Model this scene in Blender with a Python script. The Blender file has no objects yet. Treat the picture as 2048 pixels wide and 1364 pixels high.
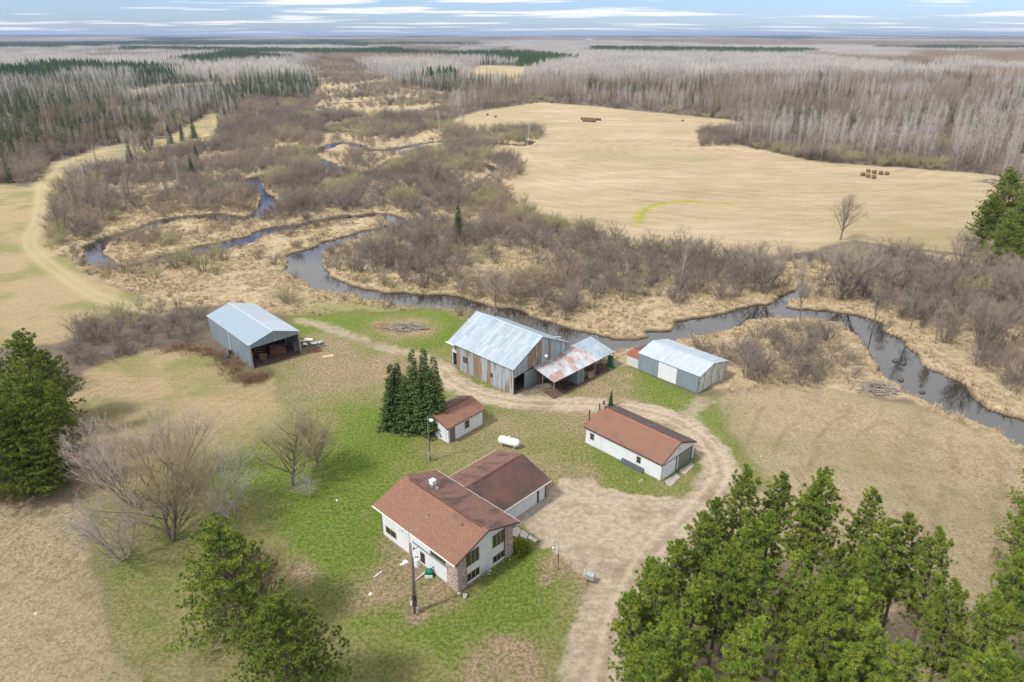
import bpy, math, random
import numpy as np
from mathutils import Vector, Matrix

# ------------------------------------------------------------------ camera, sky, sun, exposure
sc = bpy.context.scene
col = sc.collection
R = math.radians
CAM_H, FOC, PITCH = 50.0, 1365.0, R(24.2)
cam_d = bpy.data.cameras.new('camera')
cam = bpy.data.objects.new('camera', cam_d)
col.objects.link(cam)
cam.location = (0, 0, CAM_H)
cam.rotation_euler = (R(90) - PITCH, 0, 0)
cam_d.sensor_width = 36
cam_d.lens = 36 * FOC / 2048
cam_d.clip_start = 0.5
cam_d.clip_end = 90000
sc.camera = cam

SUN_EL, SUN_AZ = 52.0, 240.0        # azimuth clockwise from +Y: light from the left, a little behind the camera
world = bpy.data.worlds.new('World')
sc.world = world
world.use_nodes = True
wn, wl = world.node_tree.nodes, world.node_tree.links
wn.clear()
w_out = wn.new('ShaderNodeOutputWorld')
w_bg = wn.new('ShaderNodeBackground')
w_bg.inputs['Strength'].default_value = 0.082
sky = wn.new('ShaderNodeTexSky')
sky.sky_type = 'NISHITA'
sky.sun_disc = False
sky.sun_elevation = R(SUN_EL)
sky.sun_rotation = R(SUN_AZ)
sky.altitude = 300
sky.air_density = 1.0
sky.dust_density = 0.6
sky.ozone_density = 1.5
w_tc = wn.new('ShaderNodeTexCoord')
w_sep = wn.new('ShaderNodeSeparateXYZ')
wl.new(w_tc.outputs['Generated'], w_sep.inputs[0])
def wmath(op, a, b=None, clamp=False):
    m = wn.new('ShaderNodeMath'); m.operation = op; m.use_clamp = clamp
    for i, v in enumerate((a, b)):
        if v is None: continue
        if isinstance(v, (int, float)): m.inputs[i].default_value = v
        else: wl.new(v, m.inputs[i])
    return m.outputs[0]
zc = wmath('MAXIMUM', w_sep.outputs['Z'], 0.0)
zc = wmath('ADD', zc, 0.030)
cx_ = wmath('DIVIDE', w_sep.outputs['X'], zc)
cy_ = wmath('DIVIDE', w_sep.outputs['Y'], zc)
w_cmb = wn.new('ShaderNodeCombineXYZ')
wl.new(cx_, w_cmb.inputs[0]); wl.new(cy_, w_cmb.inputs[1])
w_map = wn.new('ShaderNodeMapping')
w_map.inputs['Scale'].default_value = (0.20, 0.34, 1)
w_map.inputs['Location'].default_value = (3.3, 1.4, 0)
wl.new(w_cmb.outputs[0], w_map.inputs[0])
w_noi = wn.new('ShaderNodeTexNoise')
w_noi.inputs['Scale'].default_value = 1.0
w_noi.inputs['Detail'].default_value = 9
w_noi.inputs['Roughness'].default_value = 0.52
wl.new(w_map.outputs[0], w_noi.inputs['Vector'])
w_rmp = wn.new('ShaderNodeValToRGB')
w_rmp.color_ramp.elements[0].position = 0.53
w_rmp.color_ramp.elements[0].color = (0, 0, 0, 1)
w_rmp.color_ramp.elements[1].position = 0.60
w_rmp.color_ramp.elements[1].color = (1, 1, 1, 1)
cover = wmath('MULTIPLY', wmath('MINIMUM', w_sep.outputs['Z'], 0.45), 0.30)     # the scattered cloud closes up overhead: the light is soft
cov = wmath('ADD', w_noi.outputs['Fac'], cover)
wl.new(cov, w_rmp.inputs[0])
w_hi = wn.new('ShaderNodeValToRGB')        # cloud bodies: grey blue thin cores, white rims
w_hi.color_ramp.elements[0].position = 0.55
w_hi.color_ramp.elements[0].color = (11, 11, 11.1, 1)
w_hi.color_ramp.elements[1].position = 0.72
w_hi.color_ramp.elements[1].color = (8.0, 8.5, 9.6, 1)
wl.new(w_noi.outputs['Fac'], w_hi.inputs[0])
w_mix = wn.new('ShaderNodeMix'); w_mix.data_type = 'RGBA'
wl.new(w_rmp.outputs[0], w_mix.inputs['Factor'])
w_tint = wn.new('ShaderNodeMix'); w_tint.data_type = 'RGBA'; w_tint.blend_type = 'MULTIPLY'
w_tint.inputs['Factor'].default_value = 1.0
wl.new(sky.outputs[0], w_tint.inputs['A'])
w_tint.inputs['B'].default_value = (0.87, 1.10, 1.68, 1)
wl.new(w_tint.outputs['Result'], w_mix.inputs['A'])
wl.new(w_hi.outputs[0], w_mix.inputs['B'])
wl.new(w_mix.outputs['Result'], w_bg.inputs['Color'])
wl.new(w_bg.outputs[0], w_out.inputs['Surface'])

sun_d = bpy.data.lights.new('sun', 'SUN')
sun_d.energy = 3.7
sun_d.angle = R(7)
sun_d.color = (1.0, 0.95, 0.88)
sun = bpy.data.objects.new('sun', sun_d)
col.objects.link(sun)
_az, _el = R(SUN_AZ), R(SUN_EL)
sun_dir = Vector((math.sin(_az) * math.cos(_el), math.cos(_az) * math.cos(_el), math.sin(_el)))
sun.rotation_euler = sun_dir.to_track_quat('Z', 'Y').to_euler()
sun.location = (0, 0, 60)

sc.view_settings.view_transform = 'Standard'
sc.view_settings.look = 'None'
sc.view_settings.gamma = 1
sc.view_settings.use_curve_mapping = False
sc.view_settings.exposure = 0.34
sc.cycles.max_bounces = 5
sc.cycles.diffuse_bounces = 2
sc.cycles.glossy_bounces = 3
sc.cycles.transparent_max_bounces = 8
sc.cycles.volume_bounces = 0

# ------------------------------------------------------------------ survey: bearings of the site turned into ground positions
def G(px, py, z=0.0):
    dx = (px - 1024) / FOC; v = -(py - 682) / FOC
    d = (dx, math.cos(PITCH) + v * math.sin(PITCH), -math.sin(PITCH) + v * math.cos(PITCH))
    t = (z - CAM_H) / d[2]
    return d[0] * t, d[1] * t
def to_px(X, Y, Z=0.0):
    z = Z - CAM_H
    f = Y * math.cos(PITCH) - z * math.sin(PITCH)
    u = Y * math.sin(PITCH) + z * math.cos(PITCH)
    f = np.maximum(f, 1.0)
    return 1024 + FOC * X / f, 682 - FOC * u / f

# ------------------------------------------------------------------ numpy noise and masks
def vnoise(X, Y, s, seed=0):
    x = X / s + seed * 17.13; y = Y / s - seed * 9.71
    xi = np.floor(x); yi = np.floor(y); fx = x - xi; fy = y - yi
    fx = fx * fx * (3 - 2 * fx); fy = fy * fy * (3 - 2 * fy)
    def h(a, b):
        v = np.sin(a * 127.1 + b * 311.7 + seed * 3.3) * 43758.5453
        return v - np.floor(v)
    a = h(xi, yi); b = h(xi + 1, yi); c = h(xi, yi + 1); d = h(xi + 1, yi + 1)
    return (a * (1 - fx) + b * fx) * (1 - fy) + (c * (1 - fx) + d * fx) * fy
def fbm(X, Y, s, seed=0, o=3):
    v = 0; a = 1; t = 0
    for i in range(o):
        v = v + a * vnoise(X, Y, s / 2 ** i, seed + i); t += a; a *= .55
    return v / t
def inpoly(px, py, poly):
    c = np.zeros(px.shape, bool); n = len(poly)
    for i in range(n):
        x1, y1 = poly[i]; x2, y2 = poly[(i + 1) % n]
        if y1 == y2: continue
        m = ((y1 > py) != (y2 > py))
        c ^= m & (px < (x2 - x1) * (py - y1) / (y2 - y1) + x1)
    return c
def smooth_line(pts, k=6):
    """a Catmull-Rom curve through ground points"""
    P = [np.array(p, float) for p in pts]
    P = [2 * P[0] - P[1]] + P + [2 * P[-1] - P[-2]]
    out = []
    for i in range(1, len(P) - 2):
        for j in range(k):
            t = j / k
            out.append(.5 * ((2 * P[i]) + (-P[i - 1] + P[i + 1]) * t + (2 * P[i - 1] - 5 * P[i] + 4 * P[i + 1] - P[i + 2]) * t * t + (-P[i - 1] + 3 * P[i] - 3 * P[i + 1] + P[i + 2]) * t ** 3))
    out.append(P[-2])
    return np.array(out)
def dist_line(X, Y, line, pad=14.0):
    """distance to a polyline, evaluated only near it"""
    D = np.full(X.shape, 1e6)
    lo = line[:, :2].min(0) - pad; hi = line[:, :2].max(0) + pad
    sel = np.where((X > lo[0]) & (X < hi[0]) & (Y > lo[1]) & (Y < hi[1]))
    x = X[sel]; y = Y[sel]; d = np.full(x.shape, 1e6)
    for i in range(len(line) - 1):
        ax, ay = line[i][:2]; bx, by = line[i + 1][:2]
        vx, vy = bx - ax, by - ay; L2 = vx * vx + vy * vy + 1e-9
        m = (x > min(ax, bx) - pad) & (x < max(ax, bx) + pad) & (y > min(ay, by) - pad) & (y < max(ay, by) + pad)
        xx = x[m]; yy = y[m]
        t = np.clip(((xx - ax) * vx + (yy - ay) * vy) / L2, 0, 1)
        dd = np.hypot(xx - ax - t * vx, yy - ay - t * vy)
        d[m] = np.minimum(d[m], dd)
    D[sel] = d
    return D
def GL(pts): return smooth_line([G(*p) for p in pts])

LAWN = [(262,1500),(262,1364),(215,1230),(182,1130),(178,1060),(160,1000),(300,968),(430,932),(520,882),(575,832),(570,780),(540,745),(500,700),(590,650),(575,632),(700,626),(860,619),(925,637),(960,655),(1000,700),(1100,720),(1235,735),(1290,742),(1400,792),(1440,790),(1440,830),(1480,890),(1530,950),(1540,965),(1470,985),(1400,1040),(1330,1364),(1320,1500)]
TANYARD = [(140,1000),(140,800),(160,745),(240,715),(330,695),(400,690),(440,715),(500,755),(548,750),(575,790),(580,830),(520,884),(430,934),(300,970)]
LEFTFIELD = [(-900,1700),(-500,1010),(0,1000),(60,980),(140,985),(165,1000),(180,1060),(184,1130),(217,1230),(265,1364),(265,1700)]
UPFIELD = [(-900,365),(0,368),(60,375),(90,330),(200,295),(330,275),(420,225),(440,230),(445,265),(420,290),(330,305),(230,325),(150,345),(112,385),(92,430),(100,480),(170,545),(260,592),(340,607),(420,613),(300,618),(240,622),(180,645),(120,685),(60,692),(-900,730)]
RIGHTFIELD = [(1440,785),(1560,772),(1700,790),(1850,812),(1960,870),(2100,940),(2500,1000),(2500,1400),(1900,1400),(1900,1700),(1300,1700),(1325,1364),(1345,1200),(1400,1060),(1475,985),(1530,965),(1480,890),(1430,830)]
HAY = [(885,245),(960,222),(1080,205),(1200,214),(1300,225),(1462,240),(1500,262),(1430,278),(1520,300),(1640,325),(1800,335),(2000,352),(2030,380),(1960,510),(1850,500),(1700,480),(1600,505),(1520,515),(1430,522),(1350,505),(1250,492),(1180,455),(1060,425),(1020,385),(1045,335),(1020,318),(935,305),(1080,280),(1080,258),(960,262)]
FARHAY = [(905,140),(960,131),(1090,134),(1110,146),(1070,163),(1000,168),(930,160)]
FARHAY2 = [(250,182),(330,170),(470,160),(540,160),(500,168),(330,184),(270,196)]
MARSH = [(90,485),(110,400),(240,360),(330,310),(430,290),(470,235),(500,200),(620,205),(640,170),(600,150),(560,140),(640,120),(740,132),(800,175),(930,190),(900,240),(960,262),(1080,250),(1090,285),(1000,318),(1040,340),(1020,400),(1180,465),(1500,525),(1850,505),(1960,520),(2500,600),(2500,1000),(1990,890),(1830,800),(1690,790),(1560,772),(1440,785),(1400,770),(1290,735),(1180,735),(1000,690),(950,652),(860,616),(700,624),(600,630),(540,625),(420,612),(300,604),(170,548)]
RIVERS = [
 ([(2300,960),(2100,885),(2010,845),(1930,812),(1860,770),(1800,722),(1765,675),(1710,640),(1630,624),(1540,622),(1470,632),(1400,650),(1330,672),(1260,684),(1190,684),(1120,668),(1055,648),(990,622),(920,606),(850,598),(780,590),(710,578),(655,566),(618,545),(606,522),(622,502),(665,484),(725,466),(775,455),(795,440),(770,428),(700,430)], 3.4),
 ([(700,430),(620,445),(540,458),(480,480),(400,500),(320,517),(250,531),(200,522),(183,502),(210,478),(280,455),(350,436),(430,430),(490,436),(530,418),(535,398),(520,380),(508,362),(540,345)], 2.9),
 ([(935,372),(975,352),(985,336),(950,325),(880,320),(800,318),(740,345),(660,330),(640,300),(690,285),(760,300),(860,285),(960,280),(1040,290),(1060,280),(1000,272),(900,262),(800,268),(700,262),(650,255),(720,240),(755,230),(700,222),(640,212),(760,200),(880,190),(820,182),(760,180)], 2.7),
 ([(2300,960),(2100,885),(2010,845),(1930,812),(1860,770),(1800,722),(1765,675),(1710,640),(1630,624),(1540,622),(1470,632),(1400,650),(1330,672)], 4.5),
 ([(1555,615),(1580,590),(1605,575),(1600,555),(1575,545)], 2.6),
 ([(610,152),(680,150),(640,146),(700,140)], 5.0),
]
river_lines = [(GL(p), w) for p, w in RIVERS]
def river_dist(X, Y):
    """signed distance to the water's edge, metres; negative in the river"""
    D = np.full(X.shape, 1e6)
    wob = (fbm(X, Y, 7, 5, 3) - .5) * 5.2
    for line, w in river_lines:
        D = np.minimum(D, dist_line(X, Y, line, 40) - w)
    return D + wob + (fbm(X, Y, 30, 15, 2) - .5) * 5.0
DRIVE = [(GL([(1235,1600),(1212,1420),(1208,1364),(1222,1280),(1250,1200),(1290,1120),(1340,1060)]), 3.9),
         (GL([(1330,1080),(1395,1015),(1440,955),(1432,912),(1395,870),(1340,836),(1260,816),(1180,809),(1080,806),(1000,798),(940,781),(900,758),(882,738)]), 2.4)]
DRIVE_FAINT = [(GL([(882,738),(850,716),(790,700),(720,680),(650,652),(600,641)]), 1.5),
               (GL([(1390,870),(1380,830),(1410,800)]), 1.2)]
APRON = [(1040,1040),(1060,1065),(1110,1095),(1170,1150),(1205,1185),(1240,1200),(1300,1150),(1350,1090),(1420,1010),(1380,985),(1330,1000),(1250,985),(1190,955),(1130,960),(1095,990)]
TRACK = GL([(432,238),(428,262),(380,280),(300,293),(200,303),(120,330),(88,362),(82,400),(76,440),(58,480),(75,510),(120,545),(190,590),(260,612),(330,622)])
YELLOW = GL([(1272,452),(1280,430),(1310,410),(1370,403),(1440,406),(1500,412)])
YELLOW2 = GL([(1300,482),(1350,497),(1430,512)])

def zones(X, Y):
    jx = X + (fbm(X, Y, 7, 1) - .5) * 3.0 + (fbm(X, Y, 1.7, 21) - .5) * 2.2; jy = Y + (fbm(X, Y, 7, 4) - .5) * 3.0 + (fbm(X, Y, 1.7, 24) - .5) * 2.2
    px, py = to_px(jx, jy)
    Z = {}
    f = lambda poly: inpoly(px, py, poly).astype(float)
    Z['lawn'] = f(LAWN)
    Z['tan'] = np.maximum(f(TANYARD), f(UPFIELD))
    Z['brown'] = np.maximum(f(LEFTFIELD), f(RIGHTFIELD))
    Z['hay'] = np.maximum(np.maximum(f(HAY), f(FARHAY)), f(FARHAY2))
    Z['marsh'] = f(MARSH)
    Z['apron'] = f(APRON)
    d = Z['apron'] * .9; dd = np.full(X.shape, 6.); dc = np.full(X.shape, 9.)
    for line, w in DRIVE:
        q = dist_line(X, Y, line); dd = np.minimum(dd, q - w); dc = np.minimum(dc, q)
    df = np.full(X.shape, 6.)
    for line, w in DRIVE_FAINT: df = np.minimum(df, dist_line(X, Y, line))
    d = np.maximum(d, np.clip(.5 - dd, 0, 1))
    dt = np.minimum(dist_line(X, Y, TRACK), 6.)
    Z['ddist'] = dd; Z['dcen'] = dc; Z['dfaint'] = df; Z['tdist'] = dt
    Z['dirt'] = np.maximum(d, .5 * np.clip((2.0 - dt), 0, 1))
    Z['yellow'] = np.maximum(np.clip((2.6 - dist_line(X, Y, YELLOW)) / 2, 0, 1), .6 * np.clip((2.6 - dist_line(X, Y, YELLOW2)) / 2, 0, 1))
    Z['yellow'] = Z['yellow'] * np.clip(fbm(X, Y, 4, 8) * 3 - .7, 0, 1)
    b = 0
    for (bx, by, r, s) in [(620,870,9,.9),(690,860,7,.9),(740,900,7,1),(700,1040,6,.9),(735,1090,6,1.),(700,1010,6,.8),(790,1140,4,.9),(760,1170,5,.7),(640,640,9,1.),(760,634,12,1.),(860,634,9,1.),(900,660,8,1.),(810,675,7,.8),(700,690,8,.5),(570,735,5,.8),(1180,770,6,.7),(1260,762,5,1.),(1340,775,5,.9),(1400,830,5,.7),(1460,900,5,.6),(900,1190,6,.6),(990,1180,6,.6),(1060,1130,5,.4),(1190,900,7,.5),(1250,950,7,.6),(1100,780,9,.6),(980,770,6,.5),(470,930,7,.7),(330,1150,8,.3),(620,1000,8,.5),(880,1290,9,.4),(1010,1230,6,.4),(55,490,6,.7),(65,455,6,.5),(180,390,7,.8),(640,670,6,.6)]:
        gx, gy = G(bx, by)
        b = b + s * np.exp(-((X - gx) ** 2 + ((Y - gy)) ** 2) / r ** 2)
    b = np.clip(b, 0, 1.1)
    Z['bright'] = b
    worn = 0
    for (bx, by, r, s) in [(870,1165,4,1.),(820,1130,3,.8),(790,1085,2,.7),(740,1180,3,.9),(1005,1340,3.4,1.8),(830,1228,1.2,1.3),(1116,1130,1.8,1.2),(1175,1160,1.,1.2),(1092,1160,.8,1.2),(640,690,6,1.1),(620,705,4,1.),(585,712,5,1.),(800,655,6,1.),(830,658,4,1.),(1150,785,8,.9),(1080,775,6,.9),(1200,760,6,.9),(1030,950,7,.2),(1130,960,5,.8),(760,745,4,.4),(800,720,5,.5),(965,740,4,.6),(610,1150,1.6,.9),(590,1130,1.4,.7),(1180,850,5,.7),(640,850,3,.3),(1200,1190,3,.5),(560,840,8,.5),(880,820,5,.4),(1000,860,7,.4),(640,740,9,.55),(720,740,9,.5)]:
        gx, gy = G(bx, by)
        worn = worn + s * np.exp(-(((X - gx) ** 2 + (Y - gy) ** 2) / r ** 2) ** 1.5)
    Z['worn'] = np.clip(worn, 0, 1) * Z['lawn']
    return Z

def hill(X, Y):
    d = np.hypot(X, Y)
    k = np.clip((d - 3000) / 9000, 0, 1)
    return k * (fbm(X, Y * 1.0, 5200, 11, 4) - .25) * 95 * np.clip(d / 20000, .25, 1.1)

# ------------------------------------------------------------------ material helpers
def newmat(name):
    m = bpy.data.materials.new(name); m.use_nodes = True
    nt = m.node_tree; nt.nodes.clear()
    out = nt.nodes.new('ShaderNodeOutputMaterial'); b = nt.nodes.new('ShaderNodeBsdfPrincipled')
    nt.links.new(b.outputs[0], out.inputs['Surface'])
    return m, nt, b
class NT:
    def __init__(s, nt): s.nt = nt; s.tc = nt.nodes.new('ShaderNodeTexCoord').outputs['Object']
    def L(s, a, b): s.nt.links.new(a, b)
    def noise(s, scale, detail=3, stretch=(1, 1, 1), rough=.55, out='Fac', rot=0, loc=(0, 0, 0)):
        mp = s.nt.nodes.new('ShaderNodeMapping'); mp.inputs['Scale'].default_value = stretch
        mp.inputs['Rotation'].default_value = (0, 0, rot); mp.inputs['Location'].default_value = loc
        s.L(s.tc, mp.inputs[0])
        n = s.nt.nodes.new('ShaderNodeTexNoise'); n.inputs['Scale'].default_value = scale
        n.inputs['Detail'].default_value = detail; n.inputs['Roughness'].default_value = rough
        s.L(mp.outputs[0], n.inputs['Vector'])
        return n.outputs[out]
    def ramp(s, fac, stops):
        r = s.nt.nodes.new('ShaderNodeValToRGB'); e = r.color_ramp.elements
        while len(e) < len(stops): e.new(.5)
        for i, (p, c) in enumerate(stops):
            e[i].position = p; e[i].color = (*c, 1) if len(c) == 3 else c
        s.L(fac, r.inputs[0]); return r.outputs[0]
    def mix(s, f, a, b, mode='MIX'):
        m = s.nt.nodes.new('ShaderNodeMix'); m.data_type = 'RGBA'; m.blend_type = mode
        for k, v in (('Factor', f), ('A', a), ('B', b)):
            i = m.inputs[k] if k != 'Factor' else m.inputs[0]
            if isinstance(v, (int, float)): i.default_value = v
            elif isinstance(v, tuple): i.default_value = (*v, 1) if len(v) == 3 else v
            else: s.L(v, i)
        return m.outputs['Result']
    def math(s, op, a, b=None, clamp=False):
        m = s.nt.nodes.new('ShaderNodeMath'); m.operation = op; m.use_clamp = clamp
        for i, v in enumerate((a, b)):
            if v is None: continue
            if isinstance(v, (int, float)): m.inputs[i].default_value = v
            else: s.L(v, m.inputs[i])
        return m.outputs[0]
    def attr(s, name):
        a = s.nt.nodes.new('ShaderNodeAttribute'); a.attribute_name = name; return a.outputs['Fac']
    def rand(s): return s.nt.nodes.new('ShaderNodeObjectInfo').outputs['Random']
    def bump(s, h, b, strength=.4, dist=.1):
        n = s.nt.nodes.new('ShaderNodeBump'); n.inputs['Strength'].default_value = strength; n.inputs['Distance'].default_value = dist
        s.L(h, n.inputs['Height']); s.L(n.outputs[0], b.inputs['Normal'])
def pm(name, c1, c2=None, scale=2., stretch=(1, 1, 1), rough=.8, metal=0., bump=0., lo=.35, hi=.65, rnd=0., detail=3, spec=None, trans=0.):
    m, nt, b = newmat(name); n = NT(nt)
    c2 = c2 or tuple(x * .75 for x in c1)
    f = n.noise(scale, detail, stretch)
    c = n.ramp(f, [(lo, c1), (hi, c2)])
    if rnd:
        r = n.math('ADD', n.math('MULTIPLY', n.rand(), rnd * 2), 1 - rnd)
        rr = nt.nodes.new('ShaderNodeCombineColor')
        for i in range(3): n.L(r, rr.inputs[i])
        c = n.mix(1.0, c, rr.outputs[0], 'MULTIPLY')
    n.L(c, b.inputs['Base Color'])
    b.inputs['Roughness'].default_value = rough; b.inputs['Metallic'].default_value = metal
    if spec is not None: b.inputs['Specular IOR Level'].default_value = spec
    if bump: n.bump(f, b, bump, .05)
    return m

# ------------------------------------------------------------------ ground material, driven by zone weights
def make_ground_mat():
    m, nt, b = newmat('ground_cover'); n = NT(nt)
    fine = n.math('ADD', n.math('MULTIPLY', n.math('SUBTRACT', n.noise(2.6, 6, rough=.8), .5), 2.3), .5)      # half-metre tufts
    mid = n.noise(.35, 4, rough=.6)
    big = n.noise(.06, 4, rough=.6, loc=(7, 3, 0))
    far = n.noise(.004, 4, rough=.6)
    mow = n.noise(1.0, 3, stretch=(.12, 1.6, 1), rot=R(38))
    mow2 = n.noise(1.0, 3, stretch=(1.5, .10, 1), rot=R(20))
    arc = n.noise(1.0, 3, stretch=(.06, .55, 1), rot=R(-10))
    # forest floor / default
    c = n.ramp(mid, [(.3, (.20, .155, .105)), (.7, (.11, .082, .062))])
    c = n.mix(n.ramp(far, [(.35, (0, 0, 0)), (.65, (1, 1, 1))]), c, (.17, .14, .115))
    # marsh: pale sedge with darker hummocks
    ms = n.ramp(n.noise(.9, 5, rough=.7), [(.33, (.15, .11, .065)), (.46, (.35, .27, .165)), (.62, (.52, .42, .275))])
    ms2 = n.ramp(mid, [(.3, (.22, .155, .095)), (.6, (.50, .40, .26))])
    ms = n.mix(.45, ms, ms2)
    c = n.mix(n.attr('marsh'), c, ms)
    # hay: dry tan stubble with swaths
    h = n.ramp(arc, [(.3, (.33, .255, .15)), (.5, (.445, .36, .24)), (.7, (.32, .265, .155))])
    h = n.mix(.42, h, n.ramp(fine, [(.3, (.24, .175, .10)), (.7, (.55, .44, .30))]))
    h = n.mix(n.ramp(n.noise(.025, 3, loc=(3, 9, 0)), [(.45, (0, 0, 0)), (.62, (.35, .35, .35))]), h, (.34, .28, .13))
    c = n.mix(n.attr('hay'), c, h)
    def swath(scale, rot, dist, kind='BANDS', loc=(0, 0, 0), dscale=.5):
        w = nt.nodes.new('ShaderNodeTexWave'); w.wave_type = kind; w.inputs['Scale'].default_value = scale; w.inputs['Distortion'].default_value = dist
        w.inputs['Detail'].default_value = 3; w.inputs['Detail Scale'].default_value = dscale; w.inputs['Detail Roughness'].default_value = .6
        if kind == 'RINGS': w.rings_direction = 'Z'
        mp = nt.nodes.new('ShaderNodeMapping'); mp.inputs['Rotation'].default_value = (0, 0, rot); mp.inputs['Location'].default_value = loc
        n.L(n.tc, mp.inputs[0]); n.L(mp.outputs[0], w.inputs['Vector']); return w.outputs['Fac']
    fx, fy = G(1500, 300)
    sw = swath(.05, 0, 14.0, 'RINGS', (-fx, -fy, 0), .12)
    brk = n.ramp(n.noise(.045, 5, rough=.7, loc=(9, 2, 0)), [(.42, (0, 0, 0)), (.62, (1, 1, 1))])
    h = n.mix(n.mix(1.0, n.ramp(sw, [(.35, (0, 0, 0)), (.9, (.55, .55, .55))]), brk, 'MULTIPLY'), h, (.29, .20, .105))
    sw2 = swath(.11, R(62), 4.0)
    h = n.mix(n.mix(1.0, n.ramp(sw2, [(.6, (0, 0, 0)), (.95, (.28, .28, .28))]), n.ramp(n.noise(.02, 4, rough=.6, loc=(1, 5, 0)), [(.5, (0, 0, 0)), (.6, (1, 1, 1))]), 'MULTIPLY'), h, (.58, .46, .31))
    h = n.mix(n.ramp(n.noise(.12, 7, stretch=(.5, 1.2, 1), rough=.78, loc=(6, 6, 0)), [(.44, (0, 0, 0)), (.64, (.6, .6, .6))]), h, (.27, .20, .12))
    h = n.mix(n.ramp(n.noise(.03, 5, stretch=(.4, 1, 1), rough=.7, loc=(2, 7, 0)), [(.5, (0, 0, 0)), (.68, (.5, .5, .5))]), h, (.56, .46, .33))
    h = n.mix(n.ramp(n.noise(.018, 5, stretch=(.6, 1, 1), rough=.65, loc=(12, 3, 0)), [(.5, (0, 0, 0)), (.64, (.55, .55, .55))]), h, (.27, .235, .11))
    c = n.mix(n.attr('hay'), c, h)
    # brown mown fields
    br = n.ramp(mow2, [(.3, (.26, .20, .12)), (.5, (.39, .31, .195)), (.68, (.29, .24, .13))])
    br = n.mix(.5, br, n.ramp(fine, [(.3, (.18, .135, .08)), (.68, (.50, .41, .27))]))
    bs = swath(.15, R(118), 11.0, dscale=.2)
    br = n.mix(n.ramp(bs, [(.45, (0, 0, 0)), (.9, (.16, .16, .16))]), br, (.44, .35, .235))
    bs2 = swath(.07, R(30), 12.0, dscale=.3)
    br = n.mix(n.mix(1.0, n.ramp(bs2, [(.86, (0, 0, 0)), (.99, (.4, .4, .4))]), n.ramp(n.noise(.09, 5, rough=.7, loc=(4, 4, 0)), [(.45, (0, 0, 0)), (.58, (1, 1, 1))]), 'MULTIPLY'), br, (.17, .12, .08))
    br = n.mix(n.ramp(n.noise(.35, 6, rough=.75, loc=(8, 1, 0)), [(.52, (0, 0, 0)), (.68, (.6, .6, .6))]), br, (.19, .135, .085))
    br = n.mix(n.ramp(big, [(.5, (0, 0, 0)), (.65, (.45, .45, .45))]), br, (.20, .19, .08))
    c = n.mix(n.attr('brown'), c, br)
    tn = n.ramp(mow, [(.3, (.27, .205, .115)), (.5, (.40, .305, .175)), (.7, (.26, .235, .105))])
    tn = n.mix(.4, tn, n.ramp(fine, [(.3, (.19, .14, .075)), (.7, (.47, .37, .23))]))
    ts = swath(.15, R(35), 12.0, dscale=.2)
    tn = n.mix(n.ramp(ts, [(.5, (0, 0, 0)), (.95, (.16, .16, .16))]), tn, (.46, .36, .22))
    tn = n.mix(n.ramp(big, [(.47, (0, 0, 0)), (.60, (.75, .75, .75))]), tn, (.19, .20, .065))
    c = n.mix(n.attr('tan'), c, tn)
    # lawn: green to straw
    lg = n.ramp(fine, [(.3, (.085, .12, .026)), (.7, (.20, .225, .065))])
    straw = n.ramp(fine, [(.3, (.20, .17, .075)), (.7, (.36, .30, .16))])
    lw = n.mix(n.ramp(n.noise(.22, 6, rough=.75, loc=(1, 2, 0)), [(.36, (0, 0, 0)), (.62, (1, 1, 1))]), lg, straw)
    lw = n.mix(n.ramp(n.noise(.9, 5, stretch=(1, .3, 1), rot=R(40), rough=.7), [(.5, (0, 0, 0)), (.7, (.5, .5, .5))]), lw, (.27, .21, .12))
    gr = n.ramp(fine, [(.3, (.07, .11, .013)), (.7, (.19, .25, .045))])
    bfac = n.math('MULTIPLY', n.attr('bright'), n.math('ADD', n.math('MULTIPLY', n.math('SUBTRACT', n.noise(.3, 6, rough=.75, loc=(4, 9, 0)), .5), 3.0), 1.0), clamp=True)
    lw = n.mix(bfac, lw, gr)
    lw = n.mix(n.math('MULTIPLY', n.attr('worn'), n.math('ADD', n.math('MULTIPLY', n.math('SUBTRACT', mid, .5), 2.6), .8), clamp=True), lw, n.ramp(fine, [(.3, (.17, .12, .08)), (.7, (.42, .31, .20))]))
    c = n.mix(n.attr('lawn'), c, lw)
    bt = n.math('MULTIPLY', n.attr('bright'), n.math('SUBTRACT', 1.0, n.attr('lawn')), clamp=True)
    c = n.mix(n.math('MULTIPLY', bt, .6), c, (.15, .18, .04))
    c = n.mix(n.attr('yellow'), c, n.ramp(mid, [(.3, (.20, .22, .02)), (.7, (.36, .34, .07))]))
    # dirt drive
    d = n.ramp(n.noise(1.4, 5, rough=.7, loc=(5, 0, 0)), [(.3, (.29, .23, .165)), (.5, (.44, .36, .27)), (.7, (.55, .465, .36))])
    d = n.mix(n.ramp(n.noise(.16, 4, rough=.65), [(.5, (0, 0, 0)), (.66, (.75, .75, .75))]), d, (.23, .16, .11))
    jit = n.math('SUBTRACT', n.noise(.55, 6, rough=.75, loc=(2, 8, 0)), .5)
    ap = n.math('MULTIPLY', n.math('SUBTRACT', n.math('ADD', n.attr('apron'), n.math('MULTIPLY', jit, 1.5)), .38), 3.0, clamp=True)
    ap = n.math('MULTIPLY', ap, n.math('MULTIPLY', n.attr('apron'), 5.0, clamp=True))
    ln = n.math('SUBTRACT', n.math('MULTIPLY', jit, 4.0), n.attr('ddist'))
    ln = n.math('MULTIPLY', n.math('ADD', ln, .2), 1.3, clamp=True)
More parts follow.
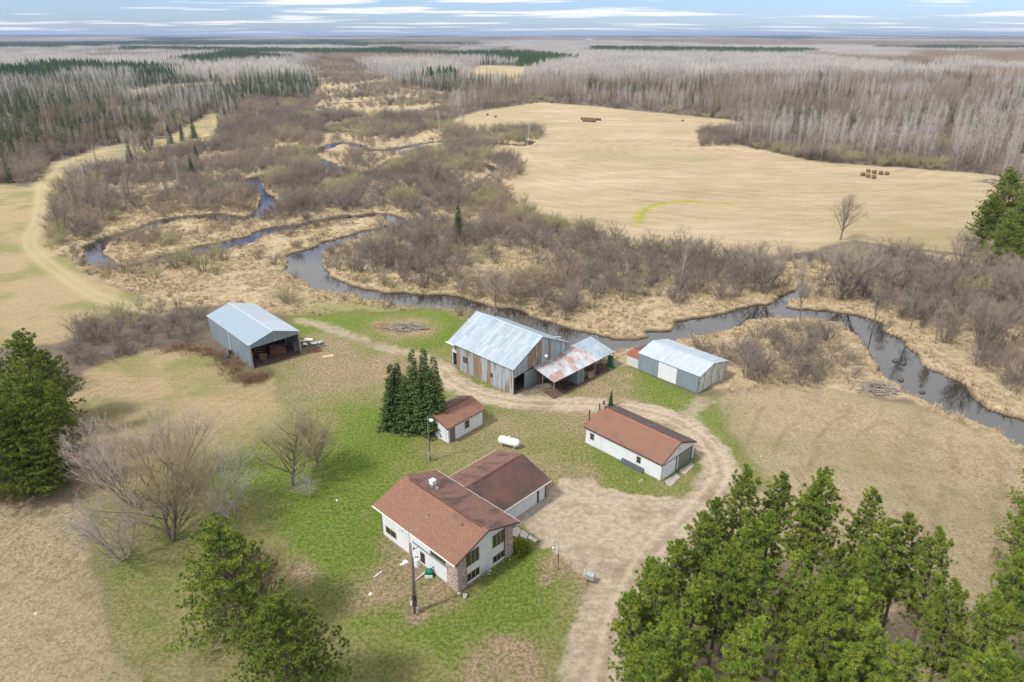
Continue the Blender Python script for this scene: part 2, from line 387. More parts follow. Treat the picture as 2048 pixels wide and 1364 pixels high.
    def ruts(name, pos, wd):
        q = n.math('ABSOLUTE', n.math('SUBTRACT', n.attr(name), pos))
        return n.math('MULTIPLY', n.math('SUBTRACT', wd, n.math('ADD', q, n.math('MULTIPLY', jit, .5))), 3.5, clamp=True)
    # wheel ruts: pale packed lines, a darker mane between
    d = n.mix(n.math('MULTIPLY', ruts('dcen', .85, .38), .55), d, (.56, .455, .33))
    d = n.mix(n.math('MULTIPLY', ruts('dcen', 0, .35), .45), d, (.27, .20, .125))
    wv = nt.nodes.new('ShaderNodeTexWave'); wv.inputs['Scale'].default_value = .22; wv.inputs['Distortion'].default_value = 9; wv.inputs['Detail'].default_value = 3; wv.inputs['Detail Scale'].default_value = .6
    mpw = nt.nodes.new('ShaderNodeMapping'); mpw.inputs['Rotation'].default_value = (0, 0, R(-55)); n.L(n.tc, mpw.inputs[0]); n.L(mpw.outputs[0], wv.inputs['Vector'])
    d = n.mix(n.ramp(wv.outputs['Fac'], [(.84, (0, 0, 0)), (.98, (.16, .16, .16))]), d, (.25, .18, .115))
    d = n.mix(n.ramp(n.noise(1.0, 5, stretch=(.25, 1.3, 1), rot=R(-40), rough=.75), [(.5, (0, 0, 0)), (.68, (.55, .55, .55))]), d, (.27, .195, .13))
    c = n.mix(n.math('MAXIMUM', ap, ln), c, d)
    c = n.mix(n.math('MULTIPLY', n.math('MULTIPLY', n.math('SUBTRACT', 1.9, n.math('ADD', n.attr('dfaint'), n.math('MULTIPLY', jit, 5.0))), .8, clamp=True), .75), c, d)
    c = n.mix(n.math('MULTIPLY', n.math('MULTIPLY', n.math('SUBTRACT', n.math('ADD', 3.0, n.math('MULTIPLY', jit, 3.0)), n.attr('tdist')), .7, clamp=True), .65), c, (.40, .335, .185))
    c = n.mix(n.math('MULTIPLY', ruts('tdist', 1.0, .6), .35), c, (.50, .395, .25))
    c = n.mix(n.math('MULTIPLY', ruts('tdist', 1.0, .2), .3), c, (.22, .165, .10))
    # river bed and banks
    c = n.mix(n.attr('bank'), c, (.045, .032, .022))
    n.L(c, b.inputs['Base Color'])
    b.inputs['Roughness'].default_value = .95
    b.inputs['Specular IOR Level'].default_value = .15
    n.bump(n.noise(2.4, 7, rough=.8), b, 1.0, .35)
    return m
ground_mat = make_ground_mat()

# ------------------------------------------------------------------ the ground as one sheet in a fan grid, cut by zone into named pieces
def build_ground():
    y0 = [-75.0]
    y = 20.0; rows = list(np.arange(-60, 20, 2.0))
    while y < 42000:
        rows.append(y)
        d = y
        if y < 150: st = .36
        elif y < 330: st = .36 + (y - 150) * .0055
        elif y < 900: st = y * .006
        else: st = y * .02
        y += st
    rows = np.array(rows)
    us = np.linspace(-1.05, 1.05, 620)
    off = 75.0
    Yg, U = np.meshgrid(rows, us, indexing='ij')
    Xg = U * (Yg + off)
    X, Y = Xg.ravel(), Yg.ravel()
    Z = zones(X, Y)
    rd = river_dist(X, Y)
    nr, nc = Yg.shape
    for k in ('lawn', 'tan', 'brown', 'hay', 'marsh', 'dirt', 'apron'):
        a = Z[k].reshape(nr, nc)
        p = np.pad(a, 1, mode='edge')
        a = sum(p[i:i + nr, j:j + nc] for i in range(3) for j in range(3)) / 9
        Z[k] = a.ravel()
    h = (fbm(X, Y, 40, 2) - .5) * .25 * (1 - Z['lawn'])
    h += Z['marsh'] * ((fbm(X, Y, 3.2, 3) - .4) * .7)
    h = h * np.clip((np.hypot(X, Y) < 2500), 0, 1) + hill(X, Y)
    near = np.exp(-np.clip(rd, 0, 40) / 1.1)
    h = h * (1 - near)
    ch = np.clip(-(rd + .25) / 1.2, 0, 1)
    h = h - ch * 1.9 - .0
    bank = np.clip(-(rd + .05) / .5, 0, 1)
    Z['bank'] = np.clip(bank, 0, 1)
    co = np.stack([X, Y, h], 1).astype(np.float32)
    idx = np.arange(nr * nc).reshape(nr, nc)
    q = np.stack([idx[:-1, :-1].ravel(), idx[:-1, 1:].ravel(), idx[1:, 1:].ravel(), idx[1:, :-1].ravel()], 1)
    W = np.stack([Z['lawn'] * .9, np.where(Z['dirt'] > .5, 1.2, 0), np.maximum(Z['hay'], 0), Z['tan'], Z['brown'], Z['marsh'], np.full_like(X, .3)], 1)
    cls = W.argmax(1)[q[:, 0]]
    def sub(name, sel):
        qq = q[sel]; u, inv = np.unique(qq, return_inverse=True)
        me = bpy.data.meshes.new(name)
        me.vertices.add(len(u)); me.vertices.foreach_set('co', co[u].ravel())
        nq = len(qq)
        me.loops.add(nq * 4); me.loops.foreach_set('vertex_index', inv.reshape(-1).astype(np.int32))
        me.polygons.add(nq); me.polygons.foreach_set('loop_start', np.arange(0, nq * 4, 4, dtype=np.int32))
        me.polygons.foreach_set('use_smooth', np.ones(nq, bool))
        me.update()
        for k in ('lawn', 'apron', 'ddist', 'dcen', 'dfaint', 'tdist', 'hay', 'tan', 'brown', 'marsh', 'yellow', 'bright', 'worn', 'bank'):
            at = me.attributes.new(k, 'FLOAT', 'POINT'); at.data.foreach_set('value', Z[k][u].astype(np.float32))
        me.materials.append(ground_mat)
        o = bpy.data.objects.new(name, me); col.objects.link(o)
        o['kind'] = 'structure'
        return o
    sub('lawn', cls == 0); sub('driveway', cls == 1); sub('hay_field', cls == 2)
    sub('pasture', cls == 3); sub('mown_field', cls == 4); sub('marsh', cls == 5); sub('ground', cls == 6)
    # water: flat sheet at -0.45 wherever the channel is cut, reaching under the banks
    wsel = (rd[q].min(1) < .5)
    qq = q[wsel]; u, inv = np.unique(qq, return_inverse=True)
    me = bpy.data.meshes.new('river')
    cw = co[u].copy(); cw[:, 2] = -.42
    me.from_pydata([], [], [])
    me.vertices.add(len(u)); me.vertices.foreach_set('co', cw.ravel())
    nq = len(qq)
    me.loops.add(nq * 4); me.loops.foreach_set('vertex_index', inv.reshape(-1).astype(np.int32))
    me.polygons.add(nq); me.polygons.foreach_set('loop_start', np.arange(0, nq * 4, 4, dtype=np.int32))
    me.update()
    m, nt, b = newmat('river_water'); n = NT(nt)
    b.inputs['Base Color'].default_value = (.014, .012, .010, 1)
    b.inputs['Roughness'].default_value = .035
    b.inputs['IOR'].default_value = 1.75
    b.inputs['Specular IOR Level'].default_value = 1.0
    n.bump(n.noise(.8, 3, stretch=(1, 1, 1)), b, .10, .05)
    me.materials.append(m)
    o = bpy.data.objects.new('river', me); col.objects.link(o); o['kind'] = 'structure'
build_ground()

def add_haze():
    x0, x1, y0, y1, z0, z1 = -46000, 46000, -900, 43500, -4, 84
    v = [(x, y, z) for x in (x0, x1) for y in (y0, y1) for z in (z0, z1)]
    f = [(0, 1, 3, 2), (4, 6, 7, 5), (0, 4, 5, 1), (2, 3, 7, 6), (0, 2, 6, 4), (1, 5, 7, 3)]
    me = bpy.data.meshes.new('haze'); me.from_pydata(v, [], f)
    m = bpy.data.materials.new('haze_air'); m.use_nodes = True; nt = m.node_tree; nt.nodes.clear()
    out = nt.nodes.new('ShaderNodeOutputMaterial'); p = nt.nodes.new('ShaderNodeVolumePrincipled')
    p.inputs['Color'].default_value = (.46, .60, .86, 1)
    p.inputs['Density'].default_value = 7.5e-5
    p.inputs['Anisotropy'].default_value = 0.1
    nt.links.new(p.outputs[0], out.inputs['Volume'])
    me.materials.append(m)
    o = bpy.data.objects.new('haze', me); col.objects.link(o); o['kind'] = 'stuff'
    o['label'] = 'thin blue haze that fades the far woods'
add_haze()

# ------------------------------------------------------------------ mesh helpers
def mesh_obj(name, verts, faces, mat, parent=None, smooth=False, recalc=False):
    me = bpy.data.meshes.new(name)
    me.from_pydata([tuple(v) for v in verts], [], faces)
    if recalc:
        import bmesh
        bm = bmesh.new(); bm.from_mesh(me); bmesh.ops.recalc_face_normals(bm, faces=bm.faces); bm.to_mesh(me); bm.free()
    if mat: me.materials.append(mat)
    if smooth: me.polygons.foreach_set('use_smooth', [True] * len(me.polygons))
    o = bpy.data.objects.new(name, me); col.objects.link(o)
    if parent: o.parent = parent
    return o
class MB:
    def __init__(s): s.v = []; s.f = []
    def hexa(s, p):            # 8 points: bottom ring 0-3, top ring 4-7
        b = len(s.v); s.v += [tuple(q) for q in p]
        s.f += [tuple(b + i for i in t) for t in ((3, 2, 1, 0), (4, 5, 6, 7), (0, 1, 5, 4), (1, 2, 6, 5), (2, 3, 7, 6), (3, 0, 4, 7))]
        return s
    def box(s, x0, x1, y0, y1, z0, z1):
        return s.hexa([(x0, y0, z0), (x1, y0, z0), (x1, y1, z0), (x0, y1, z0), (x0, y0, z1), (x1, y0, z1), (x1, y1, z1), (x0, y1, z1)])
    def tube(s, a, b, r0, r1=None, n=8, cap=True):
        r1 = r0 if r1 is None else r1
        a = Vector(a); b = Vector(b); d = (b - a).normalized()
        u = d.orthogonal().normalized(); w = d.cross(u); k = len(s.v)
        for (c, r) in ((a, r0), (b, r1)):
            for i in range(n):
                t = 2 * math.pi * i / n; s.v.append(tuple(c + (u * math.cos(t) + w * math.sin(t)) * r))
        for i in range(n): s.f.append((k + i, k + (i + 1) % n, k + n + (i + 1) % n, k + n + i))
        if cap: s.f.append(tuple(k + i for i in reversed(range(n)))); s.f.append(tuple(k + n + i for i in range(n)))
        return s
    def lathe(s, prof, c=(0, 0, 0), n=14, axis='z'):
        k = len(s.v)
        for (r, h) in prof:
            for i in range(n):
                t = 2 * math.pi * i / n
                p = (r * math.cos(t), r * math.sin(t), h) if axis == 'z' else (h, r * math.cos(t), r * math.sin(t))
                s.v.append((p[0] + c[0], p[1] + c[1], p[2] + c[2]))
        for j in range(len(prof) - 1):
            for i in range(n):
                s.f.append((k + j * n + i, k + j * n + (i + 1) % n, k + (j + 1) * n + (i + 1) % n, k + (j + 1) * n + i))
        return s
    def obj(s, name, mat, parent=None, smooth=False): return mesh_obj(name, s.v, s.f, mat, parent, smooth)
def thing(name, label, cat, loc=(0, 0, 0), rz=0, group=None):
    o = bpy.data.objects.new(name, None); col.objects.link(o)
    o.empty_display_size = .5
    o.location = loc; o.rotation_euler = (0, 0, rz); o['label'] = label; o['category'] = cat
    if group: o['group'] = group
    return o
def tag(o, label, cat, group=None):
    o['label'] = label; o['category'] = cat
    if group: o['group'] = group
    return o
def copy_thing(o, loc=None, rz=None, scale=None):
    kids = [c for c in o.children]
    c = o.copy(); col.objects.link(c)
    if loc is not None: c.location = loc
    if rz is not None: c.rotation_euler = (c.rotation_euler[0], c.rotation_euler[1], rz)
    if scale is not None: c.scale = scale
    for k in kids:
        d = k.copy(); d.parent = c; col.objects.link(d)
        for g in k.children:
            e = g.copy(); e.parent = d; col.objects.link(e)
    return c

# ------------------------------------------------------------------ building materials
def shingle_mat(name, c1, c2, dark, dlo, dhi, streak):
    m, nt, b = newmat(name); n = NT(nt)
    w = nt.nodes.new('ShaderNodeTexBrick')
    w.inputs['Color1'].default_value = (*c1, 1); w.inputs['Color2'].default_value = (*c2, 1)
    w.inputs['Mortar'].default_value = tuple(x * .38 for x in c1) + (1,)
    w.inputs['Scale'].default_value = 1; w.inputs['Brick Width'].default_value = .5; w.inputs['Row Height'].default_value = .2
    w.inputs['Mortar Size'].default_value = .02
    n.L(n.tc, w.inputs['Vector'])
    c = w.outputs['Color']
    sp = n.noise(9, 4, rough=.8)
    c = n.mix(.5, c, n.mix(1.0, c, n.ramp(sp, [(.3, (.6, .6, .6)), (.7, (1.5, 1.5, 1.5))]), 'MULTIPLY'))
    st = n.noise(1.0, 4, stretch=streak, rough=.6)
    c = n.mix(n.ramp(st, [(dlo, (0, 0, 0)), (dhi, (.85, .85, .85))]), c, dark)
    n.L(c, b.inputs['Base Color']); b.inputs['Roughness'].default_value = .9
    n.bump(sp, b, .3, .02)
    return m
def metal_mat(name, c1, c2, rust=None, rough=.42, metal=.55, rlo=.5, rhi=.6, rnd=.12, rib=(1, 0), ribs=4.5, tone=None, streak=(1, 1, 1)):
    """corrugated sheet: colour, rust, ribs as fine relief along one local axis"""
    m, nt, b = newmat(name); n = NT(nt)
    f = n.noise(1.3, 5, stretch=streak, rough=.6)
    c = n.ramp(f, [(.35, c1), (.65, c2)])
    if rust:
        rr = n.math('ADD', n.noise(.8, 5, stretch=streak, rough=.7, loc=(3, 1, 0)), n.math('MULTIPLY', n.math('SUBTRACT', n.rand(), .5), .4))
        c = n.mix(n.ramp(rr, [(rlo, (0, 0, 0)), (rhi, (.95, .95, .95))]), c, n.ramp(f, [(.3, rust), (.7, tuple(x * .6 for x in rust))]))
    r = n.math('ADD', n.math('MULTIPLY', n.rand(), rnd * 2), 1 - rnd)
    cc = nt.nodes.new('ShaderNodeCombineColor')
    for i in range(3): n.L(r, cc.inputs[i])
    c = n.mix(1.0, c, cc.outputs[0], 'MULTIPLY')
    n.L(c, b.inputs['Base Color'])
    b.inputs['Metallic'].default_value = metal; b.inputs['Roughness'].default_value = rough
    sp = nt.nodes.new('ShaderNodeSeparateXYZ'); n.L(n.tc, sp.inputs[0])
    s = n.math('SINE', n.math('MULTIPLY', sp.outputs[0 if rib[0] else 1], 6.283 * ribs))
    n.bump(s, b, .35, .02)
    return m
M = {}
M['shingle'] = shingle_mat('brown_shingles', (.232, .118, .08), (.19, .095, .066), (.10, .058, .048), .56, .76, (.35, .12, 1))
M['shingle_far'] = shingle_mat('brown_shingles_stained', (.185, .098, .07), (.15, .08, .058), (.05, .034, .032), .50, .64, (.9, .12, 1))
M['shingle_shaded'] = shingle_mat('shaded_stained_shingles', (.12, .056, .042), (.095, .046, .036), (.045, .03, .028), .42, .62, (.3, .16, 1))  # shade of the slope turned from the sun put into the colour, plus stain streaks
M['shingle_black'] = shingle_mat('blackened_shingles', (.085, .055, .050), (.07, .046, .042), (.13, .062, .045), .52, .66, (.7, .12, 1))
M['ridge'] = pm('ridge_cap', (.075, .028, .018), (.11, .045, .03), 3)
M['ridge2'] = pm('ridge_cap_light', (.30, .12, .07), (.24, .09, .055), 3)
M['white'] = pm('white_paint', (.68, .70, .735), (.60, .625, .66), 1.2, rough=.6, bump=.05)
def siding_mat():
    m, nt, b = newmat('white_lap_siding'); n = NT(nt)
    sp = nt.nodes.new('ShaderNodeSeparateXYZ'); n.L(n.tc, sp.inputs[0])
    fr = n.math('FRACT', n.math('MULTIPLY', sp.outputs[2], 4.6))
    c = n.ramp(n.noise(.9, 4), [(.3, (.66, .69, .715)), (.7, (.57, .605, .64))])
    c = n.mix(n.ramp(fr, [(.0, (.5, .5, .5)), (.10, (0, 0, 0))]), c, (.42, .46, .50))
    n.L(c, b.inputs['Base Color']); b.inputs['Roughness'].default_value = .6
    n.bump(fr, b, .4, .02)
    return m
M['siding'] = siding_mat()
M['panel'] = pm('white_wall_panel', (.66, .675, .70), (.58, .60, .635), .8, stretch=(1, 1, .5), rough=.65)
M['trim'] = pm('white_trim', (.80, .79, .76), (.70, .69, .66), 2, rough=.5)
M['darktrim'] = pm('dark_trim', (.035, .03, .03), (.06, .05, .05), 3, rough=.6)
M['browntrim'] = pm('brown_trim', (.12, .07, .055), (.085, .05, .04), 3, rough=.6)
M['mauve'] = pm('mauve_door_paint', (.16, .115, .12), (.13, .09, .095), 3, rough=.5)
M['olive'] = pm('olive_window_frame', (.16, .15, .10), (.12, .11, .08), 3, rough=.5)
M['tantrim'] = pm('tan_window_trim', (.36, .31, .24), (.30, .26, .2), 3, rough=.6)
M['glass'] = pm('dark_window_glass', (.012, .013, .014), (.03, .03, .028), 1.2, rough=.08, spec=.8)
M['glass2'] = pm('olive_reflecting_glass', (.06, .06, .035), (.025, .025, .02), 2.5, rough=.1, spec=.8)
M['concrete'] = pm('worn_concrete', (.36, .33, .29), (.26, .23, .20), 1.5, bump=.3, detail=5)
M['concrete_w'] = pm('pale_concrete', (.60, .57, .52), (.46, .43, .39), 1.5, bump=.3, detail=5)
M['wood'] = pm('grey_weathered_wood', (.24, .20, .155), (.15, .12, .09), 2.5, stretch=(3, 3, .4), bump=.3)
M['newwood'] = pm('pale_pallet_wood', (.42, .30, .18), (.28, .19, .11), 3, bump=.2, rnd=.2)
M['rustymetal'] = pm('rusty_metal', (.22, .085, .045), (.11, .05, .035), 3, rough=.75, rnd=.15)
M['greydoor'] = pm('grey_green_door', (.14, .165, .145), (.19, .21, .185), 2, rough=.5)
M['galv'] = pm('galvanised_steel', (.46, .47, .48), (.36, .37, .39), 3, rough=.4, metal=.5)
M['black'] = pm('black_rubber', (.015, .015, .015), (.03, .028, .026), 3, rough=.7)
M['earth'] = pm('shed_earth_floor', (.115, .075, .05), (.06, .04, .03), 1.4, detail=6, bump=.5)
M['darkpanel'] = pm('dark_grey_panel', (.05, .06, .07), (.07, .08, .09), 3, rough=.5)
M['blue'] = pm('blue_plastic', (.03, .14, .33), (.025, .10, .24), 3, rough=.4)
M['green'] = pm('green_tarp', (.01, .16, .09), (.01, .10, .06), 2, rough=.5)
M['red'] = pm('red_paint', (.38, .06, .05), (.25, .05, .04), 3, rough=.6)
M['tank'] = pm('propane_tank_white', (.72, .73, .74), (.55, .56, .56), 2.5, rough=.45, lo=.45, hi=.75)
def brick_wall_mat():
    m, nt, b = newmat('old_red_brick_with_mortar'); n = NT(nt)
    v = nt.nodes.new('ShaderNodeTexVoronoi'); v.feature = 'DISTANCE_TO_EDGE'; v.inputs['Scale'].default_value = 3.0
    mp = nt.nodes.new('ShaderNodeMapping'); mp.inputs['Scale'].default_value = (1, 1, 1.9)
    n.L(n.tc, mp.inputs[0]); n.L(mp.outputs[0], v.inputs['Vector'])
    v2 = nt.nodes.new('ShaderNodeTexVoronoi'); v2.inputs['Scale'].default_value = 3.0; n.L(mp.outputs[0], v2.inputs['Vector'])
    sp = nt.nodes.new('ShaderNodeSeparateColor'); n.L(v2.outputs['Color'], sp.inputs[0])
    c = n.ramp(sp.outputs[0], [(.0, (.20, .105, .085)), (.5, (.28, .165, .135)), (.8, (.36, .26, .22)), (1., (.12, .07, .06))])
    c = n.mix(n.ramp(v.outputs['Distance'], [(.03, (1, 1, 1)), (.10, (0, 0, 0))]), c, (.56, .50, .46))
    n.L(c, b.inputs['Base Color']); b.inputs['Roughness'].default_value = .9
    n.bump(v.outputs['Distance'], b, .5, .04)
    return m
M['brick'] = brick_wall_mat()
M['sheet_wall'] = metal_mat('barn_wall_sheet', (.30, .36, .41), (.42, .47, .50), rust=(.26, .175, .11), rlo=.485, rhi=.58, metal=.25, rough=.6, rnd=.22, rib=(1, 0), streak=(2.2, 2.2, .22))
M['sheet_roof'] = metal_mat('barn_roof_sheet', (.275, .335, .39), (.345, .41, .465), metal=.3, rough=.5, rnd=.11, streak=(1.6, .3, 1))
M['sheet_rust'] = metal_mat('lean_to_roof_sheet', (.38, .42, .46), (.52, .545, .57), rust=(.40, .25, .21), rlo=.42, rhi=.66, metal=.25, rough=.55, rnd=.13, streak=(1.1, .35, 1))
M['steel_blue'] = metal_mat('blue_grey_steel_siding', (.20, .255, .295), (.235, .29, .33), metal=.25, rough=.5, rnd=.05, streak=(1, 1, .3))
M['roof_blue'] = metal_mat('blue_grey_steel_roof', (.25, .325, .39), (.28, .355, .42), metal=.25, rough=.4, rnd=.03)
M['roof_pale'] = metal_mat('pale_steel_roof', (.37, .43, .49), (.43, .485, .54), metal=.25, rough=.45, rnd=.04, streak=(1.5, .4, 1))
M['white_ribbed'] = metal_mat('white_ribbed_siding', (.52, .56, .55), (.60, .63, .62), metal=.1, rough=.55, rnd=.05, ribs=3)
def blotch_mat():
    m, nt, b = newmat('blotched_white_wall'); n = NT(nt)
    c = n.ramp(n.noise(1.6, 6, stretch=(1, 1, .5), rough=.75), [(.38, (.26, .25, .24)), (.5, (.52, .53, .52)), (.66, (.62, .64, .64))])
    n.L(c, b.inputs['Base Color']); b.inputs['Roughness'].default_value = .7
    return m
M['blotch'] = blotch_mat()
M['redroof'] = metal_mat('red_brown_sheet_roof', (.30, .085, .045), (.22, .07, .045), metal=.1, rough=.6, rnd=.05)

# ------------------------------------------------------------------ buildings
class Bld:
    """gable building; s runs along the long side, v across; the near long wall is v = 0, the front gable is s = 0"""
    def __init__(B, name, label, cat, q, group=None):
        B.ox, B.oy, B.th, B.Ln, B.W, B.he, B.hr, B.oe, B.og, rr = q
        B.sg = 1 if B.W > 0 else -1; B.W = abs(B.W); B.Rv = B.W * rr
        B.root = thing(name, label, cat, (B.ox, B.oy, 0), B.th, group)
    def P(B, s, v, z): return (s, -v * B.sg, z)
    def face(B, which):
        P = B.P
        return {'near': lambda s, z, d: P(s, -d, z), 'front': lambda s, z, d: P(-d, s, z),
                'right': lambda s, z, d: P(s, B.W + d, z), 'back': lambda s, z, d: P(B.Ln + d, s, z)}[which]
    def slab(B, which, s0, s1, z0, z1, d0, d1, name, mat, parent=None, label=None):
        F = B.face(which)
        pts = [F(s0, z0, d0), F(s1, z0, d0), F(s1, z0, d1), F(s0, z0, d1), F(s0, z1, d0), F(s1, z1, d0), F(s1, z1, d1), F(s0, z1, d1)]
        m = MB(); m.hexa(pts); o = mesh_obj(name, m.v, m.f, mat, parent or B.root, recalc=True)
        if label: o['label'] = label
        return o
    def zroof(B, v):
        return B.he + (B.hr - B.he) * (v / B.Rv if v < B.Rv else (B.W - v) / (B.W - B.Rv))
    def gable_wall(B, which, mat, v0=0, v1=None, z0=-.3, name='wall', t=.14, zt=None):
        """wall under the roof line between v0 and v1"""
        v1 = B.W if v1 is None else v1
        F = B.face(which); vs = sorted({v0, v1} | ({B.Rv} if v0 < B.Rv < v1 else set()))
        m = MB()
        for a, b in zip(vs, vs[1:]):
            za, zb = B.zroof(a) - .03, B.zroof(b) - .03
            zl = z0 if not callable(z0) else None
            la, lb = (z0(a), z0(b)) if callable(z0) else (z0, z0)
            m.hexa([F(a, la, -t), F(b, lb, -t), F(b, lb, 0), F(a, la, 0), F(a, za, -t), F(b, zb, -t), F(b, zb, 0), F(a, za, 0)])
        return mesh_obj(name, m.v, m.f, mat, B.root, recalc=True)
    def roof_pt(B, s, v, up=0.):
        """on the roof plane, extended past the eaves; up is a lift along z"""
        if v <= B.Rv: z = B.he + (B.hr - B.he) * v / B.Rv
        else: z = B.he + (B.hr - B.he) * (B.W - v) / (B.W - B.Rv)
        return B.P(s, v, z + up)
    def roof_piece(B, s0, s1, v0, v1, mat, name='roof_sheet', t=.06, up=.02, parent=None):
        side = 1 if (v0 + v1) / 2 > B.Rv else 0
        def pt(s, v, u):
            if side: z = B.he + (B.hr - B.he) * (B.W - v) / (B.W - B.Rv)
            else: z = B.he + (B.hr - B.he) * v / B.Rv
            return B.P(s, v, z + u)
        m = MB()
        m.hexa([pt(s0, v0, up), pt(s1, v0, up), pt(s1, v1, up), pt(s0, v1, up), pt(s0, v0, up + t), pt(s1, v0, up + t), pt(s1, v1, up + t), pt(s0, v1, up + t)])
        return mesh_obj(name, m.v, m.f, mat, parent or B.root, recalc=True)
    def simple_roof(B, mat_near, mat_far, t=.12, name='roof_slope'):
        a = B.roof_piece(-B.og, B.Ln + B.og, -B.oe, B.Rv, mat_near, name, t)
        b = B.roof_piece(-B.og, B.Ln + B.og, B.Rv, B.W + B.oe, mat_far, name, t)
        return a, b
    def fascia(B, mat, ends=('front', 'back'), eaves=('near', 'right'), h=.16, t=.03):
        for e in eaves:
            v = -B.oe if e == 'near' else B.W + B.oe
            z = B.he - (B.hr - B.he) / B.Rv * B.oe if e == 'near' else B.he - (B.hr - B.he) / (B.W - B.Rv) * B.oe
            d = -t if e == 'near' else t
            m = MB(); m.hexa([B.P(-B.og - t, v, z - .03), B.P(B.Ln + B.og + t, v, z - .03), B.P(B.Ln + B.og + t, v + d, z - .03), B.P(-B.og - t, v + d, z - .03),
                              B.P(-B.og - t, v, z + h), B.P(B.Ln + B.og + t, v, z + h), B.P(B.Ln + B.og + t, v + d, z + h), B.P(-B.og - t, v + d, z + h)])
            mesh_obj('fascia_board', m.v, m.f, mat, B.root, recalc=True)
        for e in ends:
            s = -B.og if e == 'front' else B.Ln + B.og; d = -t if e == 'front' else t
            for v0, v1 in ((-B.oe, B.Rv), (B.Rv, B.W + B.oe)):
                m = MB(); pts = []
                side = v0 >= B.Rv
                zz = (lambda v: B.he + (B.hr - B.he) * (B.W - v) / (B.W - B.Rv)) if side else (lambda v: B.he + (B.hr - B.he) * v / B.Rv)
                for u in (-.05, .145):
                    pts += [B.P(s, v0, zz(v0) + u), B.P(s + d, v0, zz(v0) + u), B.P(s + d, v1, zz(v1) + u), B.P(s, v1, zz(v1) + u)]
                m.hexa(pts); mesh_obj('barge_board', m.v, m.f, mat, B.root, recalc=True)
    def window(B, which, s0, s1, z0, z1, n=1, frame='darktrim', glass='glass', mull=None, hs=0, sill=None, label=None):
        f = B.slab(which, s0, s1, z0, z1, .0, .05, 'window', M[frame], label=label)
        w = (s1 - s0 - .06 * (n + 1)) / n
        hz = [z0 + .07, z1 - .07] if not hs else [z0 + .07, (z0 + z1) / 2 - .03, (z0 + z1) / 2 + .03, z1 - .07]
        for i in range(n):
            a = s0 + .06 + i * (w + .06)
            for k in range(0, len(hz), 2):
                B.slab(which, a, a + w, hz[k], hz[k + 1], .05, .062, 'pane', M[glass], f)
        if n > 1:
            for i in range(1, n):
                a = s0 + i * (w + .06)
                B.slab(which, a, a + .06, z0 + .05, z1 - .05, .052, .085, 'mullion', M[mull or frame], f)
        if sill: B.slab(which, s0 - .05, s1 + .05, z0 - .08, z0, 0, .10, 'sill', M[sill], f)
        return f

# ---- main house
Q = (-5.263, 51.056, 2.376, 12.282, 7.56, 4.151, 5.482, 0.732, 0.456, 0.505)
H1 = Bld('house', 'white two-storey house with long brown shingle roof, brick corners and a chimney vent', 'house', Q)
H1.slab('near', 0, H1.Ln, -.3, H1.he + .1, -.16, 0, 'wall', M['panel'])
H1.slab('right', 0, H1.Ln, -.3, H1.he + .1, -.16, 0, 'wall', M['panel'])
H1.gable_wall('front', M['panel']); H1.gable_wall('back', M['panel'])
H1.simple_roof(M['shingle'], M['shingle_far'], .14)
H1.fascia(M['trim'], eaves=('near', 'right'), ends=())
H1.fascia(M['browntrim'], eaves=(), ends=('front', 'back'))
# raised ridge vent, an open strip of shingle
H1.roof_piece(.35, H1.Ln - .5, H1.Rv - .22, H1.Rv, M['ridge'], 'ridge_vent', .07, .16)
H1.roof_piece(.35, H1.Ln - .5, H1.Rv, H1.Rv + .22, M['shingle_far'], 'ridge_vent', .07, .16)
# brick corners (near corner wraps both faces, far corner on the front)
H1.slab('front', -.06, 1.05, -.3, H1.zroof(.1) - .05, .0, .09, 'brick_pier', M['brick'])
m_ = H1.slab('near', 0, 1.55, -.3, H1.he - .15, .0, .09, 'brick_pier', M['brick'])
H1.slab('front', 6.45, 7.62, -.3, H1.zroof(7.3) - .05, .0, .09, 'brick_pier', M['brick'])
H1.slab('right', 0, 1.2, -.3, H1.he - .15, .0, .09, 'brick_pier', M['brick'])
H1.slab('front', 1.05, 1.10, -.3, H1.zroof(1.05) - .05, .0, .10, 'corner_trim', M['darktrim'])
H1.slab('front', 6.40, 6.45, -.3, H1.zroof(6.45) - .05, .0, .10, 'corner_trim', M['darktrim'])
H1.slab('near', H1.Ln - .06, H1.Ln, -.2, H1.he - .2, .0, .03, 'corner_trim', M['darktrim'])
H1.window('front', 1.15, 2.85, 2.35, 3.95, 3, 'olive', 'glass2', 'tantrim', label='upper window of three olive panes')
H1.window('front', 1.15, 2.85, .45, 1.45, 3, 'tantrim', 'glass', 'tantrim', sill='trim')
H1.window('front', 4.75, 6.38, 2.45, 4.0, 3, 'olive', 'glass2', 'tantrim')
H1.window('front', 4.75, 6.38, .45, 1.35, 3, 'tantrim', 'glass', 'tantrim', sill='trim')
H1.window('near', 1.75, 4.05, 2.35, 3.85, 2, 'darktrim', 'glass2', 'darktrim', sill='galv', label='large dark window beside the brick corner')
H1.slab('near', 1.6, 6.9, 2.12, 2.26, 0, .10, 'ledge', M['steel_blue'])
H1.window('near', 5.05, 5.75, .35, 1.65, 1, 'browntrim', 'glass')
H1.window('near', 9.8, 11.6, .75, 1.65, 2, 'tantrim', 'glass', 'tantrim')
H1.window('near', 10.1, 11.7, 2.9, 3.55, 2, 'darktrim', 'glass', 'darktrim')
H1.slab('front', 1.1, 6.4, -.3, .16, 0, .03, 'footing', M['concrete'])
H1.slab('near', 1.55, H1.Ln - .06, -.3, .14, 0, .03, 'footing', M['concrete'])
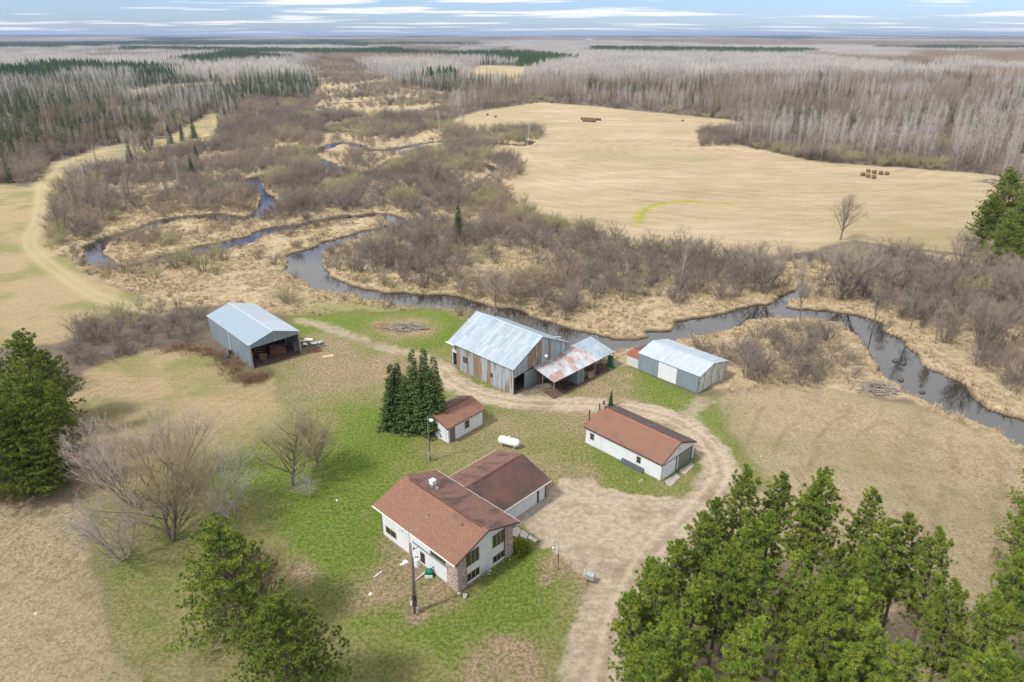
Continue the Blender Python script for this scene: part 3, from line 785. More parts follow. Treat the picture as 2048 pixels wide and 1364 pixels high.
# chimney flue: square pale stack with slotted cap
def on_roof(B, s, v): return Vector(B.roof_pt(s, v, .12))
p = on_roof(H1, 9.2, H1.Rv + 1.0)
m = MB()
m.box(p.x - .23, p.x + .23, p.y - .23, p.y + .23, p.z - .3, p.z + .5)
ch = m.obj('chimney', M['galv'], H1.root)
for k in range(3):
    MB().box(p.x - .28, p.x + .28, p.y - .28, p.y + .28, p.z + .52 + k * .13, p.z + .58 + k * .13).obj('louvre', M['trim'], ch)
MB().box(p.x - .3, p.x + .3, p.y - .3, p.y + .3, p.z + .92, p.z + 1.0).obj('cap', M['white'], ch)
MB().box(p.x - .18, p.x + .18, p.y - .18, p.y + .18, p.z + .5, p.z + .92).obj('flue', M['galv'], ch)
MB().box(p.x - .5, p.x + .45, p.y - .42, p.y + .42, p.z - .06, p.z + .02).obj('flashing', M['galv'], ch)
p = on_roof(H1, 6.3, 1.6)
MB().tube(p - Vector((0, 0, .2)), p + Vector((0, 0, .42)), .06).tube(p + Vector((0, 0, -.1)), p + Vector((0, 0, .06)), .16, .10).obj('vent_pipe', M['galv'], H1.root)
p = on_roof(H1, 2.3, H1.Rv - .95)
MB().box(p.x - .16, p.x + .16, p.y - .14, p.y + .14, p.z - .1, p.z + .09).obj('roof_vent', M['browntrim'], H1.root)
MB().box(11.2, 12.0, .02, .16, 3.98, 4.05).obj('drip_edge', M['trim'], H1.root)

# ---- attached garage
Q = (3.94, 66.026, 3.949, 9.3, 8.111, 2.569, 3.935, 0.523, 0.407, 0.512)
A1 = Bld('attached_garage', 'attached garage with dark brown roof joined to the back of the white house', 'garage', Q)
A1.W = 8.111; 
# here the near long wall (v = 0) faces the yard; the front gable faces away towards the fields
A1.Ln = 7.2
A1.slab('near', 0, A1.Ln, -.3, A1.he + .1, -.14, 0, 'wall', M['panel'])
A1.slab('right', 0, A1.Ln, -.3, A1.he + .1, -.14, 0, 'wall', M['panel'])
A1.gable_wall('front', M['panel'])
_og = A1.og; 
A1.roof_piece(-_og, A1.Ln + .95, -A1.oe, A1.Rv, M['shingle_shaded'], 'roof_slope', .14)
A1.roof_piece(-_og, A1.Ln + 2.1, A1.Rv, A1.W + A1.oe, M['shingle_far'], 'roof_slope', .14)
A1.roof_piece(A1.Ln + .951, A1.Ln + 2.1, A1.Rv * .62, A1.Rv, M['shingle_shaded'], 'roof_slope', .14)
A1.roof_piece(.3, A1.Ln + .6, A1.Rv - .22, A1.Rv, M['ridge'], 'ridge_vent', .07, .16)
A1.roof_piece(.3, A1.Ln + .6, A1.Rv, A1.Rv + .22, M['shingle_far'], 'ridge_vent', .07, .16)
A1.Ln2 = A1.Ln; A1.fascia(M['trim'], eaves=('near', 'right'), ends=())
A1.fascia(M['browntrim'], eaves=(), ends=('front',))
gd = A1.slab('near', 1.55, 6.6, .05, 2.25, 0, .04, 'garage_door', M['white'])
for k in range(4): A1.slab('near', 1.6, 6.55, .08 + k * .54, .08 + k * .54 + .5, .04, .06, 'door_panel', M['white'], gd)
A1.slab('near', 1.2, 1.5, .05, 2.25, 0, .05, 'door_jamb', M['darktrim'])
A1.slab('near', 0, .08, -.2, 2.5, 0, .06, 'corner_trim', M['browntrim'])
A1.slab('front', .0, .08, -.2, 2.5, 0, .06, 'corner_trim', M['browntrim'])

# ---- small white shed
Q = (-8.432, 77.785, 0.843, 6.533, -5.112, 2.431, 3.372, .2, 0.403, 0.499)
S1 = Bld('small_shed', 'small white shed with brown gable roof beside the dark spruces', 'shed', Q)
for w_ in ('near', 'right'): S1.slab(w_, 0, S1.Ln, -.3, S1.he + .05, -.1, 0, 'wall', M['panel'])
S1.gable_wall('front', M['panel']); S1.gable_wall('back', M['panel'])
S1.simple_roof(M['shingle'], M['shingle_far'], .1)
S1.fascia(M['browntrim'], h=.1)
S1.roof_piece(1.0, S1.Ln - .3, S1.Rv - .16, S1.Rv, M['ridge'], 'ridge_vent', .06, .12)
S1.roof_piece(1.0, S1.Ln - .3, S1.Rv, S1.Rv + .16, M['shingle_far'], 'ridge_vent', .06, .12)
dd = S1.slab('near', .25, 1.15, .0, 2.05, 0, .05, 'door', M['mauve'])
S1.slab('near', .36, 1.04, .1, 1.95, .05, .065, 'door_panel', M['mauve'], dd)
S1.window('near', 3.0, 3.85, .85, 2.05, 1, 'tantrim', 'glass', hs=1)
S1.window('front', 2.1, 2.95, .95, 2.15, 1, 'tantrim', 'glass', hs=1)
S1.slab('near', 0, S1.Ln, -.3, .1, 0, .03, 'footing', M['concrete'])
S1.slab('front', .45, .5, .2, 1.9, 0, .04, 'downpipe', M['galv'])

# ---- detached garage
Q = (18.236, 69.305, 2.34, 12.121, 7.199, 2.504, 3.966, 0.22, 0.12, 0.493)
D1 = Bld('detached_garage', 'long white garage with red brown shingle roof and two doors beside the dirt drive', 'garage', Q)
D1.slab('near', 0, D1.Ln, .12, D1.he + .05, -.12, 0, 'wall', M['siding'])
D1.slab('right', 0, D1.Ln, .12, D1.he + .05, -.12, 0, 'wall', M['siding'])
D1.gable_wall('front', M['siding'], z0=.1); D1.gable_wall('back', M['siding'], z0=.1)
for w_ in ('near', 'right'): D1.slab(w_, 0, D1.Ln, -.3, .12, -.1, .02, 'footing', M['concrete'])
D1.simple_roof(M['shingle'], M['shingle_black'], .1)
D1.fascia(M['darktrim'], h=.1)
D1.roof_piece(-D1.og, D1.Ln + D1.og, D1.Rv - .15, D1.Rv + .0, M['ridge2'], 'ridge_cap', .03, .12)
D1.window('near', 3.1, 3.75, 1.0, 1.95, 1, 'tantrim', 'glass', hs=1)
D1.window('near', 10.6, 11.3, 1.0, 1.95, 1, 'tantrim', 'glass', hs=1)
g1 = D1.slab('front', .35, 3.0, .0, 2.1, 0, .03, 'garage_door', M['white'], label='bright white garage door')
for k in range(4): D1.slab('front', .42, 2.93, .06 + k * .51, .06 + k * .51 + .47, .03, .05, 'door_panel', M['white'], g1)
g2 = D1.slab('front', 3.65, 6.45, .0, 2.1, 0, .03, 'garage_door', M['greydoor'], label='grey green garage door')
for k in range(4): D1.slab('front', 3.72, 6.38, .06 + k * .51, .06 + k * .51 + .47, .03, .05, 'door_panel', M['greydoor'], g2)
D1.slab('front', 3.02, 3.2, .0, 2.15, 0, .07, 'door_jamb', M['darktrim'])
D1.slab('front', 6.47, 6.65, .0, 2.15, 0, .07, 'door_jamb', M['darktrim'])
D1.slab('front', .3, 6.7, 2.12, 2.2, 0, .05, 'lintel', M['darktrim'])
p = Vector(D1.P(D1.Ln - .1, D1.Rv - .1, D1.hr))
chb = MB().box(p.x - .3, p.x + .3, p.y - .3, p.y + .3, p.z - .6, p.z + .55).obj('chimney', M['concrete'], D1.root)
MB().tube((p.x, p.y, p.z + .55), (p.x, p.y, p.z + 1.1), .16).obj('flue', M['rustymetal'], chb)
# dark board leaning on the garage wall
F = D1.face('near')
mb = MB(); mb.hexa([F(2.5, 0, .34), F(5.9, 0, .34), F(5.9, 0, .40), F(2.5, 0, .40), F(2.5, .62, .04), F(5.9, .62, .04), F(5.9, .62, .1), F(2.5, .62, .1)])
o = mesh_obj('leaning_panel', [ (Matrix.Translation((D1.ox, D1.oy, 0)) @ Matrix.Rotation(D1.th, 4, 'Z')) @ Vector(v) for v in mb.v], mb.f, M['darkpanel'], recalc=True)
tag(o, 'long dark grey panel leaning on the side wall of the detached garage', 'panel')

# ---- barn, clad in separate sheets
Q = (0.196, 91.248, 2.366, 12.905, 13.083, 4.449, 7.725, 0.30, 0.25, 0.476)
BN = Bld('barn', 'big weathered barn with rusty tin walls and a pale steel roof by the river', 'barn', Q)
rng = random.Random(4)
nsh = 16; w_ = (BN.Ln - .0) / nsh
for k in range(nsh):
    s = k * w_
    jut = rng.uniform(0, .025)
    BN.slab('near', s + .01, s + w_ - .01, -.3, BN.he + .02, -.06, jut, 'wall_sheet', M['sheet_wall'])
BN.slab('near', 0, BN.Ln, -.2, BN.he - .05, -.12, -.06, 'wall_frame', M['wood'])
# recessed end bay at the left of the long wall
BN.slab('back', 0, 13.08, 2.4, BN.he + .05, -.12, 0, 'wall', M['steel_blue'])
BN.gable_wall('back', M['steel_blue'], z0=BN.he)
for s0, s1 in ((3, 13.08),): BN.slab('back', s0, s1, -.3, 2.4, -.12, 0, 'wall', M['steel_blue'])
BN.slab('right', 0, BN.Ln, -.3, BN.he, -.12, 0, 'wall', M['sheet_wall'])
# bay beyond: short extension under the same roof
Lx = 1.75
for (a, b, z0, z1) in ((BN.Ln, BN.Ln + Lx, 2.35, BN.he + .02), (BN.Ln + Lx - .25, BN.Ln + Lx, -.3, 2.35)):
    BN.slab('near', a, b, z0, z1, -.62, -.5, 'wall_sheet', M['white_ribbed'])
F = BN.face('near')
BN.slab('near', BN.Ln + .35, BN.Ln + .8, 2.9, 3.7, -.5, -.47, 'window', M['black'])
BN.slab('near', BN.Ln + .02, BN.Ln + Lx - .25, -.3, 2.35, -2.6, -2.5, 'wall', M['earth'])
for v0 in np.arange(.5, 12.6, 1.21):
    pass
mm = MB()
mm.hexa([BN.P(BN.Ln + Lx - .1, .5, -.3), BN.P(BN.Ln + Lx, .5, -.3), BN.P(BN.Ln + Lx, 12.6, -.3), BN.P(BN.Ln + Lx - .1, 12.6, -.3), BN.P(BN.Ln + Lx - .1, .5, BN.he - .1), BN.P(BN.Ln + Lx, .5, BN.he - .1), BN.P(BN.Ln + Lx, 12.6, BN.he - .1), BN.P(BN.Ln + Lx - .1, 12.6, BN.he - .1)])
mesh_obj('wall', mm.v, mm.f, M['steel_blue'], BN.root, recalc=True)
# roof sheets in three courses on the near slope, two on the far slope
def courses(B, s0, s1, v0, v1, ncol, nrow, mat, seed, up=.02, stag=.0):
    r = random.Random(seed); w = (s1 - s0) / ncol; h = (v1 - v0) / nrow
    for i in range(ncol):
        for j in range(nrow):
            lift = up + (j if v0 < B.Rv else (nrow - 1 - j)) * .012 + r.uniform(0, .012)
            B.roof_piece(s0 + i * w + .008, s0 + (i + 1) * w - .008, v0 + j * h - (.06 if j else 0), v0 + (j + 1) * h, mat, 'roof_sheet', .03, lift)
courses(BN, -BN.og, BN.Ln + Lx + .1, -.30, BN.Rv, 17, 3, M['sheet_roof'], 5)
courses(BN, -BN.og, BN.Ln + Lx + .1, BN.Rv, BN.W + .3, 17, 2, M['sheet_roof'], 6)
BN.roof_piece(-BN.og - .02, BN.Ln + Lx + .12, BN.Rv - .2, BN.Rv, M['roof_pale'], 'ridge_cap', .03, .12)
BN.roof_piece(-BN.og - .02, BN.Ln + Lx + .12, BN.Rv, BN.Rv + .2, M['roof_pale'], 'ridge_cap', .03, .12)
BN.roof_piece(-BN.og, BN.Ln + Lx, -.2, BN.Rv, M['wood'], 'rafters', .03, -.02)
BN.roof_piece(-BN.og, BN.Ln + Lx, BN.Rv, BN.W + .2, M['wood'], 'rafters', .03, -.02)
zz_ = BN.he - .1
MB().hexa([BN.P(BN.Ln + .1, -.42, zz_ - .2), BN.P(BN.Ln + Lx + .4, -.42, zz_ - .2), BN.P(BN.Ln + Lx + .4, -.32, zz_ - .2), BN.P(BN.Ln + .1, -.32, zz_ - .2), BN.P(BN.Ln + .1, -.42, zz_), BN.P(BN.Ln + Lx + .4, -.42, zz_), BN.P(BN.Ln + Lx + .4, -.32, zz_), BN.P(BN.Ln + .1, -.32, zz_)]).obj('fascia_board', M['trim'], BN.root)
BN.window('near', 10.2, 11.3, 1.75, 2.75, 2, 'darktrim', 'glass', 'wood')
BN.window('near', 4.4, 5.0, 1.3, 2.1, 1, 'wood', 'glass')
# front gable: sheets, open doorway at the near corner
vv = list(np.linspace(0, BN.W, 18))
for k in range(17):
    a, b = vv[k], vv[k + 1]
    if b <= BN.Rv or a >= BN.Rv: parts = [(a, b)]
    else: parts = [(a, BN.Rv), (BN.Rv, b)]
    for (a_, b_) in parts:
        z0 = (lambda v: 2.75 + .12 * v) if b_ < 5.0 else (lambda v: -.3)
        if b_ < 5.0:
            BN.gable_wall('front', M['sheet_wall'], a_ + .008, b_ - .008, z0, 'wall_sheet', .05)
        else:
            BN.gable_wall('front', M['sheet_wall'], a_ + .008, b_ - .008, -.3, 'wall_sheet', .05)
BN.slab('front', 2.35, 5.1, -.25, 3.0, .02, .08, 'sliding_door', M['steel_blue'])
BN.slab('front', 0, .12, -.3, 4.4, -.12, .03, 'corner_post', M['wood'])
lampo = MB().tube(BN.P(-.1, 6.3, 4.4), BN.P(-.9, 6.3, 4.9), .04).obj('yard_lamp', M['galv'], BN.root)
MB().lathe([(0, .12), (.2, .1), (.28, -.05), (.2, -.2), (0, -.25)], BN.P(-.95, 6.3, 4.8)).obj('lamp_shade', M['white'], lampo)
BN.slab('front', 5.3, 5.4, 1.5, 4.4, .02, .06, 'conduit', M['darktrim'])
# inner darkness is real: the earth floor
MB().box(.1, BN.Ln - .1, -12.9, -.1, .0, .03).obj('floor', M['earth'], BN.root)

# ---- carport lean-to in front of the barn gable
cA = G(1061.4, 731.4, 3.1); cB = G(1108, 765.7, 2.75); cC = G(1229.9, 703.8, 2.75); cD = G(1181.9, 673.3, 3.6)
LT = thing('open_lean_to', 'open lean-to with patchy rust-red and silver tin roof against the barn', 'lean-to', (cB[0], cB[1], 0))
o0 = Vector((cB[0], cB[1], 0))
def lt(u, v, z=None):
    """u from the near corner along the front edge, v back towards the barn"""
    b = Vector((*cB, 2.75)); c = Vector((*cC, 2.75)); a = Vector((*cA, 3.1)); d = Vector((*cD, 3.6))
    p = (b * (1 - u) + c * u) * (1 - v) + (a * (1 - u) + d * u) * v
    if z is not None: p.z = z
    return p - o0
r_ = random.Random(9)
for i in range(15):
    for j in range(3):
        u0, u1, v0, v1 = i / 15, (i + 1) / 15, j / 3, (j + 1) / 3
        m = MB(); e = .0007
        t = .025; up = j * .014 + r_.uniform(0, .012)
        q = [lt(u0 + e, v0), lt(u1 - e, v0), lt(u1 - e, v1 + .01), lt(u0 + e, v1 + .01)]
        m.hexa([p + Vector((0, 0, up)) for p in q] + [p + Vector((0, 0, up + t)) for p in q])
        mat = M['sheet_rust'] if i < 11 else M['sheet_roof']
        if i == 10 and j == 2: mat = M['sheet_roof']
        mesh_obj('roof_sheet', m.v, m.f, mat, LT, recalc=True)
for (u, v) in ((0.01, .02), (0.01, .5), (.45, .02), (.66, .02), (.83, .02), (.985, .02), (.985, .5), (.985, .95), (.5, .5), (.75, .5)):
    p = lt(u, v); MB().tube((p.x, p.y, -.2), (p.x, p.y, p.z - .01), .07, .06, 7).obj('post', M['wood'], LT)
for v in (.02, .5, .97):
    a, b = lt(0.005, v), lt(.995, v); a.z -= .1; b.z -= .1
    MB().tube(a, b, .06, .06, 4).obj('beam', M['wood'], LT)
p, q = lt(.02, .5, .7), lt(.4, .3, .75)
MB().tube(p, q, .05).obj('rail', M['wood'], LT)
def wallq(a, b, z1, name, mat, parent, z0=-.2, t=.05):
    d = (b - a).normalized(); nn = Vector((-d.y, d.x, 0)) * t
    m = MB(); m.hexa([(a.x, a.y, z0), (b.x, b.y, z0), (b.x + nn.x, b.y + nn.y, z0), (a.x + nn.x, a.y + nn.y, z0), (a.x, a.y, z1), (b.x, b.y, z1), (b.x + nn.x, b.y + nn.y, z1), (a.x + nn.x, a.y + nn.y, z1)])
    return mesh_obj(name, m.v, m.f, mat, parent, recalc=True)
wallq(lt(.40, .06), lt(.50, .06), 2.7, 'wall', M['steel_blue'], LT)
wallq(lt(.40, .06), lt(.33, .9), 2.9, 'wall', M['steel_blue'], LT)
wallq(lt(.50, .06), lt(.52, .9), 2.9, 'wall', M['steel_blue'], LT)
wallq(lt(.52, .93), lt(.99, .93), 3.3, 'wall', M['wood'], LT)
mm = MB(); q = [lt(0, -.02, .012), lt(1, -.02, .012), lt(1, 1, .012), lt(0, 1, .012)]
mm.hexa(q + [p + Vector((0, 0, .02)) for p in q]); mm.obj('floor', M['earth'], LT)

# ---- open equipment shed
Q = (-42.451, 100.218, 2.323, 17.52, 8.655, 4.13, 5.474, 0.159, 0.15, 0.49)
E1 = Bld('equipment_shed', 'blue grey steel shed open at the front with junk inside', 'shed', Q)
k9 = 9
for k in range(k9):
    s = k * E1.Ln / k9
    E1.slab('near', s + .01, s + E1.Ln / k9 - .01, .0, E1.he + .02, -.06, .0 + .006 * (k % 2), 'wall_sheet', M['steel_blue'])
for k in range(k9):
    s = k * E1.Ln / k9
    E1.slab('right', s + .01, s + E1.Ln / k9 - .01, .0, E1.he + .02, -.06, 0, 'wall_sheet', M['steel_blue'])
E1.gable_wall('back', M['steel_blue'])
E1.gable_wall('front', M['steel_blue'], z0=lambda v: 3.55 + .1 * v / E1.W, name='gable_sheet', t=.06)
E1.roof_piece(-E1.og, E1.Ln + E1.og, -E1.oe, E1.Rv, M['roof_blue'], 'roof_slope', .05)
nb = 5.6
E1.roof_piece(-E1.og, nb, E1.Rv, E1.W + E1.oe, M['roof_pale'], 'roof_slope', .05)
n_ = 16
for k in range(n_):
    s = nb + k * (E1.Ln + E1.og - nb) / n_
    E1.roof_piece(s + .03, s + (E1.Ln + E1.og - nb) / n_ - .03, E1.Rv, E1.W + E1.oe, M['roof_pale'], 'roof_sheet', .04, .02 + .0 * k)
E1.roof_piece(nb, E1.Ln + E1.og, E1.Rv, E1.W + E1.oe, M['steel_blue'], 'roof_base', .012, .004)
E1.roof_piece(-E1.og, E1.Ln + E1.og, E1.Rv - .22, E1.Rv, M['roof_pale'], 'ridge_cap', .02, .08)
E1.roof_piece(-E1.og, E1.Ln + E1.og, E1.Rv, E1.Rv + .22, M['roof_pale'], 'ridge_cap', .02, .08)
for v in (.0, E1.W - .2): E1.slab('front', v, v + .2, -.2, 4.1, -.2, .04, 'post', M['galv'])
E1.slab('front', E1.Rv - .06, E1.Rv + .12, 3.6, 5.3, 0, .04, 'gable_rib', M['galv'])
for s in (4.4, 8.8, 13.1):
    E1.slab('right', s, s + .2, -.2, 4.1, -.3, -.1, 'post', M['wood']); E1.slab('near', s, s + .2, -.2, 4.1, -.3, -.1, 'post', M['wood'])
F = E1.face('near'); MB().tube(F(8.3, 3.9, .1), F(8.3, .5, .1), .07).tube(F(8.3, .5, .1), F(8.3, .25, .45), .07).obj('downpipe', M['trim'], E1.root)
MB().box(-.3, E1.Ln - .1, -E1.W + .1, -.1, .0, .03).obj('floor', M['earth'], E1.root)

# ---- machine shed
Q = (28.2, 91.6, 2.322, 11.2, 8.0, 3.0, 4.0, 0.05, 0.2, 0.46)
def fit_note(): pass
F1 = Bld('machine_shed', 'low steel shed with pale roof and blue grey sliding doors near the river', 'shed', Q)
F1.slab('near', .08, 3.85, .12, 2.9, 0, .05, 'sliding_door', M['steel_blue'])
F1.slab('near', 3.9, 7.35, .12, 2.95, -.06, .0, 'wall', M['siding'], label='white middle panel with lap lines')
F1.slab('near', 7.4, F1.Ln, .12, 2.9, 0, .05, 'sliding_door', M['steel_blue'])
F1.slab('near', 0, F1.Ln, 2.9, 3.0, -.04, .06, 'door_track', M['darktrim'])
F1.slab('near', 0, F1.Ln, -.2, .1, -.2, -.08, 'sill', M['darktrim'])
F1.slab('near', 0, F1.Ln, -.2, 2.9, -.2, -.1, 'wall', M['darktrim'])
F1.slab('right', 0, F1.Ln, -.2, 3.0, -.1, 0, 'wall', M['white_ribbed'])
F1.gable_wall('front', M['blotch'], t=.05); F1.gable_wall('back', M['white_ribbed'], t=.05)
for v in (1.6, 3.7, 5.9, 7.3): F1.slab('front', v, v + .05, 0, F1.zroof(v) - .2, 0, .03, 'batten', M['darktrim'])
F1.slab('front', 0, .14, -.1, 2.95, 0, .05, 'corner_post', M['darktrim'])
courses(F1, -F1.og, F1.Ln + .2, -.1, F1.Rv, 12, 1, M['roof_pale'], 3)
courses(F1, -F1.og, F1.Ln + .2, F1.Rv, F1.W + .1, 12, 1, M['roof_pale'], 8)
F1.roof_piece(-F1.og, F1.Ln + .2, F1.Rv - .15, F1.Rv, M['roof_pale'], 'ridge_cap', .02, .07)
# small lean-to at its left end
lt1 = [F1.P(F1.Ln + .15, .35, 0), F1.P(F1.Ln + 2.6, .35, 0), F1.P(F1.Ln + 2.6, 5.6, 0), F1.P(F1.Ln + .15, 5.6, 0)]
LR = thing('small_lean_to', 'little white lean-to with red tin roof on the left end of the machine shed', 'lean-to', (F1.ox, F1.oy, 0), F1.th)
m = MB(); m.hexa([(x, y, -.1) for x, y, z in lt1[:2]] + [(lt1[1][0], lt1[1][1] - .1, -.1), (lt1[0][0], lt1[0][1] - .1, -.1)] + [(lt1[0][0], lt1[0][1], 1.9), (lt1[1][0], lt1[1][1], 1.9), (lt1[1][0], lt1[1][1] - .1, 1.9), (lt1[0][0], lt1[0][1] - .1, 1.9)])
mesh_obj('wall', m.v, m.f, M['white_ribbed'], LR, recalc=True)
m = MB(); m.box(lt1[1][0] - .1, lt1[1][0], lt1[2][1], lt1[1][1] - .1, -.1, 1.9); m.obj('wall', M['wood'], LR)
for k in range(5):
    x0 = lt1[0][0] + k * .52; 
    m = MB(); ya, yb, yc = lt1[1][1] + .25, lt1[1][1] - 1.6, lt1[2][1]
    m.hexa([(x0, ya, 1.92), (x0 + .5, ya, 1.9), (x0 + .5, yb, 2.3), (x0, yb, 2.32), (x0, ya, 1.95), (x0 + .5, ya, 1.93), (x0 + .5, yb, 2.33), (x0, yb, 2.35)])
    mesh_obj('roof_sheet', m.v, m.f, M['redroof'], LR, recalc=True)
    m = MB(); m.hexa([(x0, yb, 2.31), (x0 + .5, yb, 2.29), (x0 + .5, yc, 1.95), (x0, yc, 1.97), (x0, yb, 2.34), (x0 + .5, yb, 2.32), (x0 + .5, yc, 1.98), (x0, yc, 2.0)])
    mesh_obj('roof_sheet', m.v, m.f, M['browntrim'], LR, recalc=True)

# ------------------------------------------------------------------ vegetation: small plant builders made of tapered wood, spikes and needles
class Veg:
    def __init__(s): s.v = []; s.t = []; s.m = []; s.n = 0
    def _add(s, v, t, m):
        s.v.append(v.reshape(-1, 3)); s.t.append(t.reshape(-1, 3) + s.n); s.m.append(np.full(t.size // 3, m, np.int32)); s.n += v.size // 3
    @staticmethod
    def frame(D):
        D = D / (np.linalg.norm(D, axis=1, keepdims=True) + 1e-9)
        A = np.where(np.abs(D[:, 2:3]) > .9, np.array([[1., 0, 0]]), np.array([[0., 0, 1]]))
        U = np.cross(D, A); U /= np.linalg.norm(U, axis=1, keepdims=True) + 1e-9
        return D, U, np.cross(D, U)
    def spikes(s, P0, P1, r, m=0):
        P0 = np.asarray(P0, float).reshape(-1, 3); P1 = np.asarray(P1, float).reshape(-1, 3); k = len(P0)
        if not k: return
        r = np.broadcast_to(np.asarray(r, float), (k,))[:, None]
        D, U, W = s.frame(P1 - P0)
        a = [P0 + (U * math.cos(t) + W * math.sin(t)) * r for t in (0, 2.094, 4.189)]
        V = np.stack(a + [P1], 1)
        T = (np.arange(k) * 4)[:, None, None] + np.array([[0, 1, 3], [1, 2, 3], [2, 0, 3]])[None]
        s._add(V, T, m)
    def blades(s, P0, P1, w, m=0, seed=0):
        """flat tapered needles or leaves: one triangle each"""
        P0 = np.asarray(P0, float); P1 = np.asarray(P1, float); k = len(P0)
        rg = np.random.default_rng(seed)
        D, U, W = s.frame(P1 - P0); t = rg.uniform(0, 6.28, k)[:, None]
        o = (U * np.cos(t) + W * np.sin(t)) * np.broadcast_to(np.asarray(w, float), (k,))[:, None]
        s._add(np.stack([P0 - o, P0 + o, P1], 1), np.arange(k * 3).reshape(k, 1, 3), m)
    def frusta(s, P0, P1, r0, r1, n=5, m=0):
        P0 = np.asarray(P0, float).reshape(-1, 3); P1 = np.asarray(P1, float).reshape(-1, 3); k = len(P0)
        if not k: return
        r0 = np.broadcast_to(np.asarray(r0, float), (k,))[:, None]; r1 = np.broadcast_to(np.asarray(r1, float), (k,))[:, None]
        D, U, W = s.frame(P1 - P0); V = []
        for (P, r) in ((P0, r0), (P1, r1)):
            for i in range(n):
                t = 2 * math.pi * i / n; V.append(P + (U * math.cos(t) + W * math.sin(t)) * r)
        T = []
        for i in range(n): j = (i + 1) % n; T += [[i, j, n + j], [i, n + j, n + i]]
        s._add(np.stack(V, 1), (np.arange(k) * 2 * n)[:, None, None] + np.array(T)[None], m)
    def mesh(s, name, mats, only=None):
        V = np.concatenate(s.v); T = np.concatenate(s.t); Mi = np.concatenate(s.m)
        if only is not None:
            T = T[Mi == only]; u, inv = np.unique(T, return_inverse=True); V = V[u]; T = inv.reshape(-1, 3); Mi = np.zeros(len(T), np.int32)
        me = bpy.data.meshes.new(name); me.vertices.add(len(V)); me.vertices.foreach_set('co', V.astype(np.float32).ravel())
        me.loops.add(T.size); me.loops.foreach_set('vertex_index', T.astype(np.int32).ravel())
        me.polygons.add(len(T)); me.polygons.foreach_set('loop_start', np.arange(0, T.size, 3, dtype=np.int32))
        me.polygons.foreach_set('material_index', Mi)
        me.update()
        for m in (mats if only is None else [mats[only]]): me.materials.append(m)
        return me

def leaf_mat(name, c1, c2, scale=.9, rough=.75, rnd=.18, lo=.35, hi=.65):
    m = pm(name, c1, c2, scale, rough=rough, rnd=rnd, lo=lo, hi=hi, detail=4, spec=.2)
    return m
V_alder = leaf_mat('alder_twigs', (.12, .095, .075), (.22, .185, .155))
V_alder2 = leaf_mat('grey_brown_twigs', (.185, .14, .10), (.27, .215, .16))
V_redtwig = leaf_mat('red_brown_weeds', (.22, .13, .08), (.13, .08, .055))
V_willow = leaf_mat('budding_willow_twigs', (.31, .28, .15), (.24, .21, .12))
V_golden = leaf_mat('golden_willow_twigs', (.40, .31, .17), (.31, .24, .14))
V_maple = leaf_mat('purple_budding_maple_twigs', (.29, .235, .20), (.36, .30, .265))
V_pale = leaf_mat('silver_grey_twigs', (.36, .32, .30), (.28, .25, .235))
V_bark = leaf_mat('grey_bark', (.21, .18, .15), (.12, .10, .085), 3)
V_pbark = leaf_mat('pine_bark', (.17, .13, .11), (.10, .072, .06), 3)
V_aspen = leaf_mat('aspen_twigs', (.28, .262, .242), (.41, .385, .36), .3)
V_atrunk = leaf_mat('aspen_bark', (.46, .44, .41), (.27, .25, .23), 1.0)
V_birch = leaf_mat('white_birch_bark', (.75, .73, .70), (.55, .53, .50), 2.0)
V_needle = leaf_mat('pine_needles', (.12, .18, .022), (.23, .27, .036), .6, rnd=.16)
V_needle2 = leaf_mat('old_pine_needles', (.085, .14, .02), (.165, .215, .03), .6, rnd=.2)
V_spruce = leaf_mat('spruce_needles', (.035, .062, .016), (.065, .10, .026), .7, rnd=.25)
V_spruce_l = leaf_mat('spruce_tips', (.10, .135, .03), (.06, .09, .024), .7, rnd=.2)
V_tam = leaf_mat('tamarack_twigs', (.27, .175, .11), (.20, .135, .095), .5)
V_sedge = leaf_mat('dry_sedge', (.52, .42, .275), (.37, .285, .175), .05, rnd=.2)
V_yew = leaf_mat('yew_leaves', (.24, .26, .02), (.12, .15, .018), 2.5, rnd=0)

def unit(v): return v / (np.linalg.norm(v, axis=-1, keepdims=True) + 1e-9)

def mk_shrub(seed, h=4., sp=1.0, nst=16, ntw=15, r=.035, mats=(0, 0)):
    g = np.random.default_rng(seed); V = Veg()
    for i in range(nst):
        az = g.uniform(0, 6.28); tilt = abs(g.normal(.42, .22)) * sp; L = h * g.uniform(.6, 1.05)
        b = np.array([math.cos(az), math.sin(az), 0]) * g.uniform(0, .55) * sp
        d = np.array([math.cos(az) * math.sin(tilt), math.sin(az) * math.sin(tilt), math.cos(tilt)])
        p1 = b + d * L * .45; d2 = unit(d + np.array([math.cos(az), math.sin(az), -.1]) * .25 * sp + g.normal(0, .12, 3)); p2 = p1 + d2 * L * .55
        V.frusta([b - np.array([0, 0, .3])], [p1], r, r * .7, 3, 0); V.spikes([p1], [p2], r * .75, 0)
        t = g.uniform(.25, 1, ntw)[:, None]
        base = np.where(t < .45, b + (p1 - b) * t / .45, p1 + (p2 - p1) * (t - .45) / .55)
        dd = unit(np.array(d2)[None] * .7 + g.normal(0, .6, (ntw, 3)) + np.array([[0, 0, .35]]))
        ln = h * g.uniform(.16, .34, ntw)[:, None] * (1.15 - .4 * t)
        e = base + dd * ln
        V.spikes(base, e, r * .55, 1)
        k = ntw * 2; ii = g.integers(0, ntw, k); tt = g.uniform(.3, .9, k)[:, None]
        b2 = base[ii] + (e - base)[ii] * tt; d3 = unit(dd[ii] + g.normal(0, .55, (k, 3)) + np.array([[0, 0, .2]]))
        V.spikes(b2, b2 + d3 * ln[ii] * .55, r * .38, 1)
    return V

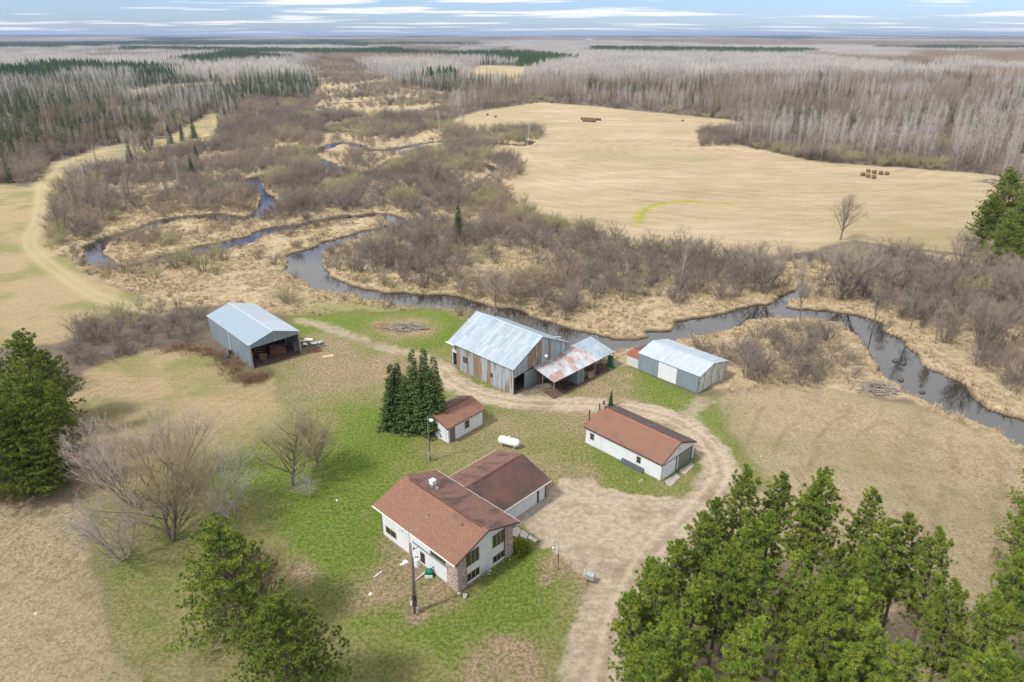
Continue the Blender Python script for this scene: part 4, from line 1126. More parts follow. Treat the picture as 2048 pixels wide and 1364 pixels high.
def mk_bare(seed, h=10., r=.2, lean=.0, spread=.6, first=.3, nl=9, sub=6, tw=9, twr=.02, twl=.9, trunks=1, droop=0., crown=1.):
    """a bare deciduous tree: trunk(s), limbs, branches, twigs"""
    g = np.random.default_rng(seed); V = Veg()
    for q in range(trunks):
        az0 = g.uniform(0, 6.28) + q * 6.28 / max(trunks, 1); tl = (lean if trunks == 1 else .28 + lean) * g.uniform(.7, 1.2)
        d = np.array([math.cos(az0) * math.sin(tl), math.sin(az0) * math.sin(tl), math.cos(tl)])
        H = h * g.uniform(.85, 1.0) / max(d[2], .5) * .96; pts = [np.array([0., 0, -.3]) + (0 if trunks == 1 else .25) * np.array([math.cos(az0), math.sin(az0), 0])]
        K = 7
        for i in range(K):
            d = unit(d + g.normal(0, .06, 3) + np.array([0, 0, .04])); pts.append(pts[-1] + d * H / K)
        pts = np.array(pts); rr = r * (1 - np.linspace(0, 1, K + 1) * .88)
        V.frusta(pts[:-1], pts[1:], rr[:-1], rr[1:], 6, 0)
        for i in range(nl):
            t = first + (1 - first) * ((i + g.uniform(0, 1)) / nl) ** 1.25; t = min(t, .97)
            k = min(int(t * K), K - 1); f = t * K - k; p = pts[k] * (1 - f) + pts[k + 1] * f
            az = i * 2.4 + g.uniform(-.5, .5); ang = g.uniform(.5, .95) * spread * 1.4
            L = h * crown * (.42 * (1 - t) + .13) * g.uniform(.8, 1.25)
            ld = unit(np.array([math.cos(az) * math.sin(ang), math.sin(az) * math.sin(ang), math.cos(ang)]) + d * .2)
            lp = [p]
            for j in range(4):
                ld = unit(ld + g.normal(0, .10, 3) + np.array([0, 0, .12 - droop * j * .12])); lp.append(lp[-1] + ld * L / 4)
            lp = np.array(lp); lr = r * (1 - t * .8) * .38 * (1 - np.linspace(0, 1, 5) * .8) + .008
            V.frusta(lp[:-1], lp[1:], lr[:-1], lr[1:], 4, 0)
            for j in range(max(3, int(sub * (1.35 - .8 * t)))):
                tt = g.uniform(.2, 1.); kk = min(int(tt * 4), 3); ff = tt * 4 - kk; bp = lp[kk] * (1 - ff) + lp[kk + 1] * ff
                bd = unit(ld + g.normal(0, .55, 3) + np.array([0, 0, .25 - droop * .4])); bl = L * g.uniform(.3, .6) * (1.15 - .5 * tt)
                be = bp + bd * bl; br = lr[kk] * .45 + .006
                V.spikes([bp], [be], br, 1)
                s_ = g.uniform(.15, 1, tw)[:, None]; b0 = bp + (be - bp) * s_
                td = unit(bd + g.normal(0, .55, (tw, 3)) + np.array([[0, 0, .15 - droop * .9]])); e = b0 + td * twl * g.uniform(.5, 1.1, tw)[:, None]
                V.spikes(b0, e, twr, 1)
                ii = g.integers(0, tw, tw * 2); b1 = b0[ii] + (e - b0)[ii] * g.uniform(.3, .9, tw * 2)[:, None]
                td2 = unit(td[ii] + g.normal(0, .5, (tw * 2, 3)) + np.array([[0, 0, -droop * .6]]))
                V.spikes(b1, b1 + td2 * twl * .5, twr * .7, 1)
    return V

def mk_aspen(seed, h=18., dens=1.):
    g = np.random.default_rng(seed); V = Veg()
    pts = [np.array([0, 0, -.4])]; d = unit(np.array([g.normal(0, .04), g.normal(0, .04), 1]))
    K = 5
    for i in range(K): d = unit(d + g.normal(0, .025, 3)); pts.append(pts[-1] + d * (h + .4) / K)
    pts = np.array(pts); rr = .11 * (1 - np.linspace(0, 1, K + 1) * .85)
    V.frusta(pts[:-1], pts[1:], rr[:-1], rr[1:], 4, 0)
    n = int(34 * dens); t = g.uniform(.34, .98, n); k = np.minimum((t * K).astype(int), K - 1); f = (t * K - k)[:, None]
    p = pts[k] * (1 - f) + pts[k + 1] * f; az = g.uniform(0, 6.28, n); an = g.uniform(.35, .8, n)
    L = (h * (.26 * (1 - t) + .08) * g.uniform(.7, 1.3, n))[:, None]
    dd = np.stack([np.cos(az) * np.sin(an), np.sin(az) * np.sin(an), np.cos(an)], 1); e = p + dd * L
    V.spikes(p, e, .028, 1)
    m = int(190 * dens); ii = g.integers(0, n, m); b = p[ii] + (e - p)[ii] * g.uniform(.2, 1, m)[:, None]
    td = unit(dd[ii] + g.normal(0, .5, (m, 3)) + np.array([[0, 0, .35]]))
    V.spikes(b, b + td * g.uniform(.6, 1.5, m)[:, None], .02, 1)
    return V

def mk_spruce(seed, h=12., R0=2.2, nz=24, nb=9, nn=12, wd=.11, open_=0.):
    g = np.random.default_rng(seed); V = Veg()
    V.frusta([[0, 0, -.3]], [[0, 0, h * .97]], .028 * h ** .8, .02, 5, 0)
    A = []; B = []; WD = []
    zs = np.linspace(.04 + open_, .985, nz)
    for i, z in enumerate(zs):
        rad = R0 * (1 - z) ** .85 * g.uniform(.82, 1.12) + .12
        for j in range(nb if z < .8 else max(4, nb - 3)):
            az = j * 6.283 / nb + i * 1.1 + g.uniform(-.35, .35); r = rad * g.uniform(.7, 1.15)
            dr = np.array([math.cos(az), math.sin(az), 0]); sd = np.array([-dr[1], dr[0], 0])
            p0 = np.array([0, 0, z * h]); tip = p0 + dr * r + np.array([0, 0, -.22 * r + .12 * r * r / R0])
            k = max(4, int(nn * (.4 + .6 * r / R0)))
            t = np.sort(g.uniform(.12, 1, k))[:, None]
            b = p0 + (tip - p0) * t
            side = np.where(np.arange(k) % 2, 1, -1)[:, None] * g.uniform(.4, 1, (k, 1))
            ln = (.34 + .22 * r) * (1.15 - .75 * t) + .12
            e = b + (dr[None] * .7 + sd[None] * side * .9 + g.normal(0, .16, (k, 3)) + np.array([[0, 0, -.12]])) * ln
            A.append(b); B.append(e); WD.append(np.full(k, wd * (.6 + r / R0)))
    A = np.concatenate(A); B = np.concatenate(B); WD = np.concatenate(WD)
    up = np.array([[0, 0, 1.]])
    D = B - A; S = unit(np.cross(D, up + g.normal(0, .35, D.shape))) * WD[:, None]
    M_ = A + D * .45
    Vv = np.stack([A, M_ + S, B, M_ - S], 1); k = len(A)
    T = (np.arange(k) * 4)[:, None, None] + np.array([[0, 1, 2], [0, 2, 3]])[None]
    half = g.uniform(0, 1, k) < .72
    for mi, sel in ((1, half), (2, ~half)):
        n_ = sel.sum(); V._add(Vv[sel], (np.arange(n_) * 4)[:, None, None] + np.array([[0, 1, 2], [0, 2, 3]])[None], mi)
    return V

def mk_pine(seed, h=15., R0=2.9, base=.33, nw=17, nb=6, puff=.30, nneed=24, wide=1., low=0., dens=1.):
    g = np.random.default_rng(seed); V = Veg()
    pts = [np.array([0, 0, -.4])]; d = np.array([0, 0, 1.])
    for i in range(6): d = unit(d + g.normal(0, .02, 3)); pts.append(pts[-1] + d * (h + .3) / 6)
    pts = np.array(pts); rr = .19 * (h / 15) * (1 - np.linspace(0, 1, 7) * .85)
    V.frusta(pts[:-1], pts[1:], rr[:-1], rr[1:], 8, 0)
    C = []; Dr = []; b0s = []; b1s = []; brs = []
    for i in range(nw):
        t = (i + g.uniform(-.2, .2)) / (nw - 1); t = min(max(t, 0), 1); z = h * (base + (1 - base) * t)
        k = min(int(z / h * 6), 5); f = z / h * 6 - k; c = pts[k] * (1 - f) + pts[k + 1] * f
        prof = (1 - t ** 1.25) ** .72 * (.62 + .38 * min(1, t * 3.5 + low)) * R0 * wide + .30
        for j in range(nb if t < .9 else 4):
            az = j * 6.283 / nb + i * .77 + g.uniform(-.4, .4); L = prof * g.uniform(.5, 1.3); ang = .12 + .55 * t + g.uniform(-.12, .12)
            dr = np.array([math.cos(az) * math.cos(ang), math.sin(az) * math.cos(ang), math.sin(ang)])
            tip = c + dr * L + np.array([0, 0, .12 * L]); mid = c + dr * L * .5
            b0s += [c, mid]; b1s += [mid, tip]; brs += [.045, .03]
            sd = np.array([-math.sin(az), math.cos(az), 0])
            npf = max(3, int((2.2 + L * 2.9) * dens))
            for q in range(npf):
                u = g.uniform(.30, 1.0) if q else 1.0
                lat = sd * g.normal(0, .22) * L * (1.05 - u * .6) + np.array([0, 0, g.uniform(-.05, .28)])
                p = c + (tip - c) * u + lat
                C.append(p); Dr.append(unit(dr * .5 + lat * .4 + np.array([0, 0, .75]) + g.normal(0, .2, 3)))
                b0s.append(c + (tip - c) * max(u - .2, .1)); b1s.append(p); brs.append(.014)
    C.append(pts[-1]); Dr.append(np.array([0, 0, 1.]))
    V.spikes(b0s, b1s, np.array(brs), 0)
    C = np.array(C); Dr = np.array(Dr); n = len(C)
    sc_ = g.uniform(.75, 1.25, n)
    ii = np.repeat(np.arange(n), nneed)
    nd = unit(Dr[ii] * .55 + unit(g.normal(0, 1, (n * nneed, 3))) * .95)
    b = C[ii] + Dr[ii] * g.uniform(-.22, .22, (n * nneed, 1)) * puff
    e = b + nd * (puff * sc_[ii] * g.uniform(.7, 1.1, n * nneed))[:, None]
    new = (g.uniform(0, 1, n) < .55)[ii]
    V.blades(b[new], e[new], .027 * (1.35 if wide >= 1 else 1), 1, seed); V.blades(b[~new], e[~new], .027 * (1.35 if wide >= 1 else 1), 2, seed + 1)
    return V

# ------------------------------------------------------------------ scattering: largest as objects, the rest as one mass per kind
def scatter_mass(name, label, pts, rot, scl, idx, meshes):
    me = bpy.data.meshes.new(name); n = len(pts)
    me.vertices.add(n); me.vertices.foreach_set('co', np.asarray(pts, np.float32).ravel())
    for k, v, ty in (('rz', rot, 'FLOAT'), ('sc', scl, 'FLOAT'), ('ix', idx, 'INT')):
        a = me.attributes.new(k, ty, 'POINT'); a.data.foreach_set('value', np.asarray(v, np.float32 if ty == 'FLOAT' else np.int32))
    o = bpy.data.objects.new(name, me); col.objects.link(o)
    pc = bpy.data.collections.new(name + '_kinds')
    for i, m in enumerate(meshes):
        pc.objects.link(bpy.data.objects.new('%s_kind_%02d' % (name, i), m))
    ng = bpy.data.node_groups.new(name + '_spread', 'GeometryNodeTree')
    ng.interface.new_socket('Geometry', in_out='INPUT', socket_type='NodeSocketGeometry')
    ng.interface.new_socket('Geometry', in_out='OUTPUT', socket_type='NodeSocketGeometry')
    N = ng.nodes; L = ng.links
    gi = N.new('NodeGroupInput'); go = N.new('NodeGroupOutput')
    ip = N.new('GeometryNodeInstanceOnPoints'); ci = N.new('GeometryNodeCollectionInfo')
    ci.inputs['Collection'].default_value = pc; ci.inputs['Separate Children'].default_value = True; ci.inputs['Reset Children'].default_value = True
    L.new(gi.outputs[0], ip.inputs['Points']); L.new(ci.outputs[0], ip.inputs['Instance']); ip.inputs['Pick Instance'].default_value = True
    def at(nm, ty):
        a = N.new('GeometryNodeInputNamedAttribute'); a.data_type = ty; a.inputs['Name'].default_value = nm; return a.outputs['Attribute']
    L.new(at('ix', 'INT'), ip.inputs['Instance Index'])
    cx = N.new('ShaderNodeCombineXYZ'); L.new(at('rz', 'FLOAT'), cx.inputs[2])
    er = N.new('FunctionNodeEulerToRotation'); L.new(cx.outputs[0], er.inputs[0]); L.new(er.outputs[0], ip.inputs['Rotation'])
    cs = N.new('ShaderNodeCombineXYZ'); s_ = at('sc', 'FLOAT')
    for i in range(3): L.new(s_, cs.inputs[i])
    L.new(cs.outputs[0], ip.inputs['Scale'])
    L.new(ip.outputs[0], go.inputs[0])
    md = o.modifiers.new('spread', 'NODES'); md.node_group = ng
    o['kind'] = 'stuff'; o['label'] = label
    return o

MARKS = [((860, 560), 'the river bend behind the barn'), ((1250, 620), 'the bank above the lean-to'), ((1480, 600), 'the side channel mouth'),
         ((1640, 700), 'the point inside the river bend'), ((1500, 740), 'the machine shed'), ((1900, 650), 'the east bank of the river'),
         ((1980, 760), 'the lower reach of the river'), ((300, 650), 'the thicket beside the steel shed'), ((170, 690), 'the corner of the west field'),
         ((560, 590), 'the meadow behind the steel shed'), ((560, 520), 'the neck between the loops'), ((250, 490), 'the western river loop'),
         ((330, 400), 'the thicket beside the track'), ((450, 360), 'the thicket beyond the track'), ((640, 400), 'the middle of the swamp'),
         ((780, 440), 'the hooked river bend'), ((920, 460), 'the lone spruce in the swamp'), ((1050, 500), 'the swamp below the hay field'),
         ((1250, 520), 'the south edge of the hay field'), ((1550, 540), 'the hay field corner'), ((1750, 560), 'the big elms'),
         ((1000, 380), 'the narrow pool by the hay field'), ((850, 330), 'the upper oxbows'), ((650, 250), 'the upper marsh'), ((960, 230), 'the hay field tip'),
         ((100, 300), 'the west woods by the track'), ((250, 220), 'the dark conifer block'), ((1470, 270), 'the aspen wood corner'),
         ((1650, 310), 'the aspen edge beyond the bales'), ((1880, 330), 'the gap in the aspen row'), ((1250, 210), 'the north edge of the hay field'),
         ((1100, 190), 'the gap north of the hay field'), ((700, 180), 'the spruce belt'), ((420, 170), 'the small far clearing'),
         ((1400, 160), 'the wood beyond the hay field'), ((1800, 220), 'the brown wood to the east'), ((1000, 110), 'the far spruce plantation')]
_mk = np.array([G(*p) for p, _ in MARKS])
def mark_of(x, y):
    d = np.hypot(_mk[:, 0] - x, _mk[:, 1] - y); return MARKS[int(d.argmin())][1], d.min()
DIRS = ['east of', 'north-east of', 'north of', 'north-west of', 'west of', 'south-west of', 'south of', 'south-east of']
def where_phrase(x, y):
    d = np.hypot(_mk[:, 0] - x, _mk[:, 1] - y); i = int(d.argmin())
    if d[i] < 7: return 'right at ' + MARKS[i][1]
    a = math.atan2(y - _mk[i, 1], x - _mk[i, 0]); k = int(round(a / (math.pi / 4))) % 8
    return DIRS[k] + ' ' + MARKS[i][1]

def place(kind, cat, adj, group, P, rot, scl, idx, meshes, mass_label, mass_name, nmax=300, hmesh=4., parts=None, near_split=0, sizes=('low', 'middling', 'tall')):
    """the nmax that show largest become objects of their own, the others one mass"""
    P = np.asarray(P); n = len(P)
    px, py = to_px(P[:, 0], P[:, 1]); d = np.sqrt(P[:, 0] ** 2 + P[:, 1] ** 2 + 2500)
    infr = (px > -60) & (px < 2110) & (py > -50) & (py < 1480)
    key = np.where(infr, scl / d, 0)
    order = np.argsort(-key); keep = order[:nmax]; keep = keep[key[keep] > 0]
    q = np.quantile(scl[keep], [.33, .67]) if len(keep) > 4 else [0, 9]
    for c, i in enumerate(keep):
        x, y = P[i, 0], P[i, 1]; sz = sizes[int(scl[i] > q[0]) + int(scl[i] > q[1])]
        lab = '%s %s %s' % (sz, adj[idx[i] % len(adj)], where_phrase(x, y))
        if parts and c < near_split:
            o = thing(kind, lab, cat, (x, y, P[i, 2]), rot[i], group); o.scale = (scl[i],) * 3
            for nm, ms in parts:
                ch_ = bpy.data.objects.new(nm, ms[idx[i]]); col.objects.link(ch_); ch_.parent = o
        else:
            o = bpy.data.objects.new(kind, meshes[idx[i]]); col.objects.link(o)
            o.location = (x, y, P[i, 2]); o.rotation_euler = (0, 0, rot[i]); o.scale = (scl[i],) * 3
            tag(o, lab, cat, group)
    rest = np.setdiff1d(np.arange(n), keep)
    if len(rest): scatter_mass(mass_name, mass_label, P[rest], rot[rest], scl[rest], idx[rest], meshes)

RG = np.random.default_rng(77)
def jgrid(x0, x1, y0, y1, st):
    X, Y = np.meshgrid(np.arange(x0, x1, st), np.arange(y0, y1, st)); X = X.ravel(); Y = Y.ravel()
    return X + RG.uniform(-.5, .5, X.size) * st, Y + RG.uniform(-.5, .5, X.size) * st
def inview(X, Y, m=1.12, pad=30): return np.abs(X) < (Y * .80 + 25) * m + pad
def clear_of_buildings(X, Y):
    ok = np.ones(X.shape, bool)
    for B in (H1, A1, S1, D1, BN, E1, F1):
        dx, dy = X - B.ox, Y - B.oy; c, s = math.cos(B.th), math.sin(B.th)
        ls = dx * c + dy * s; lv = (dx * s - dy * c) * B.sg
        ok &= ~((ls > -2.2) & (ls < B.Ln + 3) & (lv > -2.0) & (lv < B.W + 2.0))
    px, py = to_px(X, Y)
    ok &= ~inpoly(px, py, [(1050, 800), (1240, 745), (1240, 720), (1180, 690), (1040, 730)])
    return ok

OPEN = [[(230, 590), (215, 560), (330, 545), (430, 520), (520, 490), (560, 470), (590, 490), (600, 540), (640, 600), (860, 612), (960, 655), (700, 640), (540, 640), (420, 615), (300, 606)],
        [(600, 560), (640, 585), (720, 600), (850, 612), (950, 650), (860, 640), (600, 640)],
        [(1190, 610), (1290, 600), (1370, 640), (1260, 665), (1190, 660)],
        [(1520, 590), (1590, 600), (1600, 622), (1500, 620)],
        [(1700, 600), (1800, 640), (1810, 690), (1760, 660)],
        [(1780, 650), (1990, 760), (2048, 820), (1960, 800), (1830, 720)],
        [(1700, 770), (1850, 770), (2000, 860), (2048, 900), (1900, 860), (1700, 800)],
        [(650, 430), (760, 425), (770, 445), (700, 470), (600, 470)],
        [(210, 480), (300, 500), (440, 470), (560, 450), (600, 450), (480, 500), (330, 530), (240, 520)],
        [(640, 200), (820, 190), (900, 215), (760, 235), (620, 230)], [(640, 265), (780, 275), (900, 290), (760, 320), (640, 320)]]
THICKET_L = [(112, 715), (140, 665), (200, 640), (300, 612), (400, 618), (425, 640), (430, 690), (470, 720), (400, 702), (330, 700), (240, 722), (165, 750), (120, 790)]
def shrub_layout():
    X, Y = jgrid(-330, 330, 60, 640, 3.15)
    m = inview(X, Y, 1.0, 14); X, Y = X[m], Y[m]
    Z = zones(X, Y); px, py = to_px(X, Y)
    rd = river_dist(X, Y)
    dens = np.zeros(X.shape)
    nz = fbm(X, Y, 22, 31, 3)
    mar = (Z['marsh'] > .5) & (rd > .3)
    far = np.clip((Y - 150) / 250, 0, 1)
    dens[mar] = np.clip((nz[mar] - .30) * 8, .14, .97)
    op = np.zeros(X.shape, bool)
    for p in OPEN: op |= inpoly(px, py, p)
    dens[op & mar] = np.where(nz[op & mar] > .60, .30, .03)
    wet = mar & (rd < 3.2) & (vnoise(X, Y, 11, 37) > .38); dens[wet] = np.maximum(dens[wet], np.where(op[wet], .4, .85))
    rw = mar & (px > 1150) & (py > 600); dens[rw & (rd < 4.5)] = .10; dens[rw & (rd < 9) & (py > 640)] *= .6
    th = inpoly(px, py, THICKET_L); dens[th] = .95
    ylw = (Z['lawn'] + Z['hay'] + Z['tan'] + Z['dirt'] + Z['brown']) > .4
    dens[ylw & ~th] = 0
    # shrubby skirts of the woods
    fl = (Z['marsh'] < .5) & ~ylw & (py < 395) & (px < 1990)
    dens[fl] = np.where(Y[fl] < 470, .75, .3)
    dens[(px < 95) & (py > 250) & (py < 366)] = .85
    dens[(px > 1400) & (px < 1500) & (py > 262) & (py < 292)] = .9
    k = (RG.uniform(0, 1, X.size) < dens) & clear_of_buildings(X, Y)
    A = [v[k] for v in (X, Y, rd, nz, px, py, Z['marsh'])]
    X, Y = jgrid(-420, 420, 640, 1700, 6.5); m = inview(X, Y, 1.0, 14); X, Y = X[m], Y[m]      # the upper marsh, farther off
    Z = zones(X, Y); px, py = to_px(X, Y); nz = fbm(X, Y * .5, 45, 33, 3)
    k = (Z['marsh'] > .5) & (river_dist(X, Y) > .5) & (RG.uniform(0, 1, X.size) < np.clip((nz - .36) * 8, .15, .9))
    B = [v[k] for v in (X, Y, np.full(X.shape, 9.), nz + .15, px, py, Z['marsh'])]
    return [np.concatenate([a, b]) for a, b in zip(A, B)]

def build_shrubs():
    protos = [mk_shrub(1, 4.2), mk_shrub(2, 3.6, 1.2), mk_shrub(3, 4.6, .9, 14), mk_shrub(4, 3.2, 1.3, 18), mk_shrub(5, 5.2, .8, 16, 16)]
    ms = [p.mesh('alder', [V_alder, V_alder]) for p in protos] + [p.mesh('alder_grey', [V_alder2, V_alder2]) for p in protos[:4]]
    wil = [mk_shrub(11, 3.8, 1.1, 20, 16), mk_shrub(12, 4.4, 1.0, 20, 16)]
    wm = [p.mesh('willow', [V_alder2, V_willow]) for p in wil]
    X, Y, rd, nz, px, py, mar = shrub_layout()
    n = len(X); rot = RG.uniform(0, 6.28, n); sc_ = RG.uniform(.55, 1.15, n) * np.where(rd < 3, .75, 1) * np.where(mar < .5, 1.1, 1)
    sc_ *= np.clip(.85 + (nz - .35) * 1.5, .65, 1.4)
    P = np.stack([X, Y, np.zeros(n) - .05], 1)
    wl_ = (vnoise(X, Y, 13, 44) > .74)
    tone = (vnoise(X, Y, 30, 46) > .55)
    ia = np.where(tone, RG.integers(5, 9, n), RG.integers(0, 5, n))
    adj = ['bare purple-brown alder clump', 'spreading bare alder clump', 'upright bare alder clump', 'flat-topped bare alder clump', 'tall narrow bare alder clump',
           'grey-brown leafless bush', 'wide grey-brown leafless bush', 'upright grey-brown leafless bush', 'flat grey-brown leafless bush']
    a = ~wl_
    place('alder_shrub', 'shrub', adj, 'leafless alder shrubs in the swamp', P[a], rot[a], sc_[a], ia[a], ms, 'leafless brown alder thicket filling the swamp further out', 'alder_thicket')
    b = wl_
    place('willow_shrub', 'shrub', ['yellow-green budding willow bush', 'olive budding willow bush'], 'budding willow shrubs among the alders', P[b], rot[b], sc_[b], RG.integers(0, 2, b.sum()), wm, 'budding willow bushes further out in the swamp', 'willow_thicket')
build_shrubs()

# ---- woods: aspens, spruces, pines beyond the fields
CONIF = [[(-300, 200), (0, 212), (110, 198), (250, 208), (440, 205), (470, 225), (430, 240), (330, 250), (230, 262), (90, 300), (-300, 330)],
         [(560, 160), (640, 165), (770, 175), (760, 205), (690, 215), (560, 205), (430, 205), (420, 180)],
         [(270, 160), (470, 165), (460, 180), (270, 195)],
         [(690, 108), (800, 105), (1000, 112), (1140, 122), (1135, 136), (980, 130), (850, 118), (700, 118)],
         [(250, 103), (480, 106), (700, 110), (690, 118), (480, 114), (250, 109)],
         [(1180, 102), (1500, 106), (1630, 108), (1600, 118), (1380, 116), (1180, 112)],
         [(1750, 96), (2200, 92), (2200, 106), (1900, 108), (1750, 104)],
         [(-200, 92), (135, 96), (130, 106), (-200, 104)],
         [(820, 165), (960, 160), (1000, 168), (940, 185), (860, 182)]]
CON_LIGHT = [[(-200, 152), (330, 150), (330, 160), (-200, 165)], [(60, 140), (320, 150), (340, 158), (60, 152)]]
SPARSE = [((1230, 195), 40, 10, 5), ((1385, 188), 22, 3, 8), ((1290, 150), 120, 8, 14), ((1470, 165), 60, 6, 10), ((1870, 168), 160, 10, 16), ((1820, 245), 50, 20, 8), ((1990, 285), 60, 20, 14), ((1700, 215), 130, 25, 10), ((1930, 205), 100, 20, 9), ((1560, 180), 110, 16, 10), ((1450, 210), 130, 8, 4), ((1950, 240), 80, 14, 7)]
def forest():
    asp = [mk_aspen(s, h, d) for s, h, d in ((1, 19, 1.), (2, 17, 1.1), (3, 20, .9), (4, 15, 1.2), (5, 21, 1.2))]
    am = [p.mesh('aspen', [V_atrunk, V_aspen]) for p in asp]
    a_tr = [p.mesh('aspen_trunk', [V_atrunk, V_aspen], 0) for p in asp]; a_cr = [p.mesh('aspen_crown', [V_atrunk, V_aspen], 1) for p in asp]
    brn = [mk_aspen(s, h, 1.3) for s, h in ((21, 13), (22, 15), (23, 11))]
    bm_ = [p.mesh('brown_tree', [V_bark, V_alder2]) for p in brn]
    spr = [mk_spruce(s, h, r, 17, 7, 7, .2) for s, h, r in ((1, 16, 2.0), (2, 13, 1.8), (3, 18, 2.2), (4, 10, 1.6))]
    sm = [p.mesh('spruce', [V_bark, V_spruce, V_spruce_l]) for p in spr]
    tam = [mk_spruce(s, 15, 1.7, 15, 6, 6, .07, .15).mesh('tamarack', [V_bark, V_tam, V_alder2]) for s in (7, 8)]
    # near woods, tree by tree, out to 800 m
    X, Y = jgrid(-760, 760, 200, 860, 4.3)
    m = inview(X, Y, 1.0, 14); X, Y = X[m], Y[m]
    Z = zones(X, Y); px, py = to_px(X, Y)
    op = (Z['lawn'] + Z['hay'] + Z['tan'] + Z['dirt'] + Z['brown'] + Z['marsh']) < .35
    op &= (py < 372)
    gap = inpoly(px, py, [(1865, 352), (1893, 352), (1900, 262), (1886, 262)]) | inpoly(px, py, [(1062, 206), (1092, 206), (1092, 188), (1076, 188)])
    op &= ~gap
    con = np.zeros(X.shape, bool); lig = con.copy()
    jx = px + RG.normal(0, 12, px.size)
    for p in CONIF: con |= inpoly(jx, py + RG.normal(0, 3, px.size), p)
    gapc = (px < 870) & (vnoise(X, Y * .5, 60, 83) > .72)
    con &= ~gapc
    edge = inpoly(px, py, [(-300, 300), (60, 290), (200, 262), (330, 245), (440, 225), (480, 200), (440, 240), (330, 275), (200, 296), (100, 330), (60, 372), (-300, 372)])
    nz = fbm(X, Y, 60, 51, 3); nz2 = fbm(X, Y, 35, 57, 3)
    u = RG.uniform(0, 1, X.size); n = X.size; rot = RG.uniform(0, 6.28, n); s_ = RG.uniform(.55, 1.08, n) * np.where(px > 870, .84, .62) * (.45 + 1.0 * fbm(X, Y, 48, 87, 3))
    P = np.stack([X, Y, np.zeros(n)], 1)
    right = px > 870
    brown = op & ~con & right & (nz2 > .455) & (Y < 900) & ~((py > 262) & (px > 1400))
    brown |= op & ~right & (nz2 > .55) & ~con
    brown |= op & edge
    brown |= op & ~con & right & (u < .36)
    tm = op & ~right & inpoly(px, py, [(30, 225), (110, 215), (190, 250), (230, 300), (60, 330), (20, 300)]) & (u < .6)
    a = op & ~(con & (u < .66)) & ~brown & ~tm & (u < .95)
    ia = RG.integers(0, 5, n)
    place('aspen_tree', 'tree', ['slender pale grey aspen', 'pale leafless aspen', 'slim white-stemmed aspen', 'short pale aspen', 'wide pale aspen'], 'pale leafless aspens in the woods', P[a], rot[a], s_[a], ia[a], am,
          'pale grey leafless aspen wood', 'aspen_wood', parts=[('trunk', a_tr), ('crown', a_cr)], near_split=120, sizes=('smaller', 'mid-height', 'taller'))
    b = brown & (u < .9)
    place('leafless_tree', 'tree', ['brown leafless young tree', 'dark brown leafless tree', 'small brown leafless tree'], 'brown leafless trees in the woods', P[b], rot[b], s_[b] * 1.0, RG.integers(0, 3, b.sum()), bm_, 'brown leafless mixed wood', 'brown_wood', sizes=('smaller', 'mid-height', 'taller'))
    c = op & con & (u < .50)
    c |= op & ~con & right & (fbm(X, Y * .6, 45, 93, 2) > .69) & (u > .55)
    c |= op & ~con & ~right & (u > .80) & (Y > 300)
    XS = []; 
    for (q, dx, dy, k) in SPARSE:
        for i in range(k): XS.append(G(q[0] + RG.uniform(-dx, dx), q[1] + RG.uniform(-dy, dy)))
    for q in [(715, 152), (640, 170), (600, 185), (900, 195), (555, 218), (612, 205), (660, 212), (1470, 232), (862, 222), (876, 221), (868, 214), (700, 200), (745, 190), (780, 180), (830, 170), (1425, 235), (1140, 208), (1280, 175), (1410, 178), (1398, 177), (1436, 186), (1443, 186), (5, 358), (20, 365), (10, 330), (110, 305), (100, 320), (130, 290), (215, 135), (460, 130), (350, 180), (340, 186), (355, 188), (363, 183)]:
        XS.append(G(*q))
    XS = np.array(XS); Pc = np.concatenate([P[c], np.concatenate([XS, np.zeros((len(XS), 1))], 1)])
    nc = len(Pc)
    place('spruce_tree', 'tree', ['dark pointed spruce', 'dark green spruce', 'narrow dark spruce', 'small dark spruce'], 'dark spruces in the woods', Pc, RG.uniform(0, 6.28, nc), RG.uniform(.45, 1.1, nc), RG.integers(0, 4, nc), sm, 'dark spruce stand', 'spruce_wood', sizes=('smaller', 'mid-height', 'taller'))
    t_ = tm
    if t_.sum(): place('tamarack_tree', 'tree', ['orange-brown bare tamarack', 'brown feathery tamarack'], 'bare tamaracks in the west woods', P[t_], rot[t_], s_[t_], RG.integers(0, 2, t_.sum()), tam, 'orange-brown tamarack stand', 'tamarack_wood', sizes=('smaller', 'mid-height', 'taller'))
    # farther woods as blocks of many small trees
    def block(seed, size, spacing, kind, hh):
        g = np.random.default_rng(seed); V = Veg(); k = int(size / spacing)
        X, Y = np.meshgrid(np.arange(k) * spacing - size / 2, np.arange(k) * spacing - size / 2)
        X = X.ravel() + g.uniform(-.5, .5, k * k) * spacing * 1.3; Y = Y.ravel() + g.uniform(-.5, .5, k * k) * spacing * 1.3
        h = hh * g.uniform(.5, 1.1, X.size); c0 = np.stack([X, Y, np.zeros_like(X)], 1); top = c0 + np.stack([g.normal(0, .3, X.size), g.normal(0, .3, X.size), h], 1)
        if kind == 'con':
            for (a, b, r) in ((.08, .62, .17), (.35, .85, .13), (.6, 1.0, .085)):
                A = c0 * (1 - a) + top * a; B = c0 * (1 - b) + top * b; V.frusta(A, B, h * r * .8, h * .004, 5, 1 if a > .3 else 2)
        else:
            V.spikes(c0, top, .13, 0)
            for q in range(10 if spacing < 6 else 6):
                t = g.uniform(.4, .75, X.size)[:, None]; A = c0 + (top - c0) * t + g.normal(0, .25, c0.shape)
                E = c0 + (top - c0) * (t + g.uniform(.2, .32, t.shape)) + g.normal(0, 1., c0.shape) * spacing * .36
                V.spikes(A, E, .16 * spacing / 5, 1)
        return V
